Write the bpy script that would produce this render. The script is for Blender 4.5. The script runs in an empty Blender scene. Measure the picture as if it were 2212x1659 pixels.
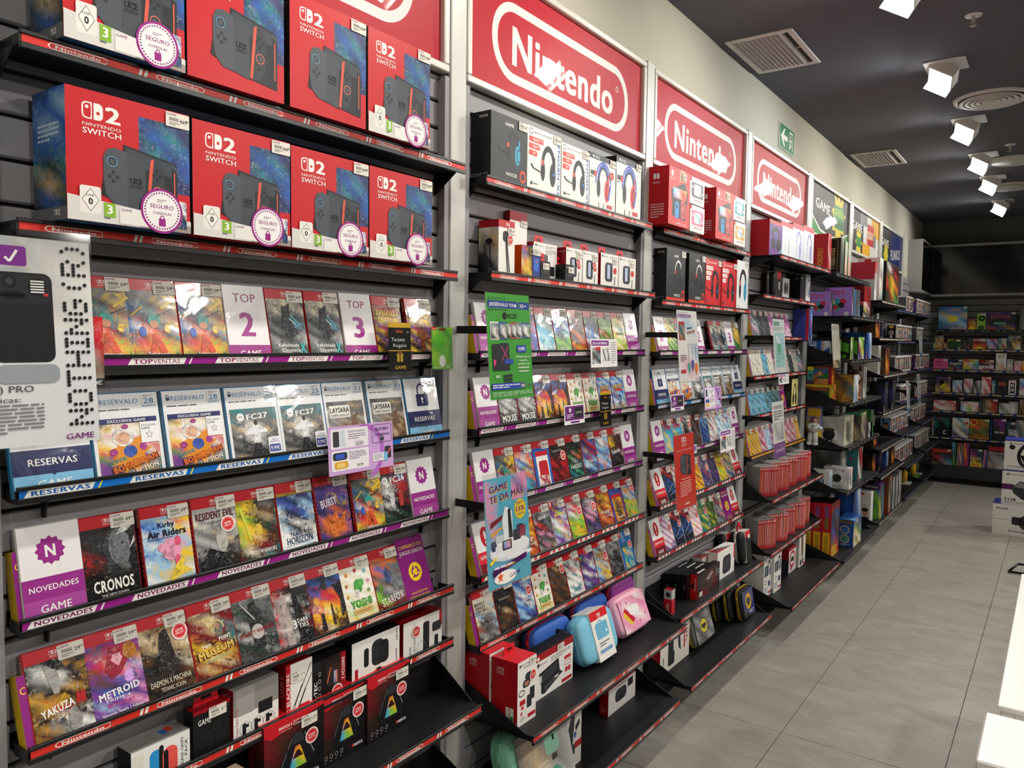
import bpy, math, random
import numpy as np
from mathutils import Matrix, Vector

S = bpy.context.scene
COL = S.collection
rnd = random.Random(7)

# ------------------------------------------------------------------ camera, world, exposure
cam = bpy.data.objects.new('camera', bpy.data.cameras.new('camera'))
COL.objects.link(cam)
cam.data.sensor_fit = 'HORIZONTAL'
cam.data.sensor_width = 36.0
cam.data.lens = 1671.3 / 2212 * 36.0
cam.data.clip_start = 0.02
YAW, PITCH, ROLL = math.radians(35.41), math.radians(3.33), math.radians(0.71)
f_ = Vector((-math.sin(YAW) * math.cos(PITCH), math.cos(YAW) * math.cos(PITCH), -math.sin(PITCH)))
r_ = Vector((math.cos(YAW), math.sin(YAW), 0))
u_ = r_.cross(f_)
rc = r_ * math.cos(ROLL) + u_ * math.sin(ROLL)
uc = u_ * math.cos(ROLL) - r_ * math.sin(ROLL)
m = Matrix((rc, uc, -f_)).transposed().to_4x4()
m.translation = (1.440, 0.0, 1.65)
cam.matrix_world = m
S.camera = cam

world = bpy.data.worlds.new('world')
S.world = world
world.use_nodes = True
world.node_tree.nodes['Background'].inputs[0].default_value = (0.8, 0.85, 0.9, 1)
world.node_tree.nodes['Background'].inputs[1].default_value = 0.05
S.view_settings.view_transform = 'Standard'
S.view_settings.look = 'None'
S.view_settings.gamma = 1.0
S.view_settings.use_curve_mapping = False
S.view_settings.exposure = 0.0
S.cycles.use_denoising = True
S.cycles.max_bounces = 8
S.cycles.diffuse_bounces = 4
S.cycles.transparent_max_bounces = 16
S.cycles.caustics_reflective = False
S.cycles.caustics_refractive = False

# ------------------------------------------------------------------ colours
PAL = dict(k='0c0c0e', K='2b2c2f', g='6d6e70', G='b4b4b2', w='f4f3ee', r='cf1f2b', R='75121b', o='e2702a', y='f0c62e',
           Y='c99a3a', b='2a63b8', B='1b2852', c='4fb6d6', s='9fcbe8', t='1f8088', l='8cc63e', e='3f8f3f', E='203d2b',
           p='f09cc0', P='7d3b98', v='4b3b82', m='a3338c', n='6e4627', N='37251b', q='cdb48a', d='e8dec2')
_cc = {}
def C(c):
    if c in _cc: return _cc[c]
    h = PAL.get(c, c)
    v = [int(h[i:i + 2], 16) / 255 for i in (0, 2, 4)]
    v = tuple(((x + .055) / 1.055) ** 2.4 if x > .04045 else x / 12.92 for x in v)
    _cc[c] = v
    return v

# ------------------------------------------------------------------ materials
def new_mat(name):
    m = bpy.data.materials.new(name); m.use_nodes = True
    nt = m.node_tree
    return m, nt, nt.nodes['Principled BSDF']
_pm = {}
def print_mat(rough, coat=0.0, bump=0.0):
    """Printed surface: the flat print comes from the mesh's colour attributes, art areas blend three inks by noise."""
    key = (rough, coat, bump)
    if key in _pm: return _pm[key]
    m, nt, bs = new_mat('print_%d_%d' % (rough * 100, bump * 100))
    N, L = nt.nodes.new, nt.links.new
    at = []
    for a in ('c1', 'c2', 'c3', 'puv'):
        n = N('ShaderNodeAttribute'); n.attribute_name = a; at.append(n)
    def noise(scale, detail, lo, hi, dist):
        t = N('ShaderNodeTexNoise'); t.inputs['Scale'].default_value = scale; t.inputs['Detail'].default_value = detail
        t.inputs['Distortion'].default_value = dist
        L(at[3].outputs['Vector'], t.inputs['Vector'])
        r = N('ShaderNodeMapRange'); r.inputs[1].default_value = lo; r.inputs[2].default_value = hi
        L(t.outputs[0], r.inputs[0])
        mu = N('ShaderNodeMath'); mu.operation = 'MULTIPLY'
        L(r.outputs[0], mu.inputs[0]); L(at[0].outputs['Alpha'], mu.inputs[1])
        return mu
    n1, n2 = noise(80, 6, .46, .66, .8), noise(170, 5, .54, .74, 1.0)
    def mix(f, a, b):
        x = N('ShaderNodeMix'); x.data_type = 'RGBA'
        L(f, x.inputs[0]); L(a, x.inputs[6]); L(b, x.inputs[7])
        return x.outputs[2]
    c = mix(n1.outputs[0], at[0].outputs['Color'], at[1].outputs['Color'])
    c = mix(n2.outputs[0], c, at[2].outputs['Color'])
    L(c, bs.inputs['Base Color'])
    bs.inputs['Roughness'].default_value = rough
    bs.inputs['Specular IOR Level'].default_value = 0.28
    if coat:
        bs.inputs['Coat Weight'].default_value = coat
        bs.inputs['Coat Roughness'].default_value = 0.06
    if bump:
        tc = N('ShaderNodeTexCoord')
        t = N('ShaderNodeTexNoise'); t.inputs['Scale'].default_value = 14; t.inputs['Detail'].default_value = 2
        t.inputs['Distortion'].default_value = 1.0
        L(tc.outputs['Object'], t.inputs['Vector'])
        b = N('ShaderNodeBump'); b.inputs['Strength'].default_value = bump; b.inputs['Distance'].default_value = 0.01
        L(t.outputs[0], b.inputs['Height'])
        for k in ('Normal', 'Coat Normal'): L(b.outputs[0], bs.inputs[k])
    _pm[key] = m
    return m
CARD = print_mat(0.38)
GLOSS = print_mat(0.25, 0.6, 0.12)
PAPER = print_mat(0.6)

def plain(name, col, rough=.5, metal=0.0, spec=.5, noise=0.0, scale=8.0, bump=0.0):
    m, nt, bs = new_mat(name)
    c = C(col)
    bs.inputs['Base Color'].default_value = (*c, 1)
    bs.inputs['Roughness'].default_value = rough
    bs.inputs['Metallic'].default_value = metal
    bs.inputs['Specular IOR Level'].default_value = spec
    if noise or bump:
        N, L = nt.nodes.new, nt.links.new
        tc = N('ShaderNodeTexCoord'); t = N('ShaderNodeTexNoise'); t.inputs['Scale'].default_value = scale; t.inputs['Detail'].default_value = 5
        L(tc.outputs['Object'], t.inputs['Vector'])
        if noise:
            x = N('ShaderNodeMix'); x.data_type = 'RGBA'
            x.inputs[6].default_value = (*[v * (1 - noise) for v in c], 1)
            x.inputs[7].default_value = (*[min(1, v * (1 + noise)) for v in c], 1)
            L(t.outputs[0], x.inputs[0]); L(x.outputs[2], bs.inputs['Base Color'])
        if bump:
            b = N('ShaderNodeBump'); b.inputs['Strength'].default_value = bump; b.inputs['Distance'].default_value = .002
            L(t.outputs[0], b.inputs['Height']); L(b.outputs[0], bs.inputs['Normal'])
    return m
BLACK = plain('black_steel', '121213', .5, 0, .35)
BLACKP = plain('black_plastic', '101012', .35)
SLAT = plain('grey_slat', '8f8d90', .5, 0, .4, .05, 3)
GROOVE = plain('groove_black', '0b0b0c', .7)
ALU = plain('silver_aluminium', 'b5b5b0', .42, .25, .5, .04, 20)
FRAME = plain('frame_white_aluminium', 'd2d0c8', .35, .15)
WALLP = plain('wall_paint', 'c4c0b1', .85, 0, .2, .02, 2, .05)
WALLG = plain('wall_grey_paint', '6a6866', .85, 0, .2, .03, 2)
CEIL = plain('ceiling_charcoal', '66666d', .9, 0, .15, .04, 1.5)
WHITEM = plain('white_metal', 'dedcd8', .4)
GREYM = plain('grille_grey', 'b9b2b0', .5)
WHITEF = plain('white_lacquer', 'f3f2ee', .35)
SCREEN = plain('screen_black', '08090b', .08, 0, .5)
GREYC = plain('cabinet_grey', 'a9a7a4', .5)

def emis(name, col, st):
    m, nt, bs = new_mat(name)
    bs.inputs['Base Color'].default_value = (*C(col), 1)
    bs.inputs['Emission Color'].default_value = (*C(col), 1)
    bs.inputs['Emission Strength'].default_value = st
    return m

def clear(name, tint, gl=0.06, fac=.97):
    m = bpy.data.materials.new(name); m.use_nodes = True
    nt = m.node_tree; nt.nodes.clear()
    N, L = nt.nodes.new, nt.links.new
    o = N('ShaderNodeOutputMaterial'); t = N('ShaderNodeBsdfTransparent'); g = N('ShaderNodeBsdfGlossy'); x = N('ShaderNodeMixShader'); fr = N('ShaderNodeLayerWeight'); fr.inputs[0].default_value = .5
    t.inputs[0].default_value = (*[v * fac for v in C(tint)], 1); g.inputs['Roughness'].default_value = gl
    mr = N('ShaderNodeMath'); mr.operation = 'POWER'; mr.inputs[1].default_value = 3.0
    ma = N('ShaderNodeMath'); ma.operation = 'MULTIPLY_ADD'; ma.inputs[1].default_value = .3; ma.inputs[2].default_value = .018
    L(fr.outputs['Facing'], mr.inputs[0]); L(mr.outputs[0], ma.inputs[0])
    L(ma.outputs[0], x.inputs[0]); L(t.outputs[0], x.inputs[1]); L(g.outputs[0], x.inputs[2]); L(x.outputs[0], o.inputs[0])
    return m
CLEAR = clear('clear_acrylic', 'ffffff')

# ------------------------------------------------------------------ geometry helpers
def make(name, me, parent=None, loc=(0, 0, 0), rot=(0, 0, 0)):
    o = bpy.data.objects.new(name, me)
    COL.objects.link(o)
    o.location = loc; o.rotation_euler = rot
    if parent is not None: o.parent = parent
    return o
LABELS = {}
def tag(o, label, cat, group=None, kind=None):
    o['label'] = label
    if cat: o['category'] = cat
    if group: o['group'] = group
    if kind: o['kind'] = kind
    LABELS.setdefault(label, []).append(group)
    return o

class Art:
    """Flat layered print or solid pieces: every piece is a polygon with its own ink colours."""
    def __init__(s, w=1.0, h=1.0):
        s.W, s.H = w, h
        s.V, s.n, s.I = [], [], []
        s.c1, s.c2, s.c3, s.uv = [], [], [], []
        s.nv = 0; s.z = 0.0; s.seed = rnd.random() * 9
    def add(s, v, polys, c1, c2=None, c3=None, amt=0.0):
        v = np.asarray(v, np.float32).reshape(-1, 3); k = len(v)
        s.V.append(v)
        for p in polys:
            s.n.append(len(p)); s.I.append(np.asarray(p, np.int32) + s.nv)
        def col(c, a):
            arr = np.zeros((k, 4), np.float32)
            if c is not None:
                c = np.asarray(c, np.float32)
                arr[:, :3] = c
            arr[:, 3] = a
            return arr
        s.c1.append(col(c1, amt)); s.c2.append(col(c2, 1)); s.c3.append(col(c3, 1))
        uv = np.zeros((k, 3), np.float32)
        if amt: uv[:, 0] = v[:, 0]; uv[:, 1] = v[:, 2]; uv[:, 2] = s.seed * 3
        s.uv.append(uv); s.nv += k
    def _f(s, pts):
        s.z += 4e-5
        return [(x, -s.z, y) for x, y in pts]
    def poly(s, pts, col):
        s.add(s._f([(x * s.W, y * s.H) for x, y in pts]), [range(len(pts))], C(col))
    def r(s, x0, y0, x1, y1, col): s.poly([(x0, y0), (x1, y0), (x1, y1), (x0, y1)], col)
    def e(s, cx, cy, rx, ry, col, n=20, a0=0.0, a1=1.0):
        s.poly([(cx + rx * math.cos(2 * math.pi * (a0 + (a1 - a0) * i / n)), cy + ry * math.sin(2 * math.pi * (a0 + (a1 - a0) * i / n))) for i in range(n)], col)
    def ro(s, cx, cy, rad, col, n=20): s.e(cx, cy, rad, rad * s.W / s.H, col, n)
    def ring(s, cx, cy, rx, ry, t, col, n=24, a0=0.0, a1=1.0):
        """t: thickness as a share of W"""
        W, H = s.W, s.H; pts = []; full = a1 - a0 >= .999
        m = n if full else n + 1
        for i in range(m):
            a = 2 * math.pi * (a0 + (a1 - a0) * i / n)
            pts.append(((cx + rx * math.cos(a)) * W, (cy + ry * math.sin(a)) * H))
        for i in range(m):
            a = 2 * math.pi * (a0 + (a1 - a0) * i / n)
            pts.append(((cx + (rx - t) * math.cos(a)) * W, (cy * H + (ry * H - t * W) * math.sin(a))))
        pol = [(i, (i + 1) % m, m + (i + 1) % m, m + i) for i in range(m if full else m - 1)]
        s.add(s._f(pts), pol, C(col))
    def rrpts(s, x0, y0, x1, y1, rad, n=5):
        W, H = s.W, s.H; ry = rad * W / H; pts = []
        for cx, cy, a in ((x1 - rad, y1 - ry, 0), (x0 + rad, y1 - ry, 1), (x0 + rad, y0 + ry, 2), (x1 - rad, y0 + ry, 3)):
            for i in range(n + 1):
                t = math.pi / 2 * (a + i / n); pts.append((cx + rad * math.cos(t), cy + ry * math.sin(t)))
        return pts
    def rr(s, x0, y0, x1, y1, rad, col, n=5): s.poly(s.rrpts(x0, y0, x1, y1, rad, n), col)
    def rro(s, x0, y0, x1, y1, rad, t, col, n=5):
        """rounded outline of thickness t (share of W)"""
        W, H = s.W, s.H; tx, ty = t, t * W / H
        a = s.rrpts(x0, y0, x1, y1, rad, n); b = s.rrpts(x0 + tx, y0 + ty, x1 - tx, y1 - ty, max(rad - t, 1e-4), n); k = len(a)
        s.add(s._f([(x * W, y * H) for x, y in a + b]), [(i, (i + 1) % k, k + (i + 1) % k, k + i) for i in range(k)], C(col))
    def line(s, x0, y0, x1, y1, t, col):
        W, H = s.W, s.H; dx, dy = (x1 - x0) * W, (y1 - y0) * H; l = math.hypot(dx, dy) or 1
        nx, ny = -dy / l * t * W / 2, dx / l * t * W / 2
        s.add(s._f([(x0 * W + nx, y0 * H + ny), (x0 * W - nx, y0 * H - ny), (x1 * W - nx, y1 * H - ny), (x1 * W + nx, y1 * H + ny)]), [(0, 1, 2, 3)], C(col))
    def g(s, x0, y0, x1, y1, rows, amt=1.0, light=.14):
        """printed picture: rows of inks blended into each other"""
        if isinstance(rows, str): rows = rows.split()
        nr, nc = len(rows), max(len(r) for r in rows)
        s.z += 4e-5
        V, c1, c2, c3 = [], [], [], []
        for i in range(nr):
            for j in range(nc):
                V.append(((x0 + (x1 - x0) * j / (nc - 1)) * s.W, -s.z, (y1 + (y0 - y1) * i / (nr - 1)) * s.H))
                at = lambda a, b: C(rows[a % nr][b % len(rows[a % nr])])
                c1.append(at(i, j)); c2.append(at(i + (1 if i + 1 < nr else -1), j + (1 if j + 1 < nc else -1)))
                h = at(i - 1 if i else i + 1, j - 1 if j else j + 1)
                c3.append(tuple(v + (light * (1 - v) if (i + j) % 2 else -light * v) for v in h))
        P = [(i * nc + j, (i + 1) * nc + j, (i + 1) * nc + j + 1, i * nc + j + 1) for i in range(nr - 1) for j in range(nc - 1)]
        s.add(V, P, c1, c2, c3, amt)
    def t(s, txt, cx, cy, h, col, w=None, rot=0.0, b=1, al='c'):
        """cx, cy: middle of the line; h: capital height as a share of H; w: width as a share of W"""
        v, pol, tw = textgeo(txt, b)
        hh = h * s.H; sx = hh if w is None else w * s.W / max(tw, 1e-6)
        v = v.copy(); v[:, 0] = (v[:, 0] - (tw / 2 if al == 'c' else 0 if al == 'l' else tw)) * sx; v[:, 1] = (v[:, 1] - .5) * hh
        if rot:
            c_, s_ = math.cos(rot), math.sin(rot)
            v = np.stack([v[:, 0] * c_ - v[:, 1] * s_, v[:, 0] * s_ + v[:, 1] * c_], 1)
        s.z += 4e-5
        nb = (1, 2, 4)[b]; zz = np.repeat(np.arange(nb) * 3e-5, max(1, len(v) // nb))[:len(v)]
        s.add(np.stack([v[:, 0] + cx * s.W, -s.z - zz, v[:, 1] + cy * s.H], 1), pol, C(col)); s.z += 3e-5 * (nb - 1)
    def lines(s, x0, y0, x1, y1, n, col, seed=0, t=.45):
        """n lines of print too small to read"""
        rr_ = random.Random(seed); s.z += 4e-5; V, P = [], []
        for i in range(n):
            ya = y1 - (y1 - y0) * (i + .2) / n; yb = ya - (y1 - y0) * t / n; x = x0
            end = x0 + (x1 - x0) * (1 if i < n - 1 else .6)
            while x < end - .01:
                w = min((x1 - x0) * rr_.uniform(.08, .22), end - x); k = len(V)
                V += [(x * s.W, -s.z, yb * s.H), ((x + w) * s.W, -s.z, yb * s.H), ((x + w) * s.W, -s.z, ya * s.H), (x * s.W, -s.z, ya * s.H)]
                P.append((k, k + 1, k + 2, k + 3)); x += w + (x1 - x0) * .025
        s.add(V, P, C(col))
    def bars(s, x0, y0, x1, y1, n, col):
        for i in range(n):
            a = x0 + (x1 - x0) * i / n; s.r(a, y0, a + (x1 - x0) / n * (.62 if i % 3 else .35), y1, col); s.z -= 4e-5
        s.z += 4e-5
    def tex(s, pts, col, jit=.05, n=26):
        """printed shape with an uneven outline, its ink broken up like the picture around it"""
        R = random.Random(int(sum(x * 97 + y * 31 for x, y in pts) * 50) + len(pts))
        m = len(pts); out = []
        per = max(1, round(n / m))
        for i in range(m):
            for k in range(per):
                t = k / per; out.append((pts[i][0] + (pts[(i + 1) % m][0] - pts[i][0]) * t, pts[i][1] + (pts[(i + 1) % m][1] - pts[i][1]) * t))
        cx = sum(p[0] for p in out) / len(out); cy = sum(p[1] for p in out) / len(out)
        out = [(cx + (x - cx) * (1 + R.uniform(-jit, jit)), cy + (y - cy) * (1 + R.uniform(-jit, jit))) for x, y in out]
        c = C(col); k = len(out); s.z += 4e-5
        v = [(cx * s.W, -s.z, cy * s.H)] + [(x * s.W, -s.z, y * s.H) for x, y in out]
        dk = tuple(q * .38 for q in c); lt = tuple(q + (1 - q) * .22 for q in c)
        s.add(v, [(0, i + 1, (i + 1) % k + 1) for i in range(k)], c, dk, lt, .8)
    def star(s, cx, cy, r0, r1, n, col, ph=.25):
        s.poly([(cx + (r0, r1)[i % 2] * math.cos(2 * math.pi * (i / (2 * n) + ph)), cy + (r0, r1)[i % 2] * s.W / s.H * math.sin(2 * math.pi * (i / (2 * n) + ph))) for i in range(2 * n)], col)
    # solids (metres)
    def box(s, x0, y0, z0, x1, y1, z1, col, ch=0.0, amt=0.0, c2=None):
        c = C(col)
        if not ch:
            v = [(x, y, z) for x in (x0, x1) for y in (y0, y1) for z in (z0, z1)]
            s.add(v, [(0, 1, 3, 2), (4, 6, 7, 5), (0, 4, 5, 1), (2, 3, 7, 6), (0, 2, 6, 4), (1, 5, 7, 3)], c); return
        V, idx = [], {}
        lo, hi = (x0, y0, z0), (x1, y1, z1)
        for sx in (0, 1):
            for sy in (0, 1):
                for sz in (0, 1):
                    sg = (sx, sy, sz)
                    for ax in range(3):
                        p = []
                        for k in range(3):
                            e_ = hi[k] if sg[k] else lo[k]
                            p.append(e_ if k == ax else e_ + (-ch if sg[k] else ch))
                        idx[(sx, sy, sz, ax)] = len(V); V.append(p)
        P = []
        for ax in range(3):
            a, b = (ax + 1) % 3, (ax + 2) % 3
            for sg in (0, 1):
                q = []
                for (i, j) in ((0, 0), (1, 0), (1, 1), (0, 1)):
                    k = [0, 0, 0]; k[ax] = sg; k[a] = i; k[b] = j; q.append(idx[(*k, ax)])
                P.append(q if sg else q[::-1])
        for ax in range(3):                      # 12 edges
            a, b = (ax + 1) % 3, (ax + 2) % 3
            for i in (0, 1):
                for j in (0, 1):
                    k0, k1 = [0, 0, 0], [0, 0, 0]
                    k0[a] = k1[a] = i; k0[b] = k1[b] = j; k1[ax] = 1
                    q = [idx[(*k0, a)], idx[(*k1, a)], idx[(*k1, b)], idx[(*k0, b)]]
                    P.append(q if (i ^ j) == 1 else q[::-1])
        for sx in (0, 1):
            for sy in (0, 1):
                for sz in (0, 1):
                    q = [idx[(sx, sy, sz, 0)], idx[(sx, sy, sz, 1)], idx[(sx, sy, sz, 2)]]
                    P.append(q if (sx + sy + sz) % 2 == 1 else q[::-1])
        s.add(V, P, c)
    def prism(s, pts, x0, x1, col, axis=0):
        """outline in the other two axes, drawn out along axis"""
        k = len(pts)
        def P(p, e):
            return (e, p[0], p[1]) if axis == 0 else (p[0], e, p[1]) if axis == 1 else (p[0], p[1], e)
        v = [P(p, x0) for p in pts] + [P(p, x1) for p in pts]
        s.add(v, [list(range(k))[::-1], list(range(k, 2 * k))] + [(i, (i + 1) % k, k + (i + 1) % k, k + i) for i in range(k)], C(col))
    def tube(s, a, b, r, col, n=10, r2=None):
        a, b = Vector(a), Vector(b); d = (b - a).normalized(); o = d.orthogonal().normalized(); q = d.cross(o); r2 = r if r2 is None else r2
        v = [a + (o * math.cos(2 * math.pi * i / n) + q * math.sin(2 * math.pi * i / n)) * r for i in range(n)] + \
            [b + (o * math.cos(2 * math.pi * i / n) + q * math.sin(2 * math.pi * i / n)) * r2 for i in range(n)]
        s.add([tuple(p) for p in v], [list(range(n))[::-1], list(range(n, 2 * n))] + [(i, (i + 1) % n, n + (i + 1) % n, n + i) for i in range(n)], C(col))
    def lathe(s, prof, col, n=24, c=(0, 0, 0)):
        v, P = [], []
        for (r, z) in prof:
            for i in range(n):
                a = 2 * math.pi * i / n; v.append((c[0] + r * math.cos(a), c[1] + r * math.sin(a), c[2] + z))
        for j in range(len(prof) - 1):
            for i in range(n):
                P.append((j * n + i, j * n + (i + 1) % n, (j + 1) * n + (i + 1) % n, (j + 1) * n + i))
        s.add(v, P, C(col))
    def ball(s, c, r, col, n=12, mth=8):
        rx, ry, rz = r if isinstance(r, tuple) else (r, r, r); v, P = [], []
        for j in range(mth + 1):
            t = math.pi * j / mth
            for i in range(n):
                a = 2 * math.pi * i / n
                v.append((c[0] + rx * math.sin(t) * math.cos(a), c[1] + ry * math.sin(t) * math.sin(a), c[2] - rz * math.cos(t)))
        for j in range(mth):
            for i in range(n): P.append((j * n + i, j * n + (i + 1) % n, (j + 1) * n + (i + 1) % n, (j + 1) * n + i))
        s.add(v, P, C(col))
    def pillow(s, x0, y0, z0, x1, y1, z1, col, e=4.0, n=20, mth=10):
        """soft box (superellipsoid)"""
        c = ((x0 + x1) / 2, (y0 + y1) / 2, (z0 + z1) / 2); h = ((x1 - x0) / 2, (y1 - y0) / 2, (z1 - z0) / 2); v, P = [], []
        f = lambda q: math.copysign(abs(q) ** (2 / e), q)
        for j in range(mth + 1):
            t = math.pi * (j / mth - .5)
            for i in range(n):
                a = 2 * math.pi * i / n
                v.append((c[0] + h[0] * f(math.cos(t)) * f(math.cos(a)), c[1] + h[1] * f(math.sin(t)), c[2] + h[2] * f(math.cos(t)) * f(math.sin(a))))
        for j in range(mth):
            for i in range(n): P.append((j * n + i, (j + 1) * n + i, (j + 1) * n + (i + 1) % n, j * n + (i + 1) % n))
        s.add(v, P, C(col))
    def mesh(s, name, mat, M=None, smooth=False):
        V = np.concatenate(s.V); I = np.concatenate(s.I); n = np.asarray(s.n, np.int32)
        if M is not None:
            M = np.asarray(M, np.float32); V = V @ M[:3, :3].T + M[:3, 3]
        me = bpy.data.meshes.new(name)
        me.vertices.add(len(V)); me.vertices.foreach_set('co', np.ascontiguousarray(V, np.float32).ravel())
        me.loops.add(len(I)); me.loops.foreach_set('vertex_index', I)
        st = np.zeros(len(n), np.int32); st[1:] = np.cumsum(n)[:-1]
        me.polygons.add(len(n)); me.polygons.foreach_set('loop_start', st)
        try: me.polygons.foreach_set('loop_total', n)
        except Exception: pass
        for a, arr in (('c1', s.c1), ('c2', s.c2), ('c3', s.c3)):
            arr = np.concatenate(arr)
            if a != 'c1' and not arr[:, :3].any(): continue
            at = me.attributes.new(a, 'FLOAT_COLOR', 'POINT'); at.data.foreach_set('color', arr.ravel())
        uv = np.concatenate(s.uv)
        if uv.any():
            at = me.attributes.new('puv', 'FLOAT_VECTOR', 'POINT'); at.data.foreach_set('vector', uv.ravel())
        me.materials.append(mat)
        me.update(calc_edges=True)
        me.polygons.foreach_set('use_smooth', np.full(len(n), bool(smooth)))
        return me

_tg = {}
TRES = [2]
def textgeo(txt, bold=1):
    key = (txt, bold, TRES[0])
    if key in _tg: return _tg[key]
    cu = bpy.data.curves.new('lettering', 'FONT'); cu.body = txt; cu.resolution_u = TRES[0]; cu.size = 1.0
    cu.space_character = (1.0, 1.04, 1.10)[bold]
    ob = bpy.data.objects.new('lettering', cu)
    me = bpy.data.meshes.new_from_object(ob)
    nv = len(me.vertices); v = np.zeros(nv * 3, np.float32); me.vertices.foreach_get('co', v); v = v.reshape(-1, 3)[:, :2] / .73
    pol = [tuple(p.vertices) for p in me.polygons]
    bpy.data.objects.remove(ob); bpy.data.curves.remove(cu); bpy.data.meshes.remove(me)
    # heavier strokes: the same letters laid down again with a small shift
    sh = ((((0, 0),), ((-.02, 0), (.02, .012)), ((-.045, -.02), (.045, .02), (-.045, .02), (.045, -.02)))[bold])
    vv = np.concatenate([v + np.array(d, np.float32) for d in sh]); pp = [tuple(i + k * nv for i in p) for k in range(len(sh)) for p in pol]
    if nv: vv[:, 0] -= vv[:, 0].min(); tw = float(vv[:, 0].max())
    else: tw = 1.0
    _tg[key] = (vv, pp, tw)
    return _tg[key]

PI2 = math.pi / 2
def M_front(): return None
def M_left(d):   # art drawn for the left side of a box of depth d
    return ((0, 1, 0, 0), (-1, 0, 0, d), (0, 0, 1, 0), (0, 0, 0, 1))
def M_right(w):
    return ((0, -1, 0, w), (1, 0, 0, 0), (0, 0, 1, 0), (0, 0, 0, 1))
def M_top(h):
    return ((1, 0, 0, 0), (0, 0, 1, 0), (0, -1, 0, h), (0, 0, 0, 1))
_mc = {}
def cached(key, fn):
    if key not in _mc: _mc[key] = fn()
    return _mc[key]
LAMPW = 8.0
FILL = 2.4
ORD = ['first', 'second', 'third', 'fourth', 'fifth', 'sixth', 'seventh', 'eighth', 'ninth', 'tenth', 'eleventh', 'twelfth', 'thirteenth', 'fourteenth', 'fifteenth', 'sixteenth']
SHELVES = [
(1,1,0.08,2.1,'nin',-1),(1,2,0.055,1.808,'nin',-1),(1,3,0.03,1.5835,'top',0),(1,4,0.03,1.363,'res',0),(1,5,0.03,1.138,'nov',0),(1,6,0.05,0.922,'nin',0),
(1,7,0.05,0.768,'nin',0),(1,8,0.155,0.6,'nin',1),(1,9,0.22,0.33,'nin',1),(2,1,0.05,2.099,'nin',-1),(2,2,0.07,1.82,'nin',-1),(2,3,0.03,1.585,'nov',0),
(2,4,0.03,1.356,'nov',0),(2,5,0.03,1.128,'nov',0),(2,6,0.045,0.909,'sup',0),(2,7,0.042,0.696,'nin',0),(2,8,0.24,0.475,'nin',1),(2,9,0.222,0.158,'nin',1),
(3,1,0.04,2.105,'nin',-1),(3,2,0.04,1.798,'nin',-1),(3,3,0.034,1.581,'top',0),(3,4,0.03,1.35,'res',0),(3,5,0.03,1.123,'nov',0),(3,6,0.05,0.912,'sup',0),
(3,7,0.045,0.688,'sup',0),(3,8,0.16,0.438,'nin',1),(3,9,0.215,0.156,'nin',1),(4,1,0.16,2.104,'nin',-1),(4,2,0.076,1.89,'nin',-1),(4,3,0.034,1.659,'nin',0),
(4,4,0.034,1.432,'nin',0),(4,5,0.03,1.207,'nin',0),(4,6,0.034,0.979,'orange',0),(4,7,0.159,0.746,'nin',1),(4,8,0.159,0.443,'nin',1),(4,9,0.283,0.165,'nin',1),
(5,1,0.163,2.102,'geek',-1),(5,2,0.28,1.808,'geek',-1),(5,3,0.28,1.51,'geek',1),(5,4,0.28,1.212,'geek',1),(5,5,0.28,0.914,'geek',1),(5,6,0.28,0.608,'geek',1),
(5,7,0.28,0.136,'geek',1),(6,1,0.237,1.973,'brick',-1),(6,2,0.23,1.67,'brick',-1),(6,3,0.275,1.367,'brick',1),(6,4,0.278,1.06,'brick',1),(6,5,0.277,0.76,'brick',1),
(6,6,0.28,0.536,'brick',1),(6,7,0.28,0.16,'brick',1),(7,1,0.15,1.95,'blue',-1),(7,2,0.162,1.649,'blue',1),(7,3,0.165,1.347,'blue',1),(7,4,0.17,1.053,'blue',1),
(7,5,0.233,0.76,'blue',1),(7,6,0.28,0.46,'blue',1),(7,7,0.28,0.162,'blue',1),(8,1,0.155,1.952,'blue',-1),(8,2,0.162,1.648,'blue',1),(8,3,0.163,1.351,'blue',1),
(8,4,0.165,1.044,'blue',1),(8,5,0.233,0.768,'blue',1),(8,6,0.28,0.478,'blue',1),(8,7,0.276,0.156,'blue',1),
]
# ------------------------------------------------------------------ setting
Z0 = 3.15
def c0(b): return 0.4961 + (b - 1) * 1.25                  # middle of the upright before bay b
YB = 10.85                                                # back wall
def solid(name, mat, *boxes, parent=None, ch=0.0):
    A = Art()
    for b in boxes: A.box(*b, 'w', ch)
    return make(name, A.mesh(name, mat), parent)
def st(o, label): return tag(o, label, None, None, 'structure')

# floor of large grey vinyl tiles
tm, nt, bs = new_mat('grey_stone_tile')
N, L = nt.nodes.new, nt.links.new
tc = N('ShaderNodeTexCoord'); oi = N('ShaderNodeObjectInfo')
mp = N('ShaderNodeMapping'); mp.inputs['Scale'].default_value = (1.0, 1.7, 1)
ad = N('ShaderNodeVectorMath'); ad.operation = 'ADD'
L(tc.outputs['Object'], ad.inputs[0]); L(oi.outputs['Location'], ad.inputs[1]); L(ad.outputs[0], mp.inputs[0])
t1 = N('ShaderNodeTexNoise'); t1.inputs['Scale'].default_value = 4.2; t1.inputs['Detail'].default_value = 9; t1.inputs['Roughness'].default_value = .68; t1.inputs['Distortion'].default_value = .7
L(mp.outputs[0], t1.inputs['Vector'])
cr = N('ShaderNodeValToRGB'); el = cr.color_ramp.elements
el[0].position, el[0].color = .30, (*C('87837c'), 1); el[1].position, el[1].color = .75, (*C('a5a197'), 1)
e2 = el.new(.52); e2.color = (*C('969289'), 1)
L(t1.outputs[0], cr.inputs[0]); L(cr.outputs[0], bs.inputs['Base Color'])
bs.inputs['Roughness'].default_value = .42; bs.inputs['Specular IOR Level'].default_value = .35
TILE = tm
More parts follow.
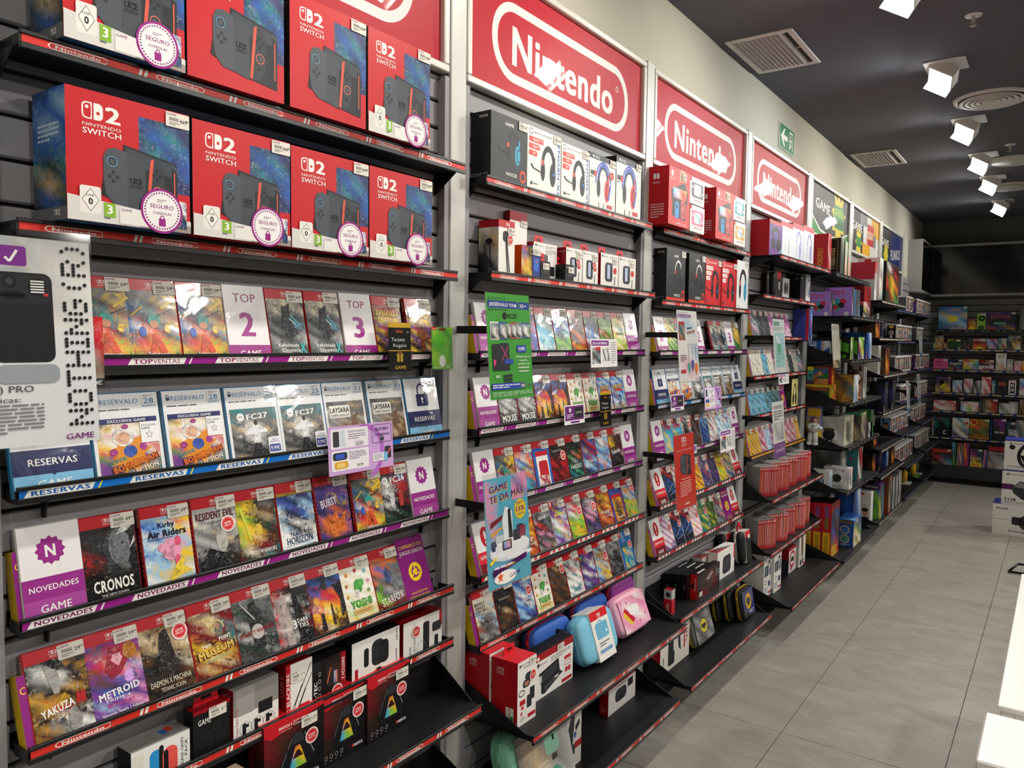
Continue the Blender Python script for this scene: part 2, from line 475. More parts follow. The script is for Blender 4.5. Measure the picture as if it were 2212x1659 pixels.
fl = solid('floor', GROOVE, (-.05, -3, -.05, 6.0, YB, -.0035)); st(fl, 'grey stone-look vinyl tile floor of the shop aisle')
A = Art(); A.box(-.299, -.299, -.003, .299, .299, 0, 'w', .0015); tile_me = A.mesh('tile', TILE)
for i in range(6):
    for j in range(20):
        x = .236 + .6 * i; y = YB - .3 - .6 * j + .22
        if y > YB - .3: continue
        if y < -.6: continue
        o = make('tile', tile_me, fl, (x, y, 0))
# far row cut against the back wall and a strip by the left wall
A = Art(); A.box(-.299, -.108, -.003, .299, .108, 0, 'w', .0015); cut = A.mesh('tile', TILE)
ce = solid('ceiling', CEIL, (-.05, -3, Z0, 6.0, YB, Z0 + .1)); st(ce, 'dark charcoal plaster ceiling')
wl = solid('wall_left', WALLP, (-.15, -3, 0, -.05, YB, Z0)); st(wl, 'cream wall with grey slat panels below on the games side')
wb = solid('wall_back', WALLG, (-.15, YB, 0, 6.0, YB + .1, Z0)); st(wb, 'far end wall painted grey above slat panels')
wr = solid('wall_right', WALLP, (6.0, -3, 0, 6.1, YB, Z0)); st(wr, 'cream wall on the opposite side of the shop')
wf = solid('wall_front', WALLP, (-.15, -3.1, 0, 6.1, -3, Z0)); st(wf, 'cream wall behind the viewpoint')
# slats
A = Art(); A.box(-.047, 0, 0, -.03, 1.178, .068, 'w', .0035); slat_me = A.mesh('slat', SLAT)
for b in range(0, 9):
    solid('groove_backing', GROOVE, (-.05, c0(b) + .036, .1, -.042, c0(b) + 1.214, 2.39), parent=wl)
    for k in range(31):
        make('slat', slat_me, wl, (0, c0(b) + .036, .103 + .075 * k - .0315))
A = Art(); A.box(0, -.017, 0, 5.9, 0, .068, 'w', .0035); slat_b = A.mesh('slat', SLAT)
solid('groove_backing', GROOVE, (-.03, YB - .006, .1, 5.9, YB, 2.2), parent=wb)
for k in range(28):
    make('slat', slat_b, wb, (-.03, YB - .003, .103 + .075 * k))
# uprights
A = Art(); A.box(-.05, -.035, 0, 0, .035, 2.80, 'w', .003); up_me = A.mesh('upright', ALU)
A = Art(); A.box(-.03, -.056, .02, -.004, -.037, 2.385, 'w'); A.box(-.03, .037, .02, -.004, .056, 2.385, 'w'); edge_me = A.mesh('edge_strip', SLAT)
for b in range(1, 10):
    o = make('trim_%d' % b, up_me, None, (0, c0(b), 0))
    st(o, 'silver aluminium upright between wall bays, %s counted from the viewpoint' % ORD[b - 1])
    make('edge_strip', edge_me, o)
pl = solid('baseboard_left', BLACK, (-.05, -3, 0, -.005, YB - .02, .1)); st(pl, 'black plinth under the slat wall')
pb = solid('baseboard_back', plain('plinth_grey', '35373a', .5), (.0, YB - .24, .045, 5.9, YB - .02, .2), (.0, YB - .19, 0, 5.9, YB - .02, .045)); st(pb, 'dark grey plinth under the back wall games')

# ------------------------------------------------------------------ ceiling things
LAMPM = emis('lamp_diffuser', 'ffffff', 24.0)
A = Art(); A.box(-.1, -.1, -.008, .1, .1, 0, 'w', .002); lamp_fr = A.mesh('lamp_frame', WHITEM)
A = Art(); A.box(-.068, -.065, -.03, .068, .065, .03, 'w', .004); lamp_hd = A.mesh('lamp_head', WHITEM)
A = Art(); A.box(-.06, -.057, -.034, .06, .057, -.0302, 'w'); lamp_di = A.mesh('diffuser', LAMPM)
A = Art(); A.box(-.065, -.002, -.06, .065, .002, .0, 'w'); lamp_fl = A.mesh('reflector_flap', WHITEM)
def lamp(x, y, pw, col, label, tilt=-32):
    t = make('downlight', lamp_fr, None, (x, y, Z0))
    tag(t, label, 'ceiling lamp', 'square spotlights in the ceiling row')
    h = make('lamp_head', lamp_hd, t, (-.01, 0, -.05), (math.radians(-18), math.radians(-tilt), 0))
    make('diffuser', lamp_di, h)
    make('reflector_flap', lamp_fl, h, (0, .067, -.01), (math.radians(12), 0, 0))
    l = bpy.data.lights.new('lamp_light', 'AREA'); l.shape = 'RECTANGLE'; l.size = .118; l.size_y = .112; l.energy = pw; l.color = col; l.spread = math.radians(150)
    lo = bpy.data.objects.new('lamp_light', l); COL.objects.link(lo); lo.parent = h; lo.location = (0, 0, -.037)
    return t
LW = LAMPW
for i, (y, col) in enumerate([(-1.5, (1, .94, .84)), (-.2, (1, .94, .84)), (1.05, (1, .93, .83)), (2.3, (1, .93, .82)), (3.55, (1, .93, .82)), (4.8, (.86, .95, 1)), (6.05, (1, .93, .82)), (7.2, (1, .94, .83)), (8.2, (1, .95, .86)), (9.6, (1, .96, .88))]):
    lab = 'square tilted white spotlight head in the dark ceiling, %s of the aisle row' % ORD[i]
    if i == 5: lab = 'cool white square spotlight nearest in view beside the larger ceiling grille'
    lamp(.86, y, LW, col, lab)
for j, x in enumerate((2.6, 4.4)):  # out-of-view spotlight rows added to raise the ambient fill
    for i, y in enumerate((-1.5, .6, 2.7, 4.8, 6.9, 9.0)):
        lamp(x, y, LW * FILL, (1, .95, .88), 'square ceiling spotlight over the %s of the shop, %s of its row' % (('middle', 'far side')[j], ORD[i]), -14)
# warm round downlights
RD = emis('warm_diffuser', 'ffca7a', 6.0)
A = Art(); A.lathe([(.0, -.001), (.055, -.001), (.06, -.006), (.072, -.006), (.075, 0)], 'w', 24); rd_fr = A.mesh('ring', WHITEM, None, True)
A = Art(); A.lathe([(.0, -.0035), (.054, -.0035), (.054, -.001)], 'w', 24); rd_di = A.mesh('diffuser', RD)
for i, y in enumerate((2.0, 3.3, 4.55, 5.85, 7.2)):
    t = make('round_downlight', rd_fr, None, (1.5, y, Z0)); tag(t, 'small warm round downlight, %s of the row over the aisle' % ORD[i], 'ceiling lamp', 'warm round downlights')
    make('diffuser', rd_di, t)
# grilles
def grille(x, y, label):
    w, l = .165, .27
    A = Art()
    for b in ((-w, -l, -w + .03, l), (w - .03, -l, w, l), (-w + .03, -l, w - .03, -l + .03), (-w + .03, l - .03, w - .03, l)):
        A.box(b[0], b[1], -.01, b[2], b[3], 0, 'w', .003)
    t = make('air_grille', A.mesh('air_grille', plain('grille_frame', 'd8d2ce', .45)), None, (x, y, Z0)); tag(t, label, 'air grille')
    make('backing', solid_me((-w + .03, -l + .03, -.0015, w - .03, l - .03, -.0005), GROOVE), t)
    A = Art(); A.box(-w + .03, -.004, -.004, w - .03, .004, -.0015, 'w'); 
    sl = cached('gslat', lambda: slat_blade())
    for k in range(11):
        make('blade', sl, t, (-w + .042 + k * .0225, 0, -.006), (0, math.radians(-32), 0))
    make('cross_bar', A.mesh('cross_bar', GREYM), t)
def solid_me(b, mat):
    A = Art(); A.box(*b, 'w'); return A.mesh('panel', mat)
def slat_blade():
    A = Art(); A.box(-.0125, -.24, -.0007, .0125, .24, .0007, 'w'); return A.mesh('blade', GREYM)
grille(.155, 4.11, 'larger looking white ceiling air grille nearest the viewpoint')
grille(.155, 6.90, 'second ceiling air grille farther along the cream wall')
def diffuser(x, y, r, rings, label):
    A = Art(); A.lathe([(r * .86, -.004), (r * .9, -.016), (r * .97, -.012), (r, 0)], 'w', 40)
    t = make('round_diffuser', A.mesh('rim', plain('diffuser_white', 'd5d0cc', .45), None, True), None, (x, y, Z0)); tag(t, label, 'air diffuser')
    for k in range(rings):
        q = r * (.82 - .15 * k); A = Art(); A.lathe([(q - .028, -.002), (q - .02, -.019), (q, -.024), (q + .004, -.020), (q - .016, -.006)], 'w', 36)
        make('cone_ring', A.mesh('cone_ring', WHITEM, None, True), t)
    A = Art(); A.lathe([(0, -.018 if rings else -.012), (r * (.16 if rings else .86), -.018 if rings else -.012), (r * (.2 if rings else .9), -.004)], 'w', 36)
    make('centre_disc', A.mesh('centre_disc', WHITEM, None, True), t)
diffuser(1.02, 5.60, .21, 5, 'nearest round ringed ceiling air diffuser')
diffuser(1.04, 7.55, .20, 0, 'flat round white ceiling plate between two ringed diffusers')
diffuser(.96, 8.75, .20, 5, 'farther round ringed ceiling air diffuser')
for x, y, l in ((1.04, 4.16, 'sprinkler head hanging from the ceiling nearest the viewpoint'), (1.05, 6.95, 'small sprinkler head farther along the ceiling')):
    A = Art(); A.lathe([(0, -.004), (.03, -.006), (.036, 0)], 'G', 20); t = make('sprinkler', A.mesh('sprinkler', WHITEM, None, True), None, (x, y, Z0)); tag(t, l, 'sprinkler')
    A = Art(); A.lathe([(.007, 0), (.009, -.025), (.006, -.03), (.006, -.04)], 'w', 10); A.tube((.009, 0, -.02), (.006, 0, -.045), .002, 'w', 6); A.tube((-.009, 0, -.02), (-.006, 0, -.045), .002, 'w', 6)
    make('nozzle', A.mesh('nozzle', GREYM, None, True), t)
    A = Art(); A.lathe([(0, -.045), (.014, -.046), (.014, -.049), (0, -.049)], 'w', 14); make('deflector', A.mesh('deflector', GREYM), t)
# exit sign on the upper wall
A = Art(.31, .155); A.box(0, 0, 0, .31, .008, .155, 'f4f3ee', .001)
t = make('exit_sign', A.mesh('exit_sign', CARD), None, (-.042, 4.90, 2.855), (0, 0, PI2)); tag(t, 'green emergency exit sign with arrow and running figure on the cream wall', 'sign')
A = Art(.31, .155); A.rr(.01, .02, .99, .98, .02, '0f7a4a')
A.poly([(.08, .5), (.3, .85), (.38, .85), (.27, .6), (.55, .6), (.55, .4), (.27, .4), (.38, .15), (.3, .15)], 'w')
A.r(.66, .14, .9, .88, 'w'); A.r(.69, .14, .87, .8, '0f7a4a'); A.ro(.775, .7, .028, 'w')
A.line(.775, .62, .76, .4, .045, 'w'); A.line(.76, .42, .71, .2, .03, 'w'); A.line(.76, .42, .83, .27, .03, 'w'); A.line(.77, .58, .70, .48, .025, 'w'); A.line(.77, .58, .84, .5, .025, 'w')
make('printed_face', A.mesh('printed_face', CARD), t)
# motion detector
A = Art(); A.box(0, 0, 0, .06, .035, .11, 'w', .008); t = make('motion_detector', A.mesh('motion_detector', WHITEM), None, (-.05, 9.55, 2.83), (0, 0, PI2)); tag(t, 'small white motion detector high on the cream wall near the corner', 'detector')
A = Art(); A.box(.012, -.004, .012, .048, 0, .05, 'w', .002); make('lens', A.mesh('lens', GREYM), t)

# ------------------------------------------------------------------ poster frames over the bays
def nin_logo(A, cx, cy, w, h, col, bg, reg=True):
    A.rro(cx - w / 2, cy - h / 2, cx + w / 2, cy + h / 2, h * A.H / A.W / 2 * .98, h * A.H / A.W * .115, col, 12)
    TRES[0] = 5; A.t('Nintendo', cx - w * .012, cy - h * .015, h * .50, col, w * .74, 0, 2); TRES[0] = 2
    if reg: A.ring(cx + w * .395, cy + h * .16, h * .045 * A.H / A.W, h * .045, h * .012 * A.H / A.W, col, 12)
PVC = None
def pvc():
    m = print_mat(.45, .85, .0).copy(); m.name = 'wrinkled_pvc_film'
    nt = m.node_tree; N, L = nt.nodes.new, nt.links.new; bs = nt.nodes['Principled BSDF']
    tc = N('ShaderNodeTexCoord'); mp = N('ShaderNodeMapping'); mp.inputs['Scale'].default_value = (1, 1, .45)
    t = N('ShaderNodeTexNoise'); t.inputs['Scale'].default_value = 4; t.inputs['Detail'].default_value = 1.5; t.inputs['Distortion'].default_value = .6
    b = N('ShaderNodeBump'); b.inputs['Strength'].default_value = .07; b.inputs['Distance'].default_value = .01
    L(tc.outputs['Object'], mp.inputs[0]); L(mp.outputs[0], t.inputs['Vector']); L(t.outputs[0], b.inputs['Height']); L(b.outputs[0], bs.inputs['Normal']); L(b.outputs[0], bs.inputs['Coat Normal'])
    bs.inputs['Specular IOR Level'].default_value = .15; bs.inputs['Coat Weight'].default_value = .8; bs.inputs['Coat Roughness'].default_value = .015
    return m
PVC = pvc()
def poster(b, key, label):
    y0, y1, z0, z1 = c0(b) + .040, c0(b + 1) - .040, 2.395, 2.79
    w, h, f = y1 - y0, z1 - z0, .022
    A = Art(); 
    for q in ((0, 0, w, f), (0, h - f, w, h), (0, f, f, h - f), (w - f, f, w, h - f)): A.box(q[0], -.012, q[1], q[2], .02, q[3], 'w', .003)
    t = make('poster_frame', A.mesh('poster_frame', FRAME), None, (-.012, y0, z0), (0, 0, PI2)); tag(t, label, 'poster')
    W, H = w - 2 * f, h - 2 * f
    A = Art(W, H)
    if key == 'nin':
        A.r(0, 0, 1, 1, 'bd1a2c'); nin_logo(A, .5, .47, .80, .70, 'ece9e6', 'bd1a2c')
    else:
        A.r(0, 0, 1, 1, '2b2c2d')
        A.g(0, .3, 1, 1, 'KKk kKK KkK', .8, .05)
        if key == 'geek':
            A.poly([(0, 0), (0, .42), (.25, .14), (.5, .08), (.8, .16), (1, .3), (1, 0)], 'w'); A.poly([(0, 0), (0, .38), (.24, .1), (.5, .04), (.8, .12), (1, .26), (1, 0)], '2f9447')
            A.t('GAME', .3, .62, .2, 'w', .36, -.04, 1)
            A.star(.72, .55, .2, .12, 9, 'e8d33a'); A.rr(.59, .3, .87, .8, .03, '2f8f3c'); A.t('GEEK', .73, .66, .15, 'b9d94a', .24, 0, 2); A.t('GEEK', .73, .42, .15, '14351c', .24, 0, 2)
        elif key == 'brick':
            A.r(.42, 0, 1, 1, 'e5e3de'); A.r(.3, .72, .55, 1, '7d7f80'); A.r(.72, .55, 1, 1, 'f0b21e'); A.r(.4, 0, .68, .3, 'f0b21e'); A.r(.8, .3, .9, .6, '8a8c8e')
            A.t('GAME', .2, .62, .2, 'w', .34, 0, 1); A.star(.26, .26, .12, .07, 8, 'e8d33a'); A.rr(.18, .14, .34, .38, .02, '2f8f3c')
            A.rr(.56, .3, .8, .82, .02, 'd01f26'); A.t('LEGO', .68, .56, .2, 'f3d51f', .2, 0, 2); A.t('LEGO', .68, .56, .17, 'w', .18, 0, 2)
        else:
            A.poly([(.36, 0), (.5, 1), (1, 1), (1, 0)], '24357e'); A.t('GAME', .2, .62, .2, 'w', .34, 0, 1); A.rr(.14, .16, .36, .42, .02, '2f8f3c'); A.star(.25, .28, .12, .07, 8, 'e8d33a')
            A.t('FUNKO', .7, .42, .3, 'w', .46, .1, 2)
    make('printed_film', A.mesh('printed_film', PVC), t, (f, .004, f))
    if key == 'nin':
        pass
poster(0, 'nin', 'red logo poster above the bay before the first upright')
poster(1, 'nin', 'red logo poster mostly cut off above the nearest console boxes')
poster(2, 'nin', 'largest full red logo poster in silver frame above the headset boxes')
poster(3, 'nin', 'red logo poster above the small console boxes, two bays from the exit sign')
poster(4, 'nin', 'smaller red logo poster directly below the exit sign')
poster(5, 'geek', 'dark poster with green emblem and yellow spikes beyond the red posters')
poster(6, 'brick', 'dark and white poster with red block logo')
poster(7, 'funko', 'dark and blue poster last before the corner cabinet')

# ------------------------------------------------------------------ corner cabinet and screens
A = Art(); A.box(-.05, 9.86, 2.245, .1, 10.62, 2.262, 'w'); A.box(-.05, 9.86, 2.262, .1, 9.875, 2.82, 'w'); A.box(-.05, 9.86, 2.82, .1, 10.62, 2.837, 'w'); A.box(-.05, 9.875, 2.262, .075, 10.62, 2.82, 'w')
t = make('display_cabinet', A.mesh('display_cabinet', GREYC), None); tag(t, 'grey corner cabinet with black glass front on the left wall', 'cabinet')
o = make('glass_front', solid_me((.075, 9.9, 2.275, .092, 10.24, 2.81), SCREEN), t); o = make('glass_front', solid_me((.075, 10.245, 2.275, .092, 10.60, 2.81), SCREEN), t)
A = Art(); A.box(.1, 10.62, 2.225, 5.6, YB - .002, 2.25, 'w'); A.box(.1, 10.62, 2.815, 5.6, YB - .002, 2.84, 'w'); A.box(.1, 10.75, 2.25, 5.6, YB - .002, 2.815, 'w')
t = make('screen_surround', A.mesh('screen_surround', GREYC), None); tag(t, 'pale grey ledge frame holding wide black screens on the end wall', 'cabinet')
for i, x in enumerate((.11, 1.31, 2.51, 3.71)):
    o = make('screen', solid_me((x, 10.70, 2.252, x + 1.195, 10.748, 2.813), SCREEN), None); tag(o, 'wide black switched-off screen on the end wall, %s from the corner' % ORD[i], 'screen')

# ------------------------------------------------------------------ shelves
LSH = 1.112
def strip_art(style, w, h):
    A = Art(w, h); R = random.Random(hash_(style))
    def tx(s, x, hh, ww, col, b=2): A.t(s, x, .5, hh, col, ww, 0, b)
    if style == 'nin':
        A.r(0, 0, 1, 1, 'e2352b')
        x = .035; k = 0
        while x < .98:
            if x + .1 < 1:
                A.rro(x, .1, x + .088, .9, .0067, .0014, 'w', 4); A.t('Nintendo', x + .043, .5, .42, 'w', .066, 0, 2)
            x += .135
            if x < .97:
                for q in (0, .009): A.poly([(x, 0), (x + .005, 0), (x + .0085, 1), (x + .0035, 1)][:4] if q == 0 else [(x + q, 0), (x + q + .005, 0), (x + q + .0085, 1), (x + q + .0035, 1)], 'w')
            x += .03
    elif style in ('nov', 'top', 'res'):
        bg, wd, fg = dict(nov=('9c1f8c', 'NOVEDADES', '7d1a62'), top=('9c1f8c', 'TOPVENTAS', '9c1f6c'), res=('1173d0', 'RESERVAS', '1463b8'))[style]
        A.r(0, 0, 1, 1, bg); p = .163
        for i in range(7):
            x = i * p + .006
            a, b_ = x, min(x + p * .66, .999)
            if b_ - a < p * .6: continue
            A.poly([(a, 0), (b_ - .006, 0), (b_, 1), (a + .008, 1)], 'w')
            if style == 'top': A.t('TOP', a + .010, .5, .62, fg, .034, 0, 2, 'l'); A.t('VENTAS', a + .0445, .5, .62, fg, .05, 0, 0, 'l')
            else: A.t(wd, (a + b_) / 2 + .001, .5, .62, fg, p * .54, 0, 2)
            x = b_ + .003
            if x < .98:
                A.poly([(x, 0), (x + .003, 0), (x + .009, 1), (x + .006, 1)], 'f0e24a' if style == 'res' else 'w')
    elif style == 'sup':
        A.r(0, 0, 1, 1, 'd8232e'); p = .165
        for i in range(6):
            x = i * p + .01; A.poly([(x, 0), (x + .105, 0), (x + .115, 1), (x + .01, 1)], 'w')
            for k in range(3): A.e(x + .025 + k * .032, .5, .009, .42, 'c81e2c', 10); A.t('!', x + .025 + k * .032, .5, .5, 'w')
    elif style == 'orange':
        A.r(0, 0, 1, 1, 'e39a2a'); A.t('GAME', .3, .5, .5, 'w', .05); A.t('GAME', .7, .5, .5, 'w', .05)
    elif style == 'geek':
        A.r(0, 0, 1, 1, '202123')
        for i in range(9): A.t('GEEK', .06 + i * .11, .5, .55, 'cfd0cc', .045); A.line(.1 + i * .11, .2, .106 + i * .11, .8, .004, '8c8e90')
    elif style == 'brick':
        A.r(0, 0, 1, 1, 'efeae0')
        for i in range(12):
            A.r(.02 + i * .082, .2, .05 + i * .082, .8, R.choice(['d9412f', 'e9a13a', '3b3b3d', 'c9b48a'])); A.t('GAME', .07 + i * .082, .5, .5, '55504a', .03)
    elif style == 'blue':
        A.r(0, 0, 1, 1, '27418f')
        for i in range(8): A.t('FUNKO', .07 + i * .125, .5, .5, 'c8d6f2', .05); A.e(.13 + i * .125, .5, .006, .3, 'w', 8)
    elif style == 'table':
        A.r(0, 0, 1, 1, 'd8cdb4')
        for i in range(10): A.r(i * .1, 0, i * .1 + .03, 1, '2f4fae'); A.t('JUEGOS', .065 + i * .1, .5, .5, 'b06a2a', .05)
    elif style == 'mesa':
        A.r(0, 0, 1, 1, '1d1e20')
        for i in range(8): A.t('MESA', .05 + i * .125, .5, .5, 'd7dcd0', .035); A.r(.08 + i * .125, .3, .11 + i * .125, .7, '7faf4a')
    return A
def hash_(s): return sum(ord(c) * (i + 3) for i, c in enumerate(s))
def shelf(b, n, xs, zb, style, deep, label, L=LSH, y0=None):
    """origin: front lower corner at the near end, local x along the wall, y into the wall, z up"""
    d = xs + .03; rh = .029
    key = ('tray', round(xs, 3), deep, L)
    def tray():
        A = Art()
        if deep: A.box(0, .004, .009, L, d, .026, 'w', .001)
        else: A.box(0, .003, .002, L, d, .005, 'w'); A.box(0, d - .003, .005, L, d, .03, 'w')
        return A.mesh('tray', BLACK)
    if y0 is None: y0 = c0(b) + .069
    t = make('shelf', cached(key, tray), None, (xs, y0, zb), (0, 0, PI2)); tag(t, label, 'shelf', 'black shelves along the slat wall')
    def rail():
        A = Art(); A.box(-.002, 0, 0, L + .002, .003, rh, 'w'); A.box(-.002, -.0035, 0, L + .002, 0, .0095, 'w', .0008); A.box(-.002, -.0035, rh - .0068, L + .002, 0, rh, 'w', .0008)
        if not deep: A.box(-.002, 0, 0, 0, d * .7, rh * .75, 'w'); A.box(L, 0, 0, L + .002, d * .7, rh * .75, 'w')
        return A.mesh('price_rail', BLACKP)
    make('price_rail', cached(('rail', L, deep, round(d, 3)), rail), t)
    h = rh - .0068 - .0095
    if style: make('label_strip', cached(('strip', style, L), lambda: strip_art(style, L - .002, h + .001).mesh('label_strip', CARD)), t, (.001, -.0006, .009))
    def brk():
        A = Art()
        if deep:
            hb = .10 if deep > 0 else -.06
            A.prism([(.03, .01), (d, .01), (d, .026 + hb), (d - .015, .026 + hb), (.03, .028)], 0, .0025, 'w') if deep > 0 else A.prism([(.03, .022), (.03, .008), (d, -.05), (d, .022)], 0, .0025, 'w')
        else:
            A.prism([(.012, .002), (d, .002), (d, -.04), (d - .012, -.04), (d - .018, -.012)], 0, .004, 'w')
        return A.mesh('bracket', BLACK)
    bm = cached(('brk', round(d, 3), deep), brk)
    if deep: make('bracket', bm, t, (0, 0, 0)); make('bracket', bm, t, (L - .0025, 0, 0))
    else: make('bracket', bm, t, (.06, 0, 0)); make('bracket', bm, t, (L - .06, 0, 0))
    if deep == 1:
        make('back_flange', cached(('flange', L), lambda: solid_me((0, -.002, .026, L, 0, .115), BLACK)), t, (0, d - .003, 0))
    return t
SH = {}
SNAME = ['top', 'second', 'third', 'fourth', 'fifth', 'sixth', 'seventh', 'eighth', 'ninth']
STY = dict(nin='red logo strip', nov='purple NOVEDADES strip', top='purple and white TOPVENTAS strip', res='blue RESERVAS strip', sup='red and white striped strip', orange='orange strip', geek='black lettered strip', brick='white patterned strip', blue='blue lettered strip', table='multicoloured strip', mesa='black and green strip')
for b, n, xs, zb, sty, deep in SHELVES:
    SH[(b, n)] = (xs, zb, deep)
    lab = 'black %s shelf with %s, %s in the %s bay' % ('deep' if deep else 'narrow', STY[sty], SNAME[n - 1] if n > 1 else 'topmost', ORD[b - 1])
    shelf(b, n, xs, zb, sty, deep, lab)
def ztop(b, n):
    xs, zb, deep = SH[(b, n)]
    return zb + (.0265 if deep else .0055)
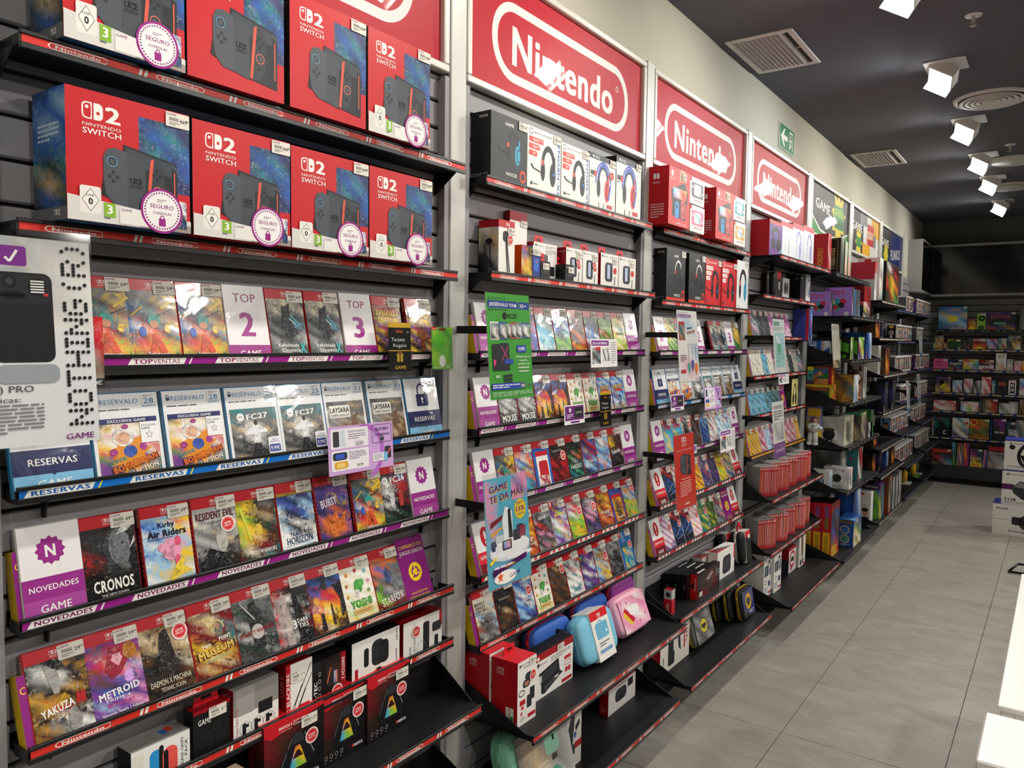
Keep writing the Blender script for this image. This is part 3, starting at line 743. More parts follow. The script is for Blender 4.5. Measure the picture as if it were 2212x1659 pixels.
# ------------------------------------------------------------------ covers: wording of the label, kind of case, printed picture, lettering
BK, OR = 'k', 'o'
COV = {
'nov': ('white and purple NOVEDADES sign card with star badge', 'card', 'nov', []),
'sup': ('white and red sign card with exclamation mark', 'card', 'sup', []),
'top1': ('white TOP 1 sign card', 'card', '1', []), 'top2': ('white sign card with large purple 2', 'card', '2', []), 'top3': ('white sign card with large purple 3', 'card', '3', []),
'resv': ('white and blue RESERVAS sign card with padlock', 'resc', 'res', []),
'usa': ('purple card with yellow recycling arrows', 'usac', 'usa', []),
'splat': ('red game case with teal and orange squad picture', 'sw2', 'EggKE Egggy bgKyy gKtKg bKtqo bwrny KKoKc groog yooyl yeooe etkke',
  [('e', .5, .52, .13, .07, '2fa79c'), ('e', .5, .47, .09, .05, 'c98a66'), ('line', .66, .66, .95, .78, .05, 'f0c62e'), ('line', .05, .56, .3, .68, .03, 'f0c62e'), ('line', .60, .58, .9, .66, .03, '1d1e20'), ('poly', [(.36, .12), (.46, .36), (.56, .36), (.72, .14), (.6, .12), (.52, .26), (.44, .1)], 'e2542a'),
   ('e', .76, .42, .07, .05, 'efc84a'), ('e', .26, .38, .07, .06, '3b63c4'),
   ('t', 'Splatoon', .52, .115, .05, '1a1a1a', .44, 0, 2), ('t', 'Splatoon', .52, .118, .045, 'w', .42, 0, 1), ('t', 'RAIDERS', .52, .045, .075, '15351f', .7, 0, 2), ('t', 'RAIDERS', .52, .047, .062, 'e2702a', .66, 0, 2)]),
'xeno': ('red game case with dark armoured figure under clouded sky', 'sw2', 'Kgdqg gddgK gdKgd KgKKg gKKcg KgkKg gKkKG gGKgG EgKgE EKGKE KEEEK',
  [('poly', [(.4, .75), (.62, .8), (.58, .6), (.68, .5), (.6, .28), (.52, .45), (.44, .3), (.42, .5), (.34, .44)], '1d2126'), ('line', .56, .6, .72, .52, .03, 'bfe8f0'), ('line', .6, .66, .84, .5, .03, '7ac4d6'),
   ('t', 'Xenoblade', .45, .225, .055, 'f2f2ee', .58, 0, 1), ('t', 'Chronicles', .54, .155, .055, 'f2f2ee', .56, 0, 1), ('t', 'X', .84, .19, .15, '3fb8bf', .16, 0, 2), ('t', 'Definitive Edition', .6, .1, .022, 'd8402f', .36), ('rr', .18, .01, .9, .065, .02, '1f4a52'), ('t', 'Nintendo Switch 2 Edition', .54, .037, .028, 'w', .62, 0, 0)]),
'dk': ('red game case with yellow lettered brown and purple burst', 'sw2', 'KNNNK NrrrN KyYyK kyYyk nPkPn kyrnk yvnnP knPny ykvyk Pykkv kyvyk',
  [('t', 'DONKEY KONG', .5, .81, .045, 'b33a2a', .5, 0, 2), ('t', 'BANANZA', .5, .73, .1, '3a2410', .84, 0, 2), ('t', 'BANANZA', .5, .735, .085, 'f0c62e', .8, 0, 2), ('e', .52, .4, .15, .1, '8a4a2a'), ('e', .5, .2, .1, .12, '7a4024')]),
'cronos': ('red game case with grey helmet against black', 'sw2', 'KKKKK KKNkK NKKKK RKKKK rRKKk RNKkk kkKKk kkkkk kkkkk kkkkk kkkkk',
  [('e', .62, .62, .25, .22, '3c3f45', 22), ('e', .68, .62, .2, .215, 'a9adb2', 20, -.25, .25), ('e', .68, .62, .19, .215, '6f7378', 20, .25, .75), ('ro', .74, .66, .025, '2a2b2e', 10), ('poly', [(.64, .76), (.76, .86), (.95, .84), (.84, .79), (.7, .77)], 'd9d9d6'), ('poly', [(.86, .58), (.98, .66), (.97, .72), (.88, .61)], 'c9c9c6'), ('g', .38, .36, .84, .44, 'kKgK KKkg', 1),
   ('t', 'CRONOS', .5, .225, .13, 'f0efe9', .74, 0, 2), ('t', 'THE NEW DAWN', .5, .115, .03, 'e4e3df', .5, 0, 0), ('t', 'bloober', .52, .035, .025, 'c9c9c6', .2)]),
'kirby': ('red game case with pink ball in blue yellow sky', 'sw2', 'sssyo bbsoy wbsyd sbssy swsps bssyc wsbyy sssyc wsyyw swysc wwscs',
  [('e', .56, .46, .2, .13, 'f2a2c4', 22), ('e', .36, .5, .08, .05, 'f2a2c4'), ('e', .7, .55, .07, .06, 'e5577a'), ('e', .66, .32, .06, .07, 'e5577a'), ('poly', [(.44, .08), (.6, .26), (.84, .4), (.76, .24), (.95, .16), (.74, .14)], 'f2d23e'), ('t', 'Kirby', .5, .77, .065, '1c2a5a', .34, 0, 2), ('t', 'Air Riders', .5, .67, .085, '15161a', .8, 0, 2), ('line', .1, .61, .62, .61, .012, '2a3a6a')]),
're': ('red game case with pale cloaked figure in grey', 'sw2', 'GGGGG GGGGG dGGgG gGggd GgggG gGgqG GgGKg gKKKg KKkkN KkkkN kkkkk',
  [('e', .6, .44, .14, .16, 'b9b6b0'), ('poly', [(.1, .2), (.3, .36), (.5, .3), (.72, .24), (.85, .1), (.8, 0), (.05, 0)], '1b1c1f'), ('t', 'RESIDENT EVIL', .5, .77, .095, '57222a', .88, 0, 2), ('t', 'requiem', .5, .685, .04, '55565a', .5, 0, 0), ('t', 'CAPCOM', .82, .03, .025, 'd0b060', .2)]),
'hyrule': ('red game case with golden haired warrior and dark throng', 'sw2', 'EyKKE lyKgK EyEnK ylKqE lynEg eyyEK lyqRK EqRRE KdRRK RNEtE KREEt',
  [('e', .5, .46, .1, .08, 'e2c24a'), ('line', .1, .78, .28, .34, .05, 'cfd64a'), ('t', 'HYRULE WARRIORS', .52, .17, .055, 'efeee6', .76, 0, 1), ('t', 'La era del destierro', .6, .1, .035, 'c8d8d0', .5)]),
'trails': ('red game case with white and blue group picture', 'sw2', 'bBBvb vBBvB sbBsK wBvbs sBKbw wKwBs wsKKw wwgKw wwwww wwwsw wswws',
  [('r', 0, .83, 1, .87, 'b8902f'), ('t', 'DELUXE EDITION', .5, .85, .022, '3a2a10', .5), ('t', 'TRAILS', .42, .285, .06, '27406e', .36, 0, 1), ('t', 'beyond the', .76, .3, .03, '27406e', .24), ('t', 'HORIZON', .5, .2, .1, '27406e', .72, 0, 1), ('line', .1, .13, .9, .16, .01, '6aa0cc'), ('t', 'NIS', .82, .08, .06, '15161a', .24, .1, 2)]),
'bubsy': ('red game case with orange animal shape on violet', 'sw2', 'vBvnB vvPvB BvvvP vvvyv BvoBv vBvov voovB Booov vnoov Bvovv vBvBv',
  [('poly', [(.2, .42), (.34, .3), (.44, .42), (.56, .48), (.62, .34), (.86, .46), (.78, .26), (.6, .16), (.5, .06), (.36, .12)], 'd9722c'), ('t', 'BUBSY', .36, .62, .12, 'e8e2f0', .5, .12, 2), ('t', '4D', .78, .65, .12, '5a64b8', .26, .05, 2)]),
'fc26': ('red game case with two footballers on dark stand', 'sw2', 'KKKKK BgKbB KwgrK gwKrR KwkRK gKkRk kwkkR KKEkk EEkEk kEEkE kkEkk',
  [('ro', .17, .76, .1, 'e8e8e4', 16), ('t', 'EA', .17, .765, .03, '1a1a1c', .09), ('t', 'FC26', .62, .77, .1, 'f2f2ee', .54, .08, 2), ('poly', [(.26, .56), (.44, .56), (.42, .32), (.28, .32)], 'd9d9d9'), ('poly', [(.58, .56), (.76, .56), (.74, .32), (.6, .32)], 'c23a3a')]),
'yak2': ('red game case with two pale faces and gold', 'sw2', 'kKkkn kwKkN kGwKY kgGkN YkkYn kYYkk nYrnk kkkKk nYgwk YngGw NnkGk',
  [('poly', [(.28, .82), (.34, .66), (.4, .5), (.5, .52), (.52, .7), (.46, .84)], 'a9a6a2'), ('poly', [(.3, .86), (.44, .88), (.54, .74), (.42, .78)], '0f0f11'), ('poly', [(.56, .3), (.7, .34), (.8, .2), (.72, .04), (.58, .08)], '9c9a96'), ('poly', [(.4, .4), (.56, .5), (.66, .44), (.5, .36)], 'c99a2a'), ('t', 'YAKUZA', .42, .36, .085, 'f4f3ee', .56, .16, 2), ('t', '極', .82, .4, .1, 'c8282f', .18, 0, 2), ('t', 'KIWAMI II', .46, .27, .03, 'd9c0a0', .34), ('t', 'SEGA', .88, .04, .035, '2a55a8', .16, 0, 2)]),
'metroid': ('red game case with purple armoured picture', 'sw2', 'PvPPv vgrrP PrrPn nrGPY Pnrps vnPpP PvBbv vPbvP PsPpP vPPvp PvvPv',
  [('poly', [(.3, .56), (.44, .8), (.66, .8), (.74, .62), (.6, .5), (.4, .46)], 'a02a40'), ('poly', [(.44, .66), (.56, .58), (.66, .66), (.62, .72), (.48, .72)], 'e8a8b8'), ('e', .72, .44, .1, .07, 'd8a8f0'), ('e', .8, .72, .13, .1, 'b8762c'), ('t', 'METROID', .5, .315, .08, 'f2f2f4', .76, .08, 2), ('t', 'PRIME 4', .46, .24, .035, 'e8e0f0', .44), ('t', 'BEYOND', .5, .18, .04, 'c0509a', .5), ('rro', .08, .065, .92, .13, .03, .006, 'c9a8e0'), ('t', 'Nintendo Switch 2 Edition', .5, .097, .04, 'f2e8f8', .76)]),
'daemon': ('red game case with dark mech on amber sky', 'sw2', 'qnndn dqnqq nqKqn NqKqd nKkKq KkkKq NkkNd NKkNn kNNkN NkkNn kNNkN',
  [('poly', [(.42, .8), (.58, .82), (.66, .5), (.7, .2), (.5, .26), (.24, .18), (.3, .4)], '2a2320'), ('t', 'DAEMON X MACHINA', .5, .225, .07, 'e6dcc4', .84, 0, 0), ('t', 'TITANIC SCION', .52, .14, .05, 'e6dcc4', .5, 0, 0)]),
'museum': ('red game case with dinosaur skeleton picture', 'sw2', 'RRRRR RqdRR RRqRR oRqRt RNRNt NyNRt RyYyR RYqYR RqRqR NRYRN RRYRN',
  [('poly', [(.3, .78), (.5, .82), (.6, .72), (.42, .66)], 'd8c08a'), ('ring', .62, .62, .16, .12, .04, 'c8b078', 16, .0, .5), ('t', 'TWO', .3, .45, .05, 'f0e8d8', .22, .08, 2), ('t', 'POINT', .74, .5, .05, 'f0e8d8', .28, .08, 2), ('t', 'MUSEUM', .5, .37, .105, '3a2010', .88, .1, 2), ('t', 'MUSEUM', .5, .375, .09, 'e6c060', .82, .1, 2), ('t', 'EXPLORER EDITION', .52, .275, .03, '9fd0a8', .6, .1), ('t', 'SEGA', .86, .05, .045, '3a58c0', .2, 0, 2)]),
'dynasty': ('red game case with grey dark warrior', 'sw2', 'gGgGg EgggK gEKKg gKkKg KGKKg gKGKK KGGKg EKKKE KKEKK KgKKG KKKKg',
  [('poly', [(.4, .8), (.56, .82), (.7, .5), (.66, .2), (.4, .2), (.34, .5)], '26282a'), ('line', .2, .84, .5, .58, .02, 'd8d8d4'), ('ro', .52, .42, .16, 'b8b4b0', 18), ('t', 'DYNASTY WARRIORS', .5, .43, .055, '8e1f26', .86, .06, 2), ('t', 'ORIGINS', .54, .36, .03, 'd8c8c0', .4), ('t', 'KT', .92, .04, .03, 'w', .08)]),
'yak3': ('red game case with suited man in red light', 'sw2', 'rRkKk rRkKk RGwKk RGkgK rGKkk RGkGR rGGkk RGgkR rgGkk RGgkk rkkkk',
  [('poly', [(.24, .7), (.36, .72), (.42, .4), (.4, .05), (.24, .05), (.2, .4)], 'b8a8a4'), ('poly', [(.54, .74), (.66, .76), (.8, .4), (.74, .1), (.56, .1)], '17171a'), ('t', '3', .48, .34, .12, 'f4f3ee', .1), ('t', 'DARK', .72, .37, .06, 'f4f3ee', .3), ('t', 'TIES', .72, .3, .06, 'f4f3ee', .28), ('t', 'Yakuza', .22, .31, .05, 'f4f3ee', .3), ('t', 'SEGA', .86, .04, .04, '2a55a8', .2, 0, 2)]),
'ff7': ('red game case with fiery sunset and tiny figures', 'sw2', 'BBKvb BbKKb vBKbB Kbrov Korro boyor rodyo oyyyn Knynk kNdNk NKoKn',
  [('poly', [(.38, .74), (.58, .84), (.5, .66), (.42, .68)], '26262c'), ('poly', [(.7, .7), (1, .72), (1, .3), (.84, .2), (.88, .5)], '23202a'), ('poly', [(.55, .14), (.57, .44), (.61, .44), (.63, .14)], '2a1a1a'), ('poly', [(.2, .1), (.24, .36), (.32, .34), (.34, .1)], '221a22')]),
'yoshi': ('red game case with cream doodled cover and green title', 'sw2', 'dwdwd wdwdw dwdwd wdwdw dwdwd wdwdw dwdwd wdldw dlwld dydyd wdwdw',
  [('ro', .2, .76, .05, 'd9862a', 10), ('ro', .5, .8, .05, 'c23a34', 10), ('ro', .8, .76, .06, '7ab0c0', 10), ('ro', .14, .6, .05, 'b8763a', 10), ('ro', .86, .6, .05, 'e290b8', 10), ('ro', .82, .46, .05, '6a9a5a', 10), ('ro', .12, .44, .05, 'c9a03a', 10), ('e', .5, .56, .13, .11, '4aa34a'), ('e', .62, .6, .09, .06, '5ab85a'), ('e', .44, .46, .09, .06, 'e8e4da'), ('t', 'YOSHI', .5, .31, .12, '245a2a', .68, 0, 2), ('t', 'YOSHI', .5, .313, .1, '5fb84a', .64, 0, 2), ('rr', .22, .15, .82, .23, .02, 'd9b06a'), ('t', 'and the Mysterious Book', .52, .19, .03, '5a3a1a', .5)]),
'star': ('red game case with armoured crew on orange sky', 'sw2', 'oornn ogooN obotg Kobng ogbgg kgnGg lgGkg LegGg RlRgR NRRRR RNRRN'.replace('L', 'l'),
  [('poly', [(.4, .6), (.5, .74), (.58, .6), (.56, .44), (.42, .44)], '4a5a8a'), ('poly', [(.62, .66), (.74, .7), (.84, .5), (.8, .3), (.62, .3)], '7d7f84'), ('e', .2, .4, .08, .08, '5a8a3a'), ('t', 'STARFOX', .52, .2, .12, 'f0efe9', .8, .1, 1)]),
'bomber': ('blue edged case with white and pink ball hero picture', 'ps', 'Yqdow gqdqw dywwq qdwwd ywppq oywwo eowmd PgboT PvoYt gPgtg PgPte'.replace('T', 't'),
  [('28', 'AGOSTO'), ('r', .05, .66, .95, .72, '2a2f66'), ('t', 'EXCLUSIVA GAME', .5, .69, .032, 'w', .56, 0, 1), ('star', .5, .32, .34, .2, 9, 'e2902a'), ('e', .42, .5, .16, .1, 'f2efe9'), ('e', .41, .49, .11, .07, 'eab89a'), ('e', .46, .62, .05, .03, 'a8348a'), ('e', .5, .34, .1, .07, '2f55b0'), ('e', .26, .34, .06, .04, 'a8348a'), ('e', .7, .38, .06, .045, 'a8348a'),
   ('t', 'SUPER', .3, .24, .045, '3a8a8a', .28, .3, 2), ('t', 'BOMBERMAN', .56, .2, .085, '5a1a10', .72, .26, 2), ('t', 'BOMBERMAN', .56, .203, .07, 'e8762a', .68, .26, 2), ('t', 'COLLECTION', .6, .11, .055, 'f0ede6', .6, .26, 2), ('r', .68, .42, .95, .66, 'f2f2f2'), ('t', 'EXCLUSIVA', .81, .62, .026, '2a2f66', .22), ('t', 'GAME', .76, .585, .026, '2a2f66', .13), ('star', .81, .51, .06, .026, 5, '2a2f66'), ('star', .81, .51, .046, .02, 5, 'f2f2f2')]),
'fc27': ('blue edged case with white shirted footballer above city', 'ps', 'tttgt gtggt tgggt ggwgg gqwqg KgwgK gKwKg KgKgK gKkKg KqKkK gKkgK',
  [('25', 'SEPTIEMBRE'), ('ro', .24, .61, .07, 'f2f2ee', 16), ('t', 'EA', .24, .615, .025, '1a2a30', .07), ('t', 'FC27', .56, .615, .075, 'f4f4f0', .42, .06, 2), ('e', .52, .53, .035, .035, '3a2a22'), ('poly', [(.43, .49), (.6, .49), (.72, .42), (.72, .39), (.58, .43), (.58, .26), (.45, .26), (.45, .43), (.3, .37), (.28, .4)], 'eceef0'), ('poly', [(.46, .26), (.58, .26), (.62, .06), (.54, .06), (.52, .2), (.47, .04), (.42, .04)], '1c1e22'), ('rr', .72, .1, .97, .32, .02, 'f0f0f2'), ('rr', .735, .12, .955, .22, .015, '3a4aa0'), ('t', '9,99€', .845, .17, .055, 'w', .18, 0, 1), ('t', 'REGALO', .87, .285, .018, '3a4aa0', .14), ('t', 'EXCLUSIVO', .85, .255, .018, '3a4aa0', .18)]),
'lays': ('blue edged case with brown peak under grey sky', 'ps', 'Kgggg gggqg GgggK gGgng gGgnG Ggnqg gnqnn gnNqn KnnNn NKNkN KNkNk',
  [('31', 'JULIO'), ('poly', [(.3, .0), (.55, .3), (.66, .5), (.72, .5), (.8, .34), (.95, .12), (.95, 0)], '7a5a40'), ('g', .5, .02, .9, .3, 'gnqn nqnN qnNn', 1), ('poly', [(.05, .1), (.16, .3), (.3, .18), (.36, .05), (.05, .05)], '7d8a90'), ('r', .1, .48, .6, .66, 'f0efe9'), ('t', 'LAYSARA', .35, .595, .075, '15161a', .46, 0, 2), ('t', 'SUMMIT KINGDOM', .35, .515, .035, '3a3b3e', .44)]),
# second bay
'mouse': ('red game case with black and white cartoon smoke', 'sw2', 'KKkKK kgKGk KGgwK kgwgK KGwGk kgGgK KwgwK kKKKk KKkKK kKKkK KkKkK', [('t', 'MOUSE', .5, .2, .13, 'f4f3ee', .76, .03, 2), ('t', 'P.I. FOR HIRE', .55, .08, .03, 'd0d0cc', .4)]),
'zel1': ('red game case with icy blue mountain picture', 'sw2', 'ttqKt cdtKg tqcgK tcgEK scctg wcctt scwct wcttc wwttw tcsct qttqt', [('poly', [(.2, .16), (.45, .45), (.8, .16)], '9fdcE8'.replace('E8', 'e8')), ('t', 'ZELDA', .5, .17, .07, 'f0f4f0', .54, 0, 1)]),
'zel2': ('red game case with dark figure above green hills', 'sw2', 'BbBsb BbbBt bBKsb bbKwb sbKbs eKkse leKel ellel eeKle elEle eEleE', [('t', 'ZELDA', .5, .14, .07, 'f0f4f0', .5, 0, 1)]),
'firex': ('red game case with armoured fire picture', 'sw2', 'grrGg gGgGg KgKGg gKgKg KogNq nKogn NgKoN oNKon NoyoN oNooy NoNoN', [('poly', [(.2, .8), (.5, .62), (.8, .8), (.6, .72)], '9a2a30')]),
'blueracers': ('red game case with blue figures and green night', 'sw2', 'EKgKE lEKKl KBKBK BvbKE bwbBK BsbwB wbKbw rbwgK Bgwbl KwBlE gEblK', [('t', 'SONIC', .5, .13, .07, 'e8e8f0', .5, 0, 2)]),
'moment': ('red game case with olive green garden picture', 'sw2', 'EeEEe lelEe eEdEl Eeeel qrnlE enqne leene lelel eleqe llele elell', [('t', 'Moments', .5, .62, .06, 'f0efd8', .66, 0, 0)]),
'animal': ('red game case with pale yellow meadow picture', 'sw2', 'qldyq lqydl ydlyd dwgbd lrdlq lywlr qllyd dylql yldyl lqydl ldyll', [('t', 'CROSSING', .5, .5, .06, '5a7a3a', .6, 0, 2)]),
'mario1': ('red game case with red and deep blue picture', 'sw2', 'Bvobn vbrBv brrvB vBnbr bvBrb BbvbB vbBvb rBrbv bBrbv bvbBb vbBvb', []),
'sonicx': ('red game case with orange blue crossed world picture', 'sw2', 'oobsb qosob obwoc osbqo dbcno swoyb ocbob bscto tbcgb BtbcB bgBtB', []),
'meat': ('red game case with red blob inside blue border', 'sw2', 'bbbbb bbbbb bbbbb bbbbb bbbbb bbbbb bbbbb', [('r', .14, .0, .86, .78, 'f0ece8'), ('r', .14, .7, .86, .8, 'c8232e'), ('rr', .26, .24, .8, .6, .12, 'c02a30'), ('g', .2, .1, .8, .3, 'RwrR wrRw rwRr', 1)]),
'shadow': ('red game case with crimson shadowed figures', 'sw2', 'KNNKN NkKNk NKkNN RNKRN rRkRr RrkrR RkKRr rRkRR RRkrR NRkRN RNRRN', [('t', 'SHADOWS', .45, .74, .05, 'd8c8c0', .6, 0, 0)]),
'hades': ('red game case with black green witch picture', 'sw2', 'KEKKE EkKkE KkEkK kEgEk KekoE EkGkE tkgkt EkekE KtEtK ektke EkEkE', [('t', 'HADES', .5, .32, .09, 'e4eae0', .72, 0, 1), ('t', 'II', .5, .21, .06, '5fd0a0', .12, 0, 1)]),
'outlaw': ('red game case with blue and red space scene', 'sw2', 'BvbBb vBrbv bnBrb BqvBr vbgrv BvrbB bsgbs Bwsgb KBbsB KkBKb kBKkB', [('t', 'OUTLAWS', .5, .36, .06, 'e8e0d8', .7, 0, 1)]),
'octo': ('red game case with sky blue sword figure', 'sw2', 'sGbsb bGwGs sgwgc bsGso obcgb csgbc oscgo bsogs gbosb sbcbs bscob', []),
'yak0': ('red game case with gold on black and red lettering', 'sw2', 'kNpkN YYkkn yYknk YykNk kNkRk kkNkk kKkkp kkKkk NkkNk kkkkN NkkkN', [('t', 'Yakuza', .42, .45, .1, 'f4f3ee', .7, .1, 1)]),
'bluey': ('red game case with sky blue puppy quest picture', 'sw2', 'bsbsb sbsbs bsbsb sbssb sbsbs bBssb sboss bwswb qsnqs qnqnq nqnnq', [('t', "Bluey's", .42, .76, .06, 'f4f3ee', .5, .05, 2), ('t', 'QUEST', .5, .63, .1, '5a3a1a', .8, 0, 2), ('t', 'QUEST', .5, .635, .085, 'f0b62e', .76, 0, 2), ('rr', .2, .52, .84, .57, .02, 'd6402f'), ('e', .54, .32, .12, .12, '3a5a9a'), ('e', .5, .3, .07, .06, 'a8c8e6')]),
'pinkdark': ('red game case with grey pink monster picture', 'sw2', 'GgGgG gKgGg GKKgK KrKgK KKrKg KpKKg gKKpK KKgKg GKpKg KgKKq KyKqK', [('t', 'GEAR', .5, .74, .07, 'e0e0e0', .5, 0, 1)]),
'ballz': ('game case with violet crowded fight picture', 'sw1', 'vPvyv PvyvP vrvPv vPlvP sPvws PwyPv vwsPw PlwoP vsPwv wPvyP PvPwv vPsPv', [('t', 'SPARKING!', .55, .7, .06, 'f0d23e', .7, .05, 2)]),
'tennis': ('red game case with grey and red sport picture', 'sw2', 'gGgqw GwrgG gPrrG Gwrwg lgwle yeley leyll elyel eyloe lelye eleyl', [('t', 'TENNIS', .5, .2, .08, 'f0d23e', .7, .04, 2)]),
'chrono': ('red game case with grey pink dancing smoke', 'sw2', 'KKgKK KgGgK vKgpK KvGpK vKpGv KpgpK vKpKv KKvKK vgKvK gvKgv KvgKv', [('t', 'CHRONOS', .5, .77, .05, 'd8d8dc', .7)]),
'prince': ('red game case with running shadow on orange', 'sw2', 'nnoNn oynNo nkkyo okKon ykoyn onRno RonRo noRRd nRooR RnRoR nRRnR', [('t', 'Rogue', .5, .42, .08, 'e8d8c0', .66, .06, 1), ('t', 'Prince of Persia', .5, .3, .04, 'e8d8c0', .7)]),
'bluebox': ('red game case with small yellow picture on blue', 'sw2', 'bvbvb vbvbv bvbvb vbvbv bvbvb vbvbv bbvbb', [('r', .12, .0, .88, .72, 'c8232e'), ('g', .14, .02, .86, .64, 'yoyo yKNy yKKo okNy NyoN', 1), ('t', 'Prince', .5, .18, .06, 'f0ece0', .5, .06, 1)]),
'harvest': ('red game case with yellow and sky farm picture', 'sw2', 'ssbss sybsb sosyb bsybs lessb eyloe lqeyl yelqe oeyle leqol elyel', [('t', 'STORY', .42, .74, .08, 'e0902a', .6, 0, 2)]),
'bravely': ('red game case with pale cover and horse riders', 'sw2', 'ddwdd dwdwd wddwd sdwds dsgKd dgKgs rgKng gnKgs KGggn gKgKG dgdgd', [('t', 'BRAVELY', .3, .76, .06, '3a3a3e', .5, 0, 1), ('t', 'DEFAULT', .3, .69, .06, '3a3a3e', .5, 0, 1), ('t', 'FLYING FAIRY', .34, .63, .03, '5a5a5e', .5)]),
'annivers': ('red game case with black cover and bronze creature', 'sw2', 'KKKKK KkKkK kKKKk KkKnK KkNkK kNqNk KNnnk kKnNK KnNkK kKkKk KkKkk', [('t', 'Anniversary', .5, .68, .05, 'c8c0b0', .6, 0, 0)]),
'disg': ('red game case with blue crowd of riders', 'sw2', 'bvsbv sbvsb vsbwv bwsvb svwbs bsvKw sbBws vsbsB BsvbB KBsBv BvBKB', []),
'brownact': ('red game case with brown gloomy machine', 'sw2', 'NnNgN nNqnN NgnNn gnKnN nKnNg NnKKn nKNnK NnKNn KnNKn NKnNN KNNKN', []),
'comic': ('red game case with white comic panels', 'sw2', 'wtwrw tKwKr wKwgw twrwt Kwtwr wgwKw wwwww wtwtw wwtmw wtwww wwwww', [('t', 'STORY', .55, .2, .08, '2fa09a', .5, .1, 2)]),
'ballz2': ('red game case with grey violet fight crowd', 'sw2', 'vKoKv lvPvK vKgPv gvPwK Pgvwg vwPvs KvwPv gPvKw vsgPv PvKvP KvPvK', []),
'sand': ('red game case with sand coloured sky adventure', 'sw2', 'stsqs qsnqs snqns qsqns sqnrq cqqsn scqnq sqnys bsqyn qbnyq nqByq', [('t', 'SAND LAND', .5, .68, .08, 'c8a04a', .7, .06, 2)]),
'hogw': ('red game case with grey castle picture', 'sw2', 'gGggG GgGgg gggGg gGKgg KgKKg gKkKg KgKkK gKKgK KkgKK kKgKk KkKkK', [('t', 'LEGACY', .5, .68, .06, 'd8d8d4', .6)]),
'bluemini': ('game case with blue border and small teal picture', 'sw1', 'ssbsb bsbbs bbbbb bbbbb bbbbb bbbbb bbbbb', [('r', .12, .04, .88, .66, '2a7a80'), ('g', .14, .06, .86, .6, 'ytby tyct ctby ytct tycy', 1)]),
# third bay
'turq': ('red spined case with turquoise and red title', 'sw1', 'tEtEt cRRct crRrc ccccc cyccb ccycc bcycc cydcb ccycb cycyc bcycb', [('t', 'BOWSER', .5, .76, .1, 'b8303a', .7, .04, 2)]),
'darkwar': ('game case with white dark robed fighter', 'sw1', 'wgwGw gwKwg wKgKw GKkKg wKkgw gkKkw KgkKg gKwKK KkgkK gKKgK wKgKw', []),
'brownwar': ('game case with brown dark adventure picture', 'sw1', 'KnKgK nKRKn KgKnK RKnKR KKgKn nKRKK KnKgK RKKnK KKnKR KRKKn nKKRK', []),
'bluecov': ('game case with deep blue blurred picture', 'sw1', 'bBbBb BbsbB bsbBb BbBsb bBsbB BbBbB BBbBB bBBbB BBbBB BbBBb BBBBB', []),
'redwhite': ('red game case with white comic tilt', 'sw1', 'rwrrw wgwgw wKwrw rwgwK wKwwr gwrwg wwKww rwgwr wKwwg rwwrw rrwrr', []),
'anime': ('game case with blue and white anime group', 'sw1', 'swbws wBwsw bwswB wsBws BwswB wswbw sBwsw wsbws bwswb swsws wswsw', []),
'sports': ('game case with sky blue sports wording', 'sw1', 'sbsbs wsbsw bswob wobsw swbws cwswc wcscw cwcwc wcwcw cwcwc wwcww', [('t', 'Sports', .55, .22, .1, '2f9ac0', .7, .06, 2)]),
'silver': ('game case with white and orange glitter cover', 'sw1', 'wGwrw Gwgwo wrwGw gwowr wGwgw owGwr wgwow rwGwg wowrw Gwgwo wrwGw', []),
'yellowx': ('game case with yellow and red action cover', 'sw1', 'yryKy rKyry yrKyr Kyryo yoyrK ryKyy yyrKy Kyryo yryKy royyr yKyry', []),
'violetx': ('game case with violet dark action cover', 'sw1', 'vKvGv KvgvK vGvKg gvKvG vKgvK Kvrvg vKvKv gvKvr vKvgK KvGvK vKvKv', []),
'darkv': ('game case with dusky purple cover', 'sw1', 'KvKPK vKKvK KPKvK vKvKP KKvKK PvKKv KvKPK KKvKK vKPKv KvKKv KKvKK', []),
'yelgreen': ('game case with yellow green party cover', 'sw1', 'yeyly lyeyo yolye eylry yreyl lyoye yelyr oylye yeylo lyeyr yloye', []),
'greygreen': ('game case with grey green explorers cover', 'sw1', 'qgqyE gqEgq qyqgq EgyqE qEqgy gqbEq EqgqE bgqEg qEbgq EqgEb gEqgE', []),
'purplew': ('game case with purple and white burst cover', 'sw1', 'PvPvP vPwPv PwPwP wPwpw PwpwP wpwPw pwPwp wPwpw PwpwP vPwPv PvPvP', []),
'cyber': ('game case with black blue scrawled cover', 'sw1', 'KrKrK rgKrK KKrKK KBKrK BKbKB KbKBK bKBKb KBKbK BKkKB KkBkK kKkKk', [('line', .2, .3, .85, .5, .02, 'b9c8e8'), ('line', .3, .22, .9, .28, .015, 'b9c8e8')]),
'pinkw': ('game case with white pink and yellow cover', 'sw1', 'wpwyw pwrwp wpwpw ywpwr wpwyw pwpwp wywpw pwrwy wpwpw ywpwp wpwyw', []),
'tealg': ('game case with teal and green jungle cover', 'sw1', 'tetyt yteEt tEety eyteE tetEy Etyte tEeyt ytEet teytE Eteyt tEtet', []),
'jungle': ('game case with green and brown jungle cover', 'sw1', 'EeEyE eEneE EneEe yEeEn eEnEe EyeEn nEeEe EenEy eEyEe EneEE EEeEE', []),
'greyact': ('game case with grey portrait cover', 'sw1', 'gGgKg rgGgK gKgGg KgrgG gGKgg gKgGr KgGgK gKgrg GgKgG gKGgK KgKgK', []),
'grn': ('game case with lime and dark title', 'sw1', 'lElEl ElylE lylEl EyKyE lKyKl EyKyE lylEl ElElE lElEl ElElE lElEl', []),
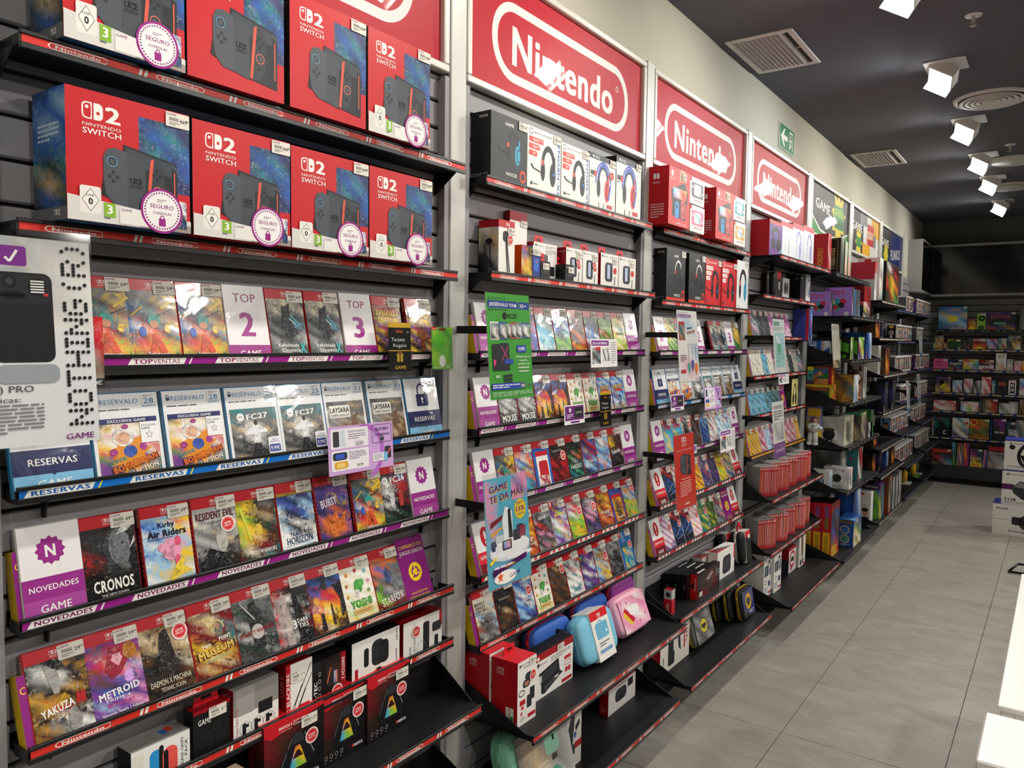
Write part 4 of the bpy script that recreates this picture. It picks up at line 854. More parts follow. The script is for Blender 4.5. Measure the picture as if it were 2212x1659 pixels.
'greenred': ('game case with green crowd and yellow wording', 'sw1', 'KeKgK eKqKe KqKyK gKyyK KyyyK KyKyK eKyyK KeKyK geKeK KKeKg eKgKe', []),
# fourth bay
'pk1': ('game case with teal and pink fighters', 'sw1', 'tgpgt gtgpg pgtgp tpgtg gtwtg wgtgp gpwgt tgpgw gtgpg pgtgt tgpgt', []),
'pk2': ('game case with pink and blue party cover', 'sw1', 'prpbp pbprp bpmpb pmpbp rpbpm bpmpr mpwpb pwbpw wpwpb bwpwp pbpwp', []),
'pk3': ('game case with dark green heroes cover', 'sw1', 'EKEgE KgKEK EKgKE gEKEg KgEgK EgKKE KEgEK gKEKg EgKgE KEKEK EKEKE', []),
'wh1': ('game case with white and gold swirling cover', 'sw1', 'wqwgw qwdwq wdwqw gwqwd wqwdw dwgwq wqwdw qwdwg wdwqw qwgwd wqwdw', []),
'wh2': ('game case with white and green hero cover', 'sw1', 'weweg gwewr wrwgw ewrwe wgwew rwewg wewrw gwewe wrwgw ewewr wgwew', []),
'bl1': ('game case with pale blue and teal cover', 'sw1', 'tscst csgsc sctsg gcsct stcgs csgct tscsg gstcs csgts tgscs sctgc', []),
'bl2': ('game case with deep teal snowy cover', 'sw1', 'tgtst gtKgt tsgtg Ktgts gtsKt tgtgs stKtg gtgst tstgK gKtst tgstg', []),
'bl3': ('game case with lilac sky cover', 'sw1', 'svsws vswsv swsvs wsvsw svsws vswvs swsvs wsvsw vswsv swsvs svsws', []),
'yp': ('game case with yellow and sky cover', 'sw1', 'gygEy yoygy gyEyo yqyoy oygyq yoyEy ygyoy qyoyg yoyqy gyEyo yqyoy', []),
'rp': ('game case with rose and grey cover', 'sw1', 'gpgrp pgrpg grpgw pwgrp gprgp rgpwg pgrpg wpgrp gpwgp pgrpg gpgrp', []),
'rb': ('game case with red and blue speed cover', 'sw1', 'grbgr brgbw rgbwr gbrgb wrgbr brwgb rgbrg bwrgb rbgrw gbrgb rgbrg', []),
}
# ------------------------------------------------------------------ printed designs
def sw2logo(A, x, y, w, col, bg, text=True):
    """left edge x, centre y, width w (share of W): split rounded tile and a figure two"""
    k = A.W / A.H; h = w * .42 * k; u = w * .23
    A.rr(x, y - h / 2, x + u * 1.1, y + h / 2, u * .5, col, 5); A.r(x + u * .62, y - h / 2, x + u * 1.1, y + h / 2, col)
    A.rr(x + u * .16, y - h * .42, x + u, y + h * .42, u * .4, bg, 5); A.r(x + u * .6, y - h * .42, x + u * .95, y + h * .42, bg)
    A.ro(x + u * .55, y + h * .2, u * .2, col, 10)
    A.rr(x + u * 1.28, y - h / 2, x + u * 2.3, y + h / 2, u * .5, col, 5); A.r(x + u * 1.28, y - h / 2, x + u * 1.75, y + h / 2, col); A.ro(x + u * 1.76, y - h * .08, u * .2, bg, 10)
    A.t('2', x + u * 3.4, y, h * .98, col, u * 1.7, 0, 2)
    if text:
        A.t('NINTENDO', x + w * .5, y - h * .82, h * .2, col, w * .98, 0, 0); A.t('SWITCH', x + w * .5, y - h * 1.2, h * .36, col, w * .98, 0, 1)
def price_art(p, name=''):
    A = Art(.046, .026); A.rr(0, 0, 1, 1, .04, 'e6e1d6'); A.t('GAME', .03, .86, .17, '7a2478', .42, 0, 1, 'l')
    A.bars(.14, .42, .56, .66, 14, '4a4844'); A.lines(.14, .1, .6, .34, 2, '6d6a64', len(p))
    a, b = p.split(','); A.t(a, .74, .5, .26, '2a2a2a', .105 * len(a), 0, 1); A.t(b + '€', .91, .57, .14, '2a2a2a', .14, 0, 0)
    return A
def price(par, x, y, p, s=1.0, eps=.0022):
    o = make('price_label', cached(('pr', p), lambda: price_art(p).mesh('price_label', PAPER)), par, (x, -eps, y)); o.scale = (s, s, s)
def super_art():
    A = Art(.034, .034); A.ro(.5, .5, .5, 'f4f1ea', 28); A.ro(.5, .5, .43, 'd3202b', 28)
    for i in range(36):
        a = 2 * math.pi * i / 36; A.line(.5 + .36 * math.cos(a), .5 + .36 * math.sin(a), .5 + .40 * math.cos(a), .5 + .40 * math.sin(a), .025, 'w'); A.z -= 4e-5
    A.t('SÚPER', .5, .57, .14, 'w', .5, .1, 1); A.t('PRECIO', .5, .4, .13, 'w', .5, .1, 0)
    return A
def sticker(par, x, y, s=1.0, eps=.0026):
    o = make('offer_sticker', cached('sup', lambda: super_art().mesh('offer_sticker', PAPER)), par, (x, -eps, y)); o.scale = (s, s, s)
def seguro_art():
    A = Art(.08, .08); A.ro(.5, .5, .5, '9a2384', 32); A.ro(.5, .5, .445, 'f3f0f0', 32)
    for i in range(40):
        a = 2 * math.pi * i / 40; A.line(.5 + .38 * math.cos(a), .5 + .38 * math.sin(a), .5 + .42 * math.cos(a), .5 + .42 * math.sin(a), .032, '8a2a78'); A.z -= 4e-5
    A.lines(.38, .68, .62, .76, 2, '8a6f88', 3); A.t('SEGURO', .5, .6, .095, '8a2a78', .56, 0, 1); A.t('CONSOLAS', .5, .45, .06, '8a2a78', .44, 0, 1)
    A.ring(.5, .33, .055, .075, .022, '9a2384', 14, 0, .5); A.r(.42, .16, .58, .33, '9a2384')
    return A
def novedades(A):
    A.r(0, 0, 1, 1, 'f1eff0'); A.star(.5, .73, .25, .205, 12, '9c2f8e'); A.t('N', .5, .73, .13, 'w', .17, 0, 2)
    A.r(0, 0, 1, .46, '9c2f8e'); A.r(0, 0, 1, .235, 'ad4aa0'); A.t('NOVEDADES', .5, .35, .062, 'w', .8, 0, 1); A.t('GAME', .5, .14, .082, 'w', .5, 0, 1)
def topcard(A, k):
    A.r(0, 0, 1, 1, 'f1eff0'); A.t('TOP', .5, .84, .12, '9a3a78', .56, 0, 1); A.t(k, .5, .5, .32, 'a3338c', .36, 0, 2)
    A.r(0, 0, 1, .22, 'a3338c'); A.t('GAME', .5, .11, .085, 'w', .52, 0, 1)
def reservas(A):
    A.r(0, 0, 1, 1, 'eef0f2'); A.ring(.5, .82, .13, .1, .04, '232a5c', 16, 0, .5); A.r(.37, .72, .41, .82, '232a5c'); A.r(.59, .72, .63, .82, '232a5c')
    A.rr(.32, .54, .68, .74, .03, '232a5c'); A.ro(.5, .66, .035, 'w', 12); A.r(.485, .58, .515, .66, 'w')
    A.r(0, .2, 1, .46, '262c5e'); A.r(0, 0, 1, .2, '7fbfe6'); A.poly([(.47, .2), (.5, .18), (.53, .2)], '262c5e'); A.t('RESERVAS', .5, .33, .075, 'w', .62, 0, 1); A.t('GAME', .5, .1, .085, 'w', .44, 0, 1)
def superp(A):
    A.r(0, 0, 1, 1, 'f1eff0'); A.e(.5, .72, .22, .19, 'c41f2d'); A.t('!', .5, .72, .24, 'w', .1, 0, 2)
    A.r(0, 0, 1, .46, 'd9303b'); A.r(0, 0, 1, .25, '7c1c28'); A.t('SÚPER', .28, .36, .06, 'w', .4, 0, 1); A.t('PRECIO', .7, .36, .06, 'w', .42, 0, 0); A.t('GAME', .5, .13, .085, 'w', .5, 0, 1)
def usados(A):
    A.r(0, 0, 1, 1, '8a1f7c'); A.t('COMPRAMOS TUS', .5, .88, .06, 'f0c62e', .86, 0, 1); A.t('JUEGOS USADOS', .5, .79, .06, 'w', .86, 0, 1)
    A.ro(.5, .47, .24, 'f2d21f', 28)
    for i in range(3):
        a = 2 * math.pi * (i / 3 + .25); A.ring(.5, .47, .14, .14 * A.W / A.H, .05, '8a1f7c', 8, i / 3 + .02, i / 3 + .24)
        b = 2 * math.pi * (i / 3 + .29); cx, cy, k = .5 + .115 * math.cos(b), .47 + .115 * math.sin(b) * A.W / A.H, A.W / A.H
        A.poly([(cx + .075 * math.cos(b + q), cy + .075 * k * math.sin(b + q)) for q in (math.pi / 2, math.pi, 0)], '8a1f7c')
    A.t('JUEGA MUCHO MÁS', .5, .16, .035, 'f0c62e', .6); A.t('PAGANDO MUCHO MENOS', .5, .1, .035, 'f0c62e', .72)
def cover(key):
    kind, grid, ops = COV[key][1:4]
    w, h = KIND[kind][0] - .004, KIND[kind][1] - .005
    A = Art(w, h)
    if kind == 'sw2':
        A.g(0, 0, 1, .87, grid); A.r(0, .87, 1, 1, 'c8232e'); sw2logo(A, .42, .945, .15, 'f4e9e6', 'c8232e')
        A.r(.03, .0, .15, .045, 'd9c24a' if len(key) % 2 else '7fae3c'); hh = .87
    elif kind == 'sw1':
        A.g(0, 0, 1, 1, grid); A.r(0, .86, .22, 1, 'd3202b'); A.t('SWITCH', .11, .9, .022, 'w', .17); A.rr(.06, .92, .16, .985, .02, 'w'); hh = 1
    elif kind == 'ps':
        A.r(0, 0, 1, 1, 'e9ebec'); A.r(.06, .0, .94, .72, 'w'); A.z += 4e-5; A.g(.05, 0, .95, .72, grid)
        A.e(.09, .905, .035, .022, '27305f', 12); A.ring(.09, .925, .03, .03, .012, '27305f', 10, 0, .5); A.t('RESÉRVALO', .42, .91, .058, '4b87b8', .56, 0, 1)
        A.lines(.06, .80, .92, .83, 1, '55565c', len(key)); A.r(.75, .84, .753, .97, '9aa0a8')
        d, mth = ops[0]; A.t(d, .86, .905, .07, '4b87b8', .16, 0, 1); A.t(mth, .86, .845, .028, '4b87b8', .2, 0, 1); A.lines(.78, .95, .94, .975, 2, '7b7d84', 2); ops = ops[1:]
    else:
        {'nov': novedades, 'res': reservas, 'sup': superp, 'usa': usados}.get(grid, lambda A: topcard(A, grid))(A)
    for o in ops:
        if o[0] == 'poly' and kind != 'card': A.tex(o[1], o[2], .04)
        elif o[0] == 'e' and kind != 'card': A.tex([(o[1] + o[3] * math.cos(i * .524), o[2] + o[4] * math.sin(i * .524)) for i in range(12)], o[5], .07)
        else: getattr(A, o[0])(*o[1:])
    return A
# body width, height, thickness, body ink
KIND = dict(sw2=(.105, .170, .011, 'a81c26'), sw1=(.105, .170, .011, 'cfcfcb'), card=(.107, .172, .013, 'b9b8b4'), ps=(.135, .172, .014, '2f84b4'), resc=(.135, .172, .014, '2f84b4'), usac=(.11, .18, .003, '7d1c70'))
CNT = {}
CASES = []
def place(b, n):
    k = CNT.get((b, n), 0); CNT[(b, n)] = k + 1
    return '%s on %s bay\'s %s shelf' % (ORD[k], ORD[b - 1], SNAME[n - 1])
def case(b, n, y, key, p='', stk=0, xoff=0.0, w=None):
    desc, kind = COV[key][0], COV[key][1]
    W, H, D, col = KIND[kind]; W0 = W
    xs, zb, deep = SH[(b, n)]
    def body():
        A = Art(); A.box(0, 0, 0, W, D, H, col, .0015)
        return A.mesh('game_case', GLOSS)
    me = cached(('case', kind), body)
    xf = xs - .008 - xoff
    a = math.asin(min(.6, (xf + .014) / H))
    o = make('sign_card' if kind in ('card', 'resc', 'usac') else 'game_case', me, None, (xf, y, zb + .0055 + D * math.sin(a)), (-a, 0, PI2))
    if kind in ('card', 'resc', 'usac'): cat = 'sign card'
    else: cat = 'game case'
    tag(o, desc + ', ' + place(b, n), cat, 'game cases on the %s bay\'s %s shelf' % (ORD[b - 1], SNAME[n - 1]))
    make('cover_print', cached(('cov', key), lambda: cover(key).mesh('cover_print', GLOSS)), o, (.002, -.0006, .0025))
    if kind not in ('card', 'resc', 'usac'):
        A = cached(('spine', kind), lambda: spine_art(kind)); make('spine_print', A, o)
    if p: price(o, W - .047, H - .030 + rnd.uniform(-.002, .002), p)
    if stk: sticker(o, W * (.60 + .06 * (stk - 1)), H * .52 + .02 * (stk - 1), 1.0)
    if w: o.scale = (w / W0, 1, 1)
    return o
def spine_art(kind):
    W, H, D, col = KIND[kind]; A = Art(D, H); A.r(.12, .02, .88, .98, 'd9d9d6' if kind == 'ps' else 'b8202b'); A.t('SWITCH', .5, .85, .03 * 1.2, 'w', .012 / D * 2, PI2, 1)
    A.lines(.4, .2, .6, .7, 9, 'w', 5)
    return A.mesh('spine_print', GLOSS, M_left(D))
def box(b, n, y, xf, w, d, h, key, p='', stk=0, rot=0.0, lean=0.0, dz=0.0, px=None, lab=None, name=None):
    """carton standing on a shelf; y: near lower front corner, xf: its distance from the wall plane"""
    desc, cat, nm, col = BX[key][:4]
    z = ztop(b, n) + dz
    A = Art(); ch = .0012
    A.box(0, 0, 0, w, d, h, col, ch); me = A.mesh(nm, CARD)
    o = make(nm, me, None, (xf, y, z + d * math.sin(math.radians(lean))), (-math.radians(lean), 0, PI2 - math.radians(rot)))
    tag(o, desc + ', ' + place(b, n), cat, lab)
    pr = BX[key][4:]
    ms = round(w, 3), round(d, 3), round(h, 3)
    names = ('front_print', 'side_print', 'top_print')
    for i, fn in enumerate(pr):
        if fn is None: continue
        W, H = ((w, h), (d, h), (w, d))[i]
        A = Art(W, H); fn(A)
        M = (None, M_left(d), M_top(h))[i]
        if A.nv: make(names[i], A.mesh(names[i], CARD, M), o)
    if p:
        q = px[2] if px and len(px) > 2 else 1.0
        price(o, min(px[0] if px else w, w - .046 * q - .001), min(px[1] if px else h, h - .026 * q - .002), p, q)
    if stk: sticker(o, w * stk[0], h * stk[1], stk[2] if len(stk) > 2 else 1.0)
    return o
def T(s, **k): return lambda A: A.t(s, k.get('x', .5), k.get('y', .5), k.get('h', .1), k.get('c', 'w'), k.get('w'), k.get('r', 0), k.get('b', 1))
# --- pictures used on cartons
def headset(A, cx, cy, s, band, cup, pad, acc=None, mic=True):
    """s: height of the headset as a share of H"""
    k = A.H / A.W; w = s * .30 * k
    A.ring(cx, cy + s * .05, w, s * .45, w * .28, band, 22, 0, .5)
    A.ring(cx - w * .02, cy + s * .05, w * .80, s * .37, w * .18, pad, 20, 0, .5)
    A.e(cx - w * .78, cy - s * .10, w * .30, s * .23, pad, 18); A.e(cx + w * .62, cy - s * .13, w * .42, s * .27, cup, 20); A.e(cx + w * .74, cy - s * .13, w * .27, s * .19, pad, 18); A.e(cx + w * .78, cy - s * .13, w * .22, s * .155, cup, 18)
    A.line(cx + w * .84, cy + s * .1, cx + w * .86, cy + s * .28, w * .2, cup)
    if acc: A.poly([(cx - w, cy + s * .16), (cx - w * .72, cy + s * .14), (cx - w * .74, cy + s * .02), (cx - w * 1.04, cy + s * .04)], acc)
    if mic: A.line(cx - w * .8, cy - s * .16, cx - w * 2.1, cy - s * .1, w * .10, pad); A.line(cx - w * 2.1, cy - s * .1, cx - w * 2.4, cy - s * .02, w * .16, pad)
def console(A, cx, cy, s, tilt=0):
    """dock and two grips, s: height share of H"""
    k = A.H / A.W; w = s * k; P = lambda x, y: (cx + x * w, cy + y * s)
    poly = lambda pts, c: A.poly([P(*q) for q in pts], c)
    poly([(-.62, -.34), (-.56, .1), (-.40, .2), (-.40, -.42)], '1b1d20'); poly([(-.26, .5), (.60, .36), (.66, .30), (.66, -.6), (-.26, -.5)], '1d2024'); poly([(-.22, .46), (.56, .33), (.56, .12), (-.22, .2)], '3a4149'); poly([(-.22, .2), (.4, .14), (.5, -.1), (.5, -.56), (-.22, -.5)], '23262b')
    poly([(.60, .2), (.62, .2), (.62, -.44), (.60, -.44)], 'e2604a'); poly([(.56, .34), (.66, .28), (.66, .22), (.56, .28)], '454d56')
    poly([(-.58, .26), (-.52, .38), (-.40, .42), (-.20, .38), (-.20, -.5), (-.40, -.48), (-.54, -.34), (-.58, -.1)], '4a5058'); poly([(-.20, .38), (.10, .30), (.10, -.56), (-.20, -.5)], '41474e')
    poly([(.11, -.5), (.19, .33), (.25, .36), (.25, .2), (.16, -.54)], 'e25a44'); poly([(.16, -.52), (.25, .36), (.36, .32), (.42, .18), (.42, -.3), (.34, -.48), (.24, -.54)], '33383e')
    A.e(*P(-.44, .2), .085 * w, .085 * s, '5e93b4', 16); A.e(*P(-.44, .2), .07 * w, .07 * s, '2a2e33', 16); A.e(*P(-.44, .2), .045 * w, .045 * s, '4a5058', 14)
    A.e(*P(.31, -.16), .085 * w, .085 * s, 'd9705c', 16); A.e(*P(.31, -.16), .07 * w, .07 * s, '2a2e33', 16); A.e(*P(.31, -.16), .045 * w, .045 * s, '4a5058', 14)
    for dx, dy in ((0, .07), (0, -.07), (.06, 0), (-.06, 0)):
        A.e(*P(-.42 + dx, -.03 + dy), .028 * w, .03 * s, '2e3237', 10); A.e(*P(.31 + dx, .11 + dy), .028 * w, .03 * s, '23262a', 10)
    A.e(*P(.3, -.33), .022 * w, .022 * s, '22262a', 8)
    sw2logo(A, cx - .15 * w, cy - .04 * s, .2 * w, '17181b', '42484f')
def swbox(A):
    A.r(0, 0, 1, 1, 'c60d1b'); A.g(.56, .32, 1, .89, 'BBvB BbtB vtBb BvBb BBvB', .9, .35)
    sw2logo(A, .12, .845, .30, 'f3efe9', 'c60d1b'); console(A, .56, .39, .50)
def swbox_cart(A):
    swbox(A); A.poly([(0, 0), (1, 0), (1, .1), (0, .19)], 'd9d7d2'); A.poly([(.55, .0), (1, 0), (1, .06), (.7, .06)], '9b8f88')
    A.rr(.09, .06, .25, .27, .02, 'ece6e0'); A.poly([(.17, .255), (.235, .165), (.17, .075), (.105, .165)], '3a3a3c'); A.poly([(.17, .248), (.23, .165), (.17, .082), (.11, .165)], 'f2efe9'); A.t('USK', .17, .2, .02, '3a3a3c', .06); A.t('0', .17, .155, .05, '1c1c1e', .035, 0, 2)
    A.r(.27, .05, .36, .16, '84b52c'); A.t('3', .315, .112, .07, 'w', .045, 0, 2); A.lines(.27, .03, .36, .05, 1, '55565a', 1)
    A.rr(.39, .01, .63, .14, .01, 'e9e6e2'); A.t('GAME', .40, .122, .022, '7a2478', .09, 0, 1, 'l')
    A.g(.86, .03, .96, .26, 'wwr rwb okw wbk KKk', 1)
def swside(A):
    A.g(0, 0, 1, 1, 'bbb bbs bsb bbb tEt EqE KbE EKK', .7); A.lines(.15, .6, .8, .75, 4, 'cfe0ee', 2); A.r(0, 0, 1, .1, '6f7478'); sw2logo(A, .62, .06, .2, 'w', '6f7478', False)
def swside2(A): A.g(0, 0, 1, 1, 'KKK KEK bEK KKE', .8)
def swtop(A): A.r(0, 0, 1, 1, '2c5f8e'); A.lines(.1, .3, .6, .7, 2, 'cfe0ee', 4)
def gamehead(A, sub=True, acc='orange', cup='2fa3c4', band='161618', red=False):
    A.r(0, 0, 1, 1, '2b2c2e'); A.t('GAME', .5, .88, .05, 'w', .24, 0, 1); headset(A, .62, .52, .58, band, cup, '111113', 'e2603c')
    A.t('NHXZII', .56, .125, .055, 'w', .3, 0, 1); A.e(.88, .14, .09, .1, 'e2482c', 16); A.e(.88, .14, .055, .06, '1d1d1f', 14)
    if red: A.r(0, .02, 1, .075, 'e2432c')
def gameside(A): A.r(0, 0, 1, 1, '242527'); A.t('GAME', .72, .93, .04, 'w', .32, 0, 1); A.t('NHXZII', .25, .5, .14, '323335', .5 * A.H / A.W, PI2, 1); A.lines(.25, .03, .9, .08, 2, '9a9a9c', 3)
def blackfire(A, red=False):
    bg, fg, tg = ('d9202b', 'f3f0ea', '8e1018') if red else ('efede6', 'de4a3a', '2b2c30')
    A.r(0, 0, 1, 1, bg); A.rro(.05, .88, .16, .97, .03, .012, tg if not red else 'w'); A.t('BLACKFIRE', .46, .925, .034, 'w' if red else '33343a', .52, 0, 1)
    for i, (ww, y) in enumerate(((.42, .76), (.32, .65), (.24, .54))): A.rr(.04, y, .04 + ww, y + .085, .02, fg); A.lines(.16, y + .02, .02 + ww, y + .065, 2, 'w' if not red else 'd9202b', i)
    headset(A, .62, .42, .72, '1b1c1f', '26272b', '101012', 'e2604a' if not red else '3a3a3c')
    A.e(.78, .34, .035, .03, '2f7fd0', 10)
    A.t('SX-NEON2', .93, .44, .07, '2a74c4' if not red else 'b3101c', .86 * A.H / A.W, PI2, 1)
    A.e(.12, .1, .035, .03, '3f4046', 10); A.lines(.18, .08, .4, .12, 1, '7a7b80', 2)
def rig(A):
    A.r(0, 0, 1, 1, 'ebe9e4'); A.r(0, .90, 1, 1, '2b2d31'); A.t('RIG', .24, .95, .05, 'c9cbd0', .26, 0, 2); headset(A, .52, .47, .78, '2f55b8', 'd6352f', '141519', None, False)
    A.ring(.52, .51, .30, .39, .035, '2a52c0', 24, 0, .52); A.line(.80, .5, .72, .2, .05, '2a52c0'); A.r(.04, .60, .17, .68, '2b2d31'); A.r(.17, .58, .25, .69, 'd6352f'); A.lines(.03, .54, .2, .58, 1, '55565a', 1)
    A.rr(.66, .05, .88, .12, .015, 'c8323e'); A.line(.35, .12, .36, .02, .02, '141519'); A.line(.55, .12, .52, .03, .02, '141519')
def charger(A):
    A.g(0, 0, 1, 1, 'RRNk RNkk Nkkk kkkk', .25, .1); A.poly([(0, .86), (0, 1), (1, 1), (1, .97), (.55, .9), (.12, .80)], 'c91a26')
    A.t('SWITCH 2', .34, .90, .04, 'w', .22, 0, 2); A.r(.475, .86, .48, .94, 'w'); A.t('JOYCON', .58, .92, .028, 'w', .18, 0, 0); A.t('CHARGER', .58, .875, .028, 'w', .18, 0, 0); A.t('COMPATIBLE', .34, .85, .02, 'e8b0b0', .22, 0, 0)
    A.poly([(.48, .74), (.62, .74), (.82, .36), (.78, .22), (.28, .22), (.25, .36)], '17181b'); A.poly([(.5, .74), (.6, .74), (.66, .60), (.42, .60)], '2e3137'); A.line(.66, .7, .82, .36, .012, '9aa0a8'); A.line(.45, .7, .27, .36, .012, '6b7078')
    A.g(.36, .26, .72, .56, 'oroy bpyy bclyl tclll'.split(), 0); A.poly([(.36, .56), (.36, .26), (.39, .26), (.50, .56)], '17181b'); A.poly([(.72, .56), (.72, .26), (.69, .26), (.58, .56)], '17181b'); A.poly([(.52, .5), (.565, .5), (.63, .4), (.45, .4)], '3a1420')
    A.t('INDECA', .8, .10, .045, 'e9e9e9', .2, 0, 2); A.r(.655, .08, .685, .125, 'd6352f')
    for i in range(4): A.ring(.1 + .11 * i, .12, .03, .035, .006, 'b9bbc0', 10); A.lines(.07 + .11 * i, .04, .13 + .11 * i, .07, 1, '8a8c90', i)
def chargside(A): A.g(0, 0, 1, 1, 'RRR RNN NNk', .2, .1)
def nacon(A, kind=0):
    A.r(0, 0, 1, 1, 'f0eee9'); A.ro(.09, .92, .035, '2b2c2e', 12); A.t('nacon', .27, .92, .045, '2b2c2e', .26, 0, 1); A.lines(.5, .86, .95, .94, 2, '8a8a8c', 3)
    if kind == 0: A.rr(.24, .18, .66, .74, .1, '2b2d31'); A.r(.36, .26, .52, .68, 'b9c4e6'); A.rr(.3, .22, .36, .7, .02, '17181b'); A.line(.78, .08, .8, .34, .04, '2b2c2e'); A.e(.8, .52, .1, .1, 'd3202b', 14)
    elif kind == 1: A.rr(.18, .22, .5, .6, .05, '3a3b3e'); A.rr(.3, .3, .6, .7, .05, '55565a'); A.rr(.7, .14, .9, .4, .03, '2b2c2e'); A.lines(.5, .7, .95, .84, 3, '9a9a9c', 5)
def nside(A): A.r(0, 0, 1, 1, 'a8141f'); A.t('SWITCH', .5, .88, .05, 'f0d8d8', .6); A.lines(.2, .1, .8, .3, 3, 'd88a8a', 2)
def naconcase(A):
    A.r(0, 0, 1, 1, 'f0eee9'); A.r(0, .8, 1, 1, 'a8141f'); A.r(0, .0, 1, .84, 'f0eee9'); A.ro(.08, .9, .03, 'w', 12); A.ro(.08, .76, .03, '2b2c2e', 12); A.t('nacon', .2, .76, .05, '2b2c2e', .2, 0, 1); A.lines(.4, .68, .92, .8, 3, '77787a', 6)
    A.poly([(.1, .56), (.6, .68), (.64, .38), (.16, .26)], '1f2023'); A.poly([(.14, .52), (.56, .63), (.59, .42), (.19, .31)], '3a3b40'); A.r(.12, .34, .17, .5, 'c9cacc'); A.poly([(.16, .26), (.64, .38), (.72, .3), (.24, .06), (.16, .1)], '26272b'); A.poly([(.22, .22), (.6, .34), (.66, .29), (.26, .12)], '46474c'); A.r(.5, .27, .6, .31, 'd9dadc')
    A.rr(.76, .54, .94, .62, .01, 'c8283a'); A.rro(.77, .40, .94, .5, .02, .008, 'c8283a'); A.ro(.82, .3, .04, 'c8283a', 10); A.ro(.9, .3, .04, 'c8283a', 10); A.r(.7, .04, .97, .12, 'b81c2a')
def lessplastic(A): A.r(0, 0, 1, 1, 'b0121e'); A.t('LESS', .34, .85, .045, 'e8c8c8', .28, 0, 2); A.t('PLASTIC', .34, .80, .03, 'e8c8c8', .28, 0, 1); A.t('PACKAGING', .34, .77, .022, 'e8c8c8', .28, 0, 1); A.rr(.55, .05, .68, .28, .02, 'e8e6e0'); A.rr(.7, .05, .86, .28, .02, 'dfe6dc'); A.r(.72, .07, .84, .15, '2f8f4c')
def lessfront(A):
    A.r(0, 0, 1, 1, 'f0eee9'); A.ro(.13, .93, .05, '2b2c2e', 12); A.t('nacon', .4, .935, .035, '2b2c2e', .4, 0, 1); A.lines(.3, .86, .8, .9, 1, '88898c', 2)
    A.rr(.4, .66, .78, .78, .1, '33353a'); A.rr(.28, .56, .66, .68, .1, '26272a'); A.rr(.36, .585, .6, .65, .04, 'b07a60'); A.ring(.22, .5, .16, .05, .03, '17181b', 16); A.rr(.5, .22, .76, .42, .04, '2f3136'); A.rr(.66, .32, .92, .52, .04, '26282c'); A.r(.12, .31, .42, .39, 'b81c2a'); A.r(.2, .24, .34, .29, 'c8303c'); A.rr(.18, .15, .26, .21, .02, 'c8303c'); A.lines(.16, .05, .42, .12, 3, '9a9a9c', 2); A.r(.56, .06, .97, .12, 'b81c2a')
def oled(A):
    A.r(0, 0, 1, 1, 'd6222b'); A.rr(.1, .84, .2, .94, .04, 'w'); A.t('SWITCH', .17, .8, .025, 'w', .26, 0, 1); A.g(.5, .8, .8, 1, 'rqr qqr qnq', .8)
    A.poly([(.1, .6), (.74, .80), (.9, .62), (.9, .42), (.14, .46)], '1b1c1f'); A.g(.2, .48, .84, .66, 'csoy cwro bpor'.split(), .3); A.poly([(.16, .46), (.8, .44), (.8, .12), (.16, .16)], '17181b'); A.rr(.3, .13, .48, .42, .07, '2b93d6'); A.rr(.58, .15, .76, .48, .07, 'ec5a5a')
    A.ro(.39, .34, .05, '17476e', 10); A.ro(.67, .4, .05, '8e2a2a', 10); A.ro(.67, .24, .05, '8e2a2a', 10); A.t('MODELO OLED', .6, .05, .03, 'w', .5, 0, 1)
def oledside(A): A.r(0, 0, 1, 1, 'cb1f28'); A.rr(.3, .78, .42, .88, .05, 'w'); A.rr(.45, .78, .57, .88, .05, 'w'); A.t('SWITCH', .44, .72, .03, 'w', .34, 0, 1); A.lines(.2, .1, .8, .36, 6, 'f0c8c8', 4)
def lite(col):
    def f(A):
        A.r(0, 0, 1, 1, 'efeee9'); A.r(0, .84, .12, 1, 'd3202b'); A.rr(.1, .26, .92, .82, .06, col); A.g(.27, .34, .76, .76, 'Gws wsG GwG', .5); A.ro(.18, .64, .04, 'w', 10); A.ro(.84, .46, .04, 'w', 10); A.t('SWITCH LITE', .55, .16, .07, 'd3202b', .55, 0, 2)
    return f
def simplegrid(rows, *ops, amt=1.0):
    def f(A):
        A.g(0, 0, 1, 1, rows, amt)
        for o in ops: getattr(A, o[0])(*o[1:])
    return f
def flat(col, *ops):
    def f(A):
        A.r(0, 0, 1, 1, col)
        for o in ops: getattr(A, o[0])(*o[1:])
    return f
def wheel(A, cx, cy, r, hub='1c1d20'):
    k = A.W / A.H
    A.ring(cx, cy, r, r * k, r * .2, '17181a', 32); A.poly([(cx - r * .85, cy + .05 * r * k), (cx + r * .85, cy + .05 * r * k), (cx + r * .5, cy - r * .62 * k), (cx - r * .5, cy - r * .62 * k)], hub); A.ro(cx, cy - r * .1, r * .3, '2e3034', 16)
    A.line(cx - r * .3, cy - r * .3 * k, cx - r * .1, cy - r * .72 * k, r * .05, 'd6303c'); A.line(cx + r * .3, cy - r * .3 * k, cx + r * .1, cy - r * .72 * k, r * .05, 'd6303c'); A.r(cx - r * .03, cy + r * .8 * k, cx + r * .03, cy + r * k, 'e8e8e8')
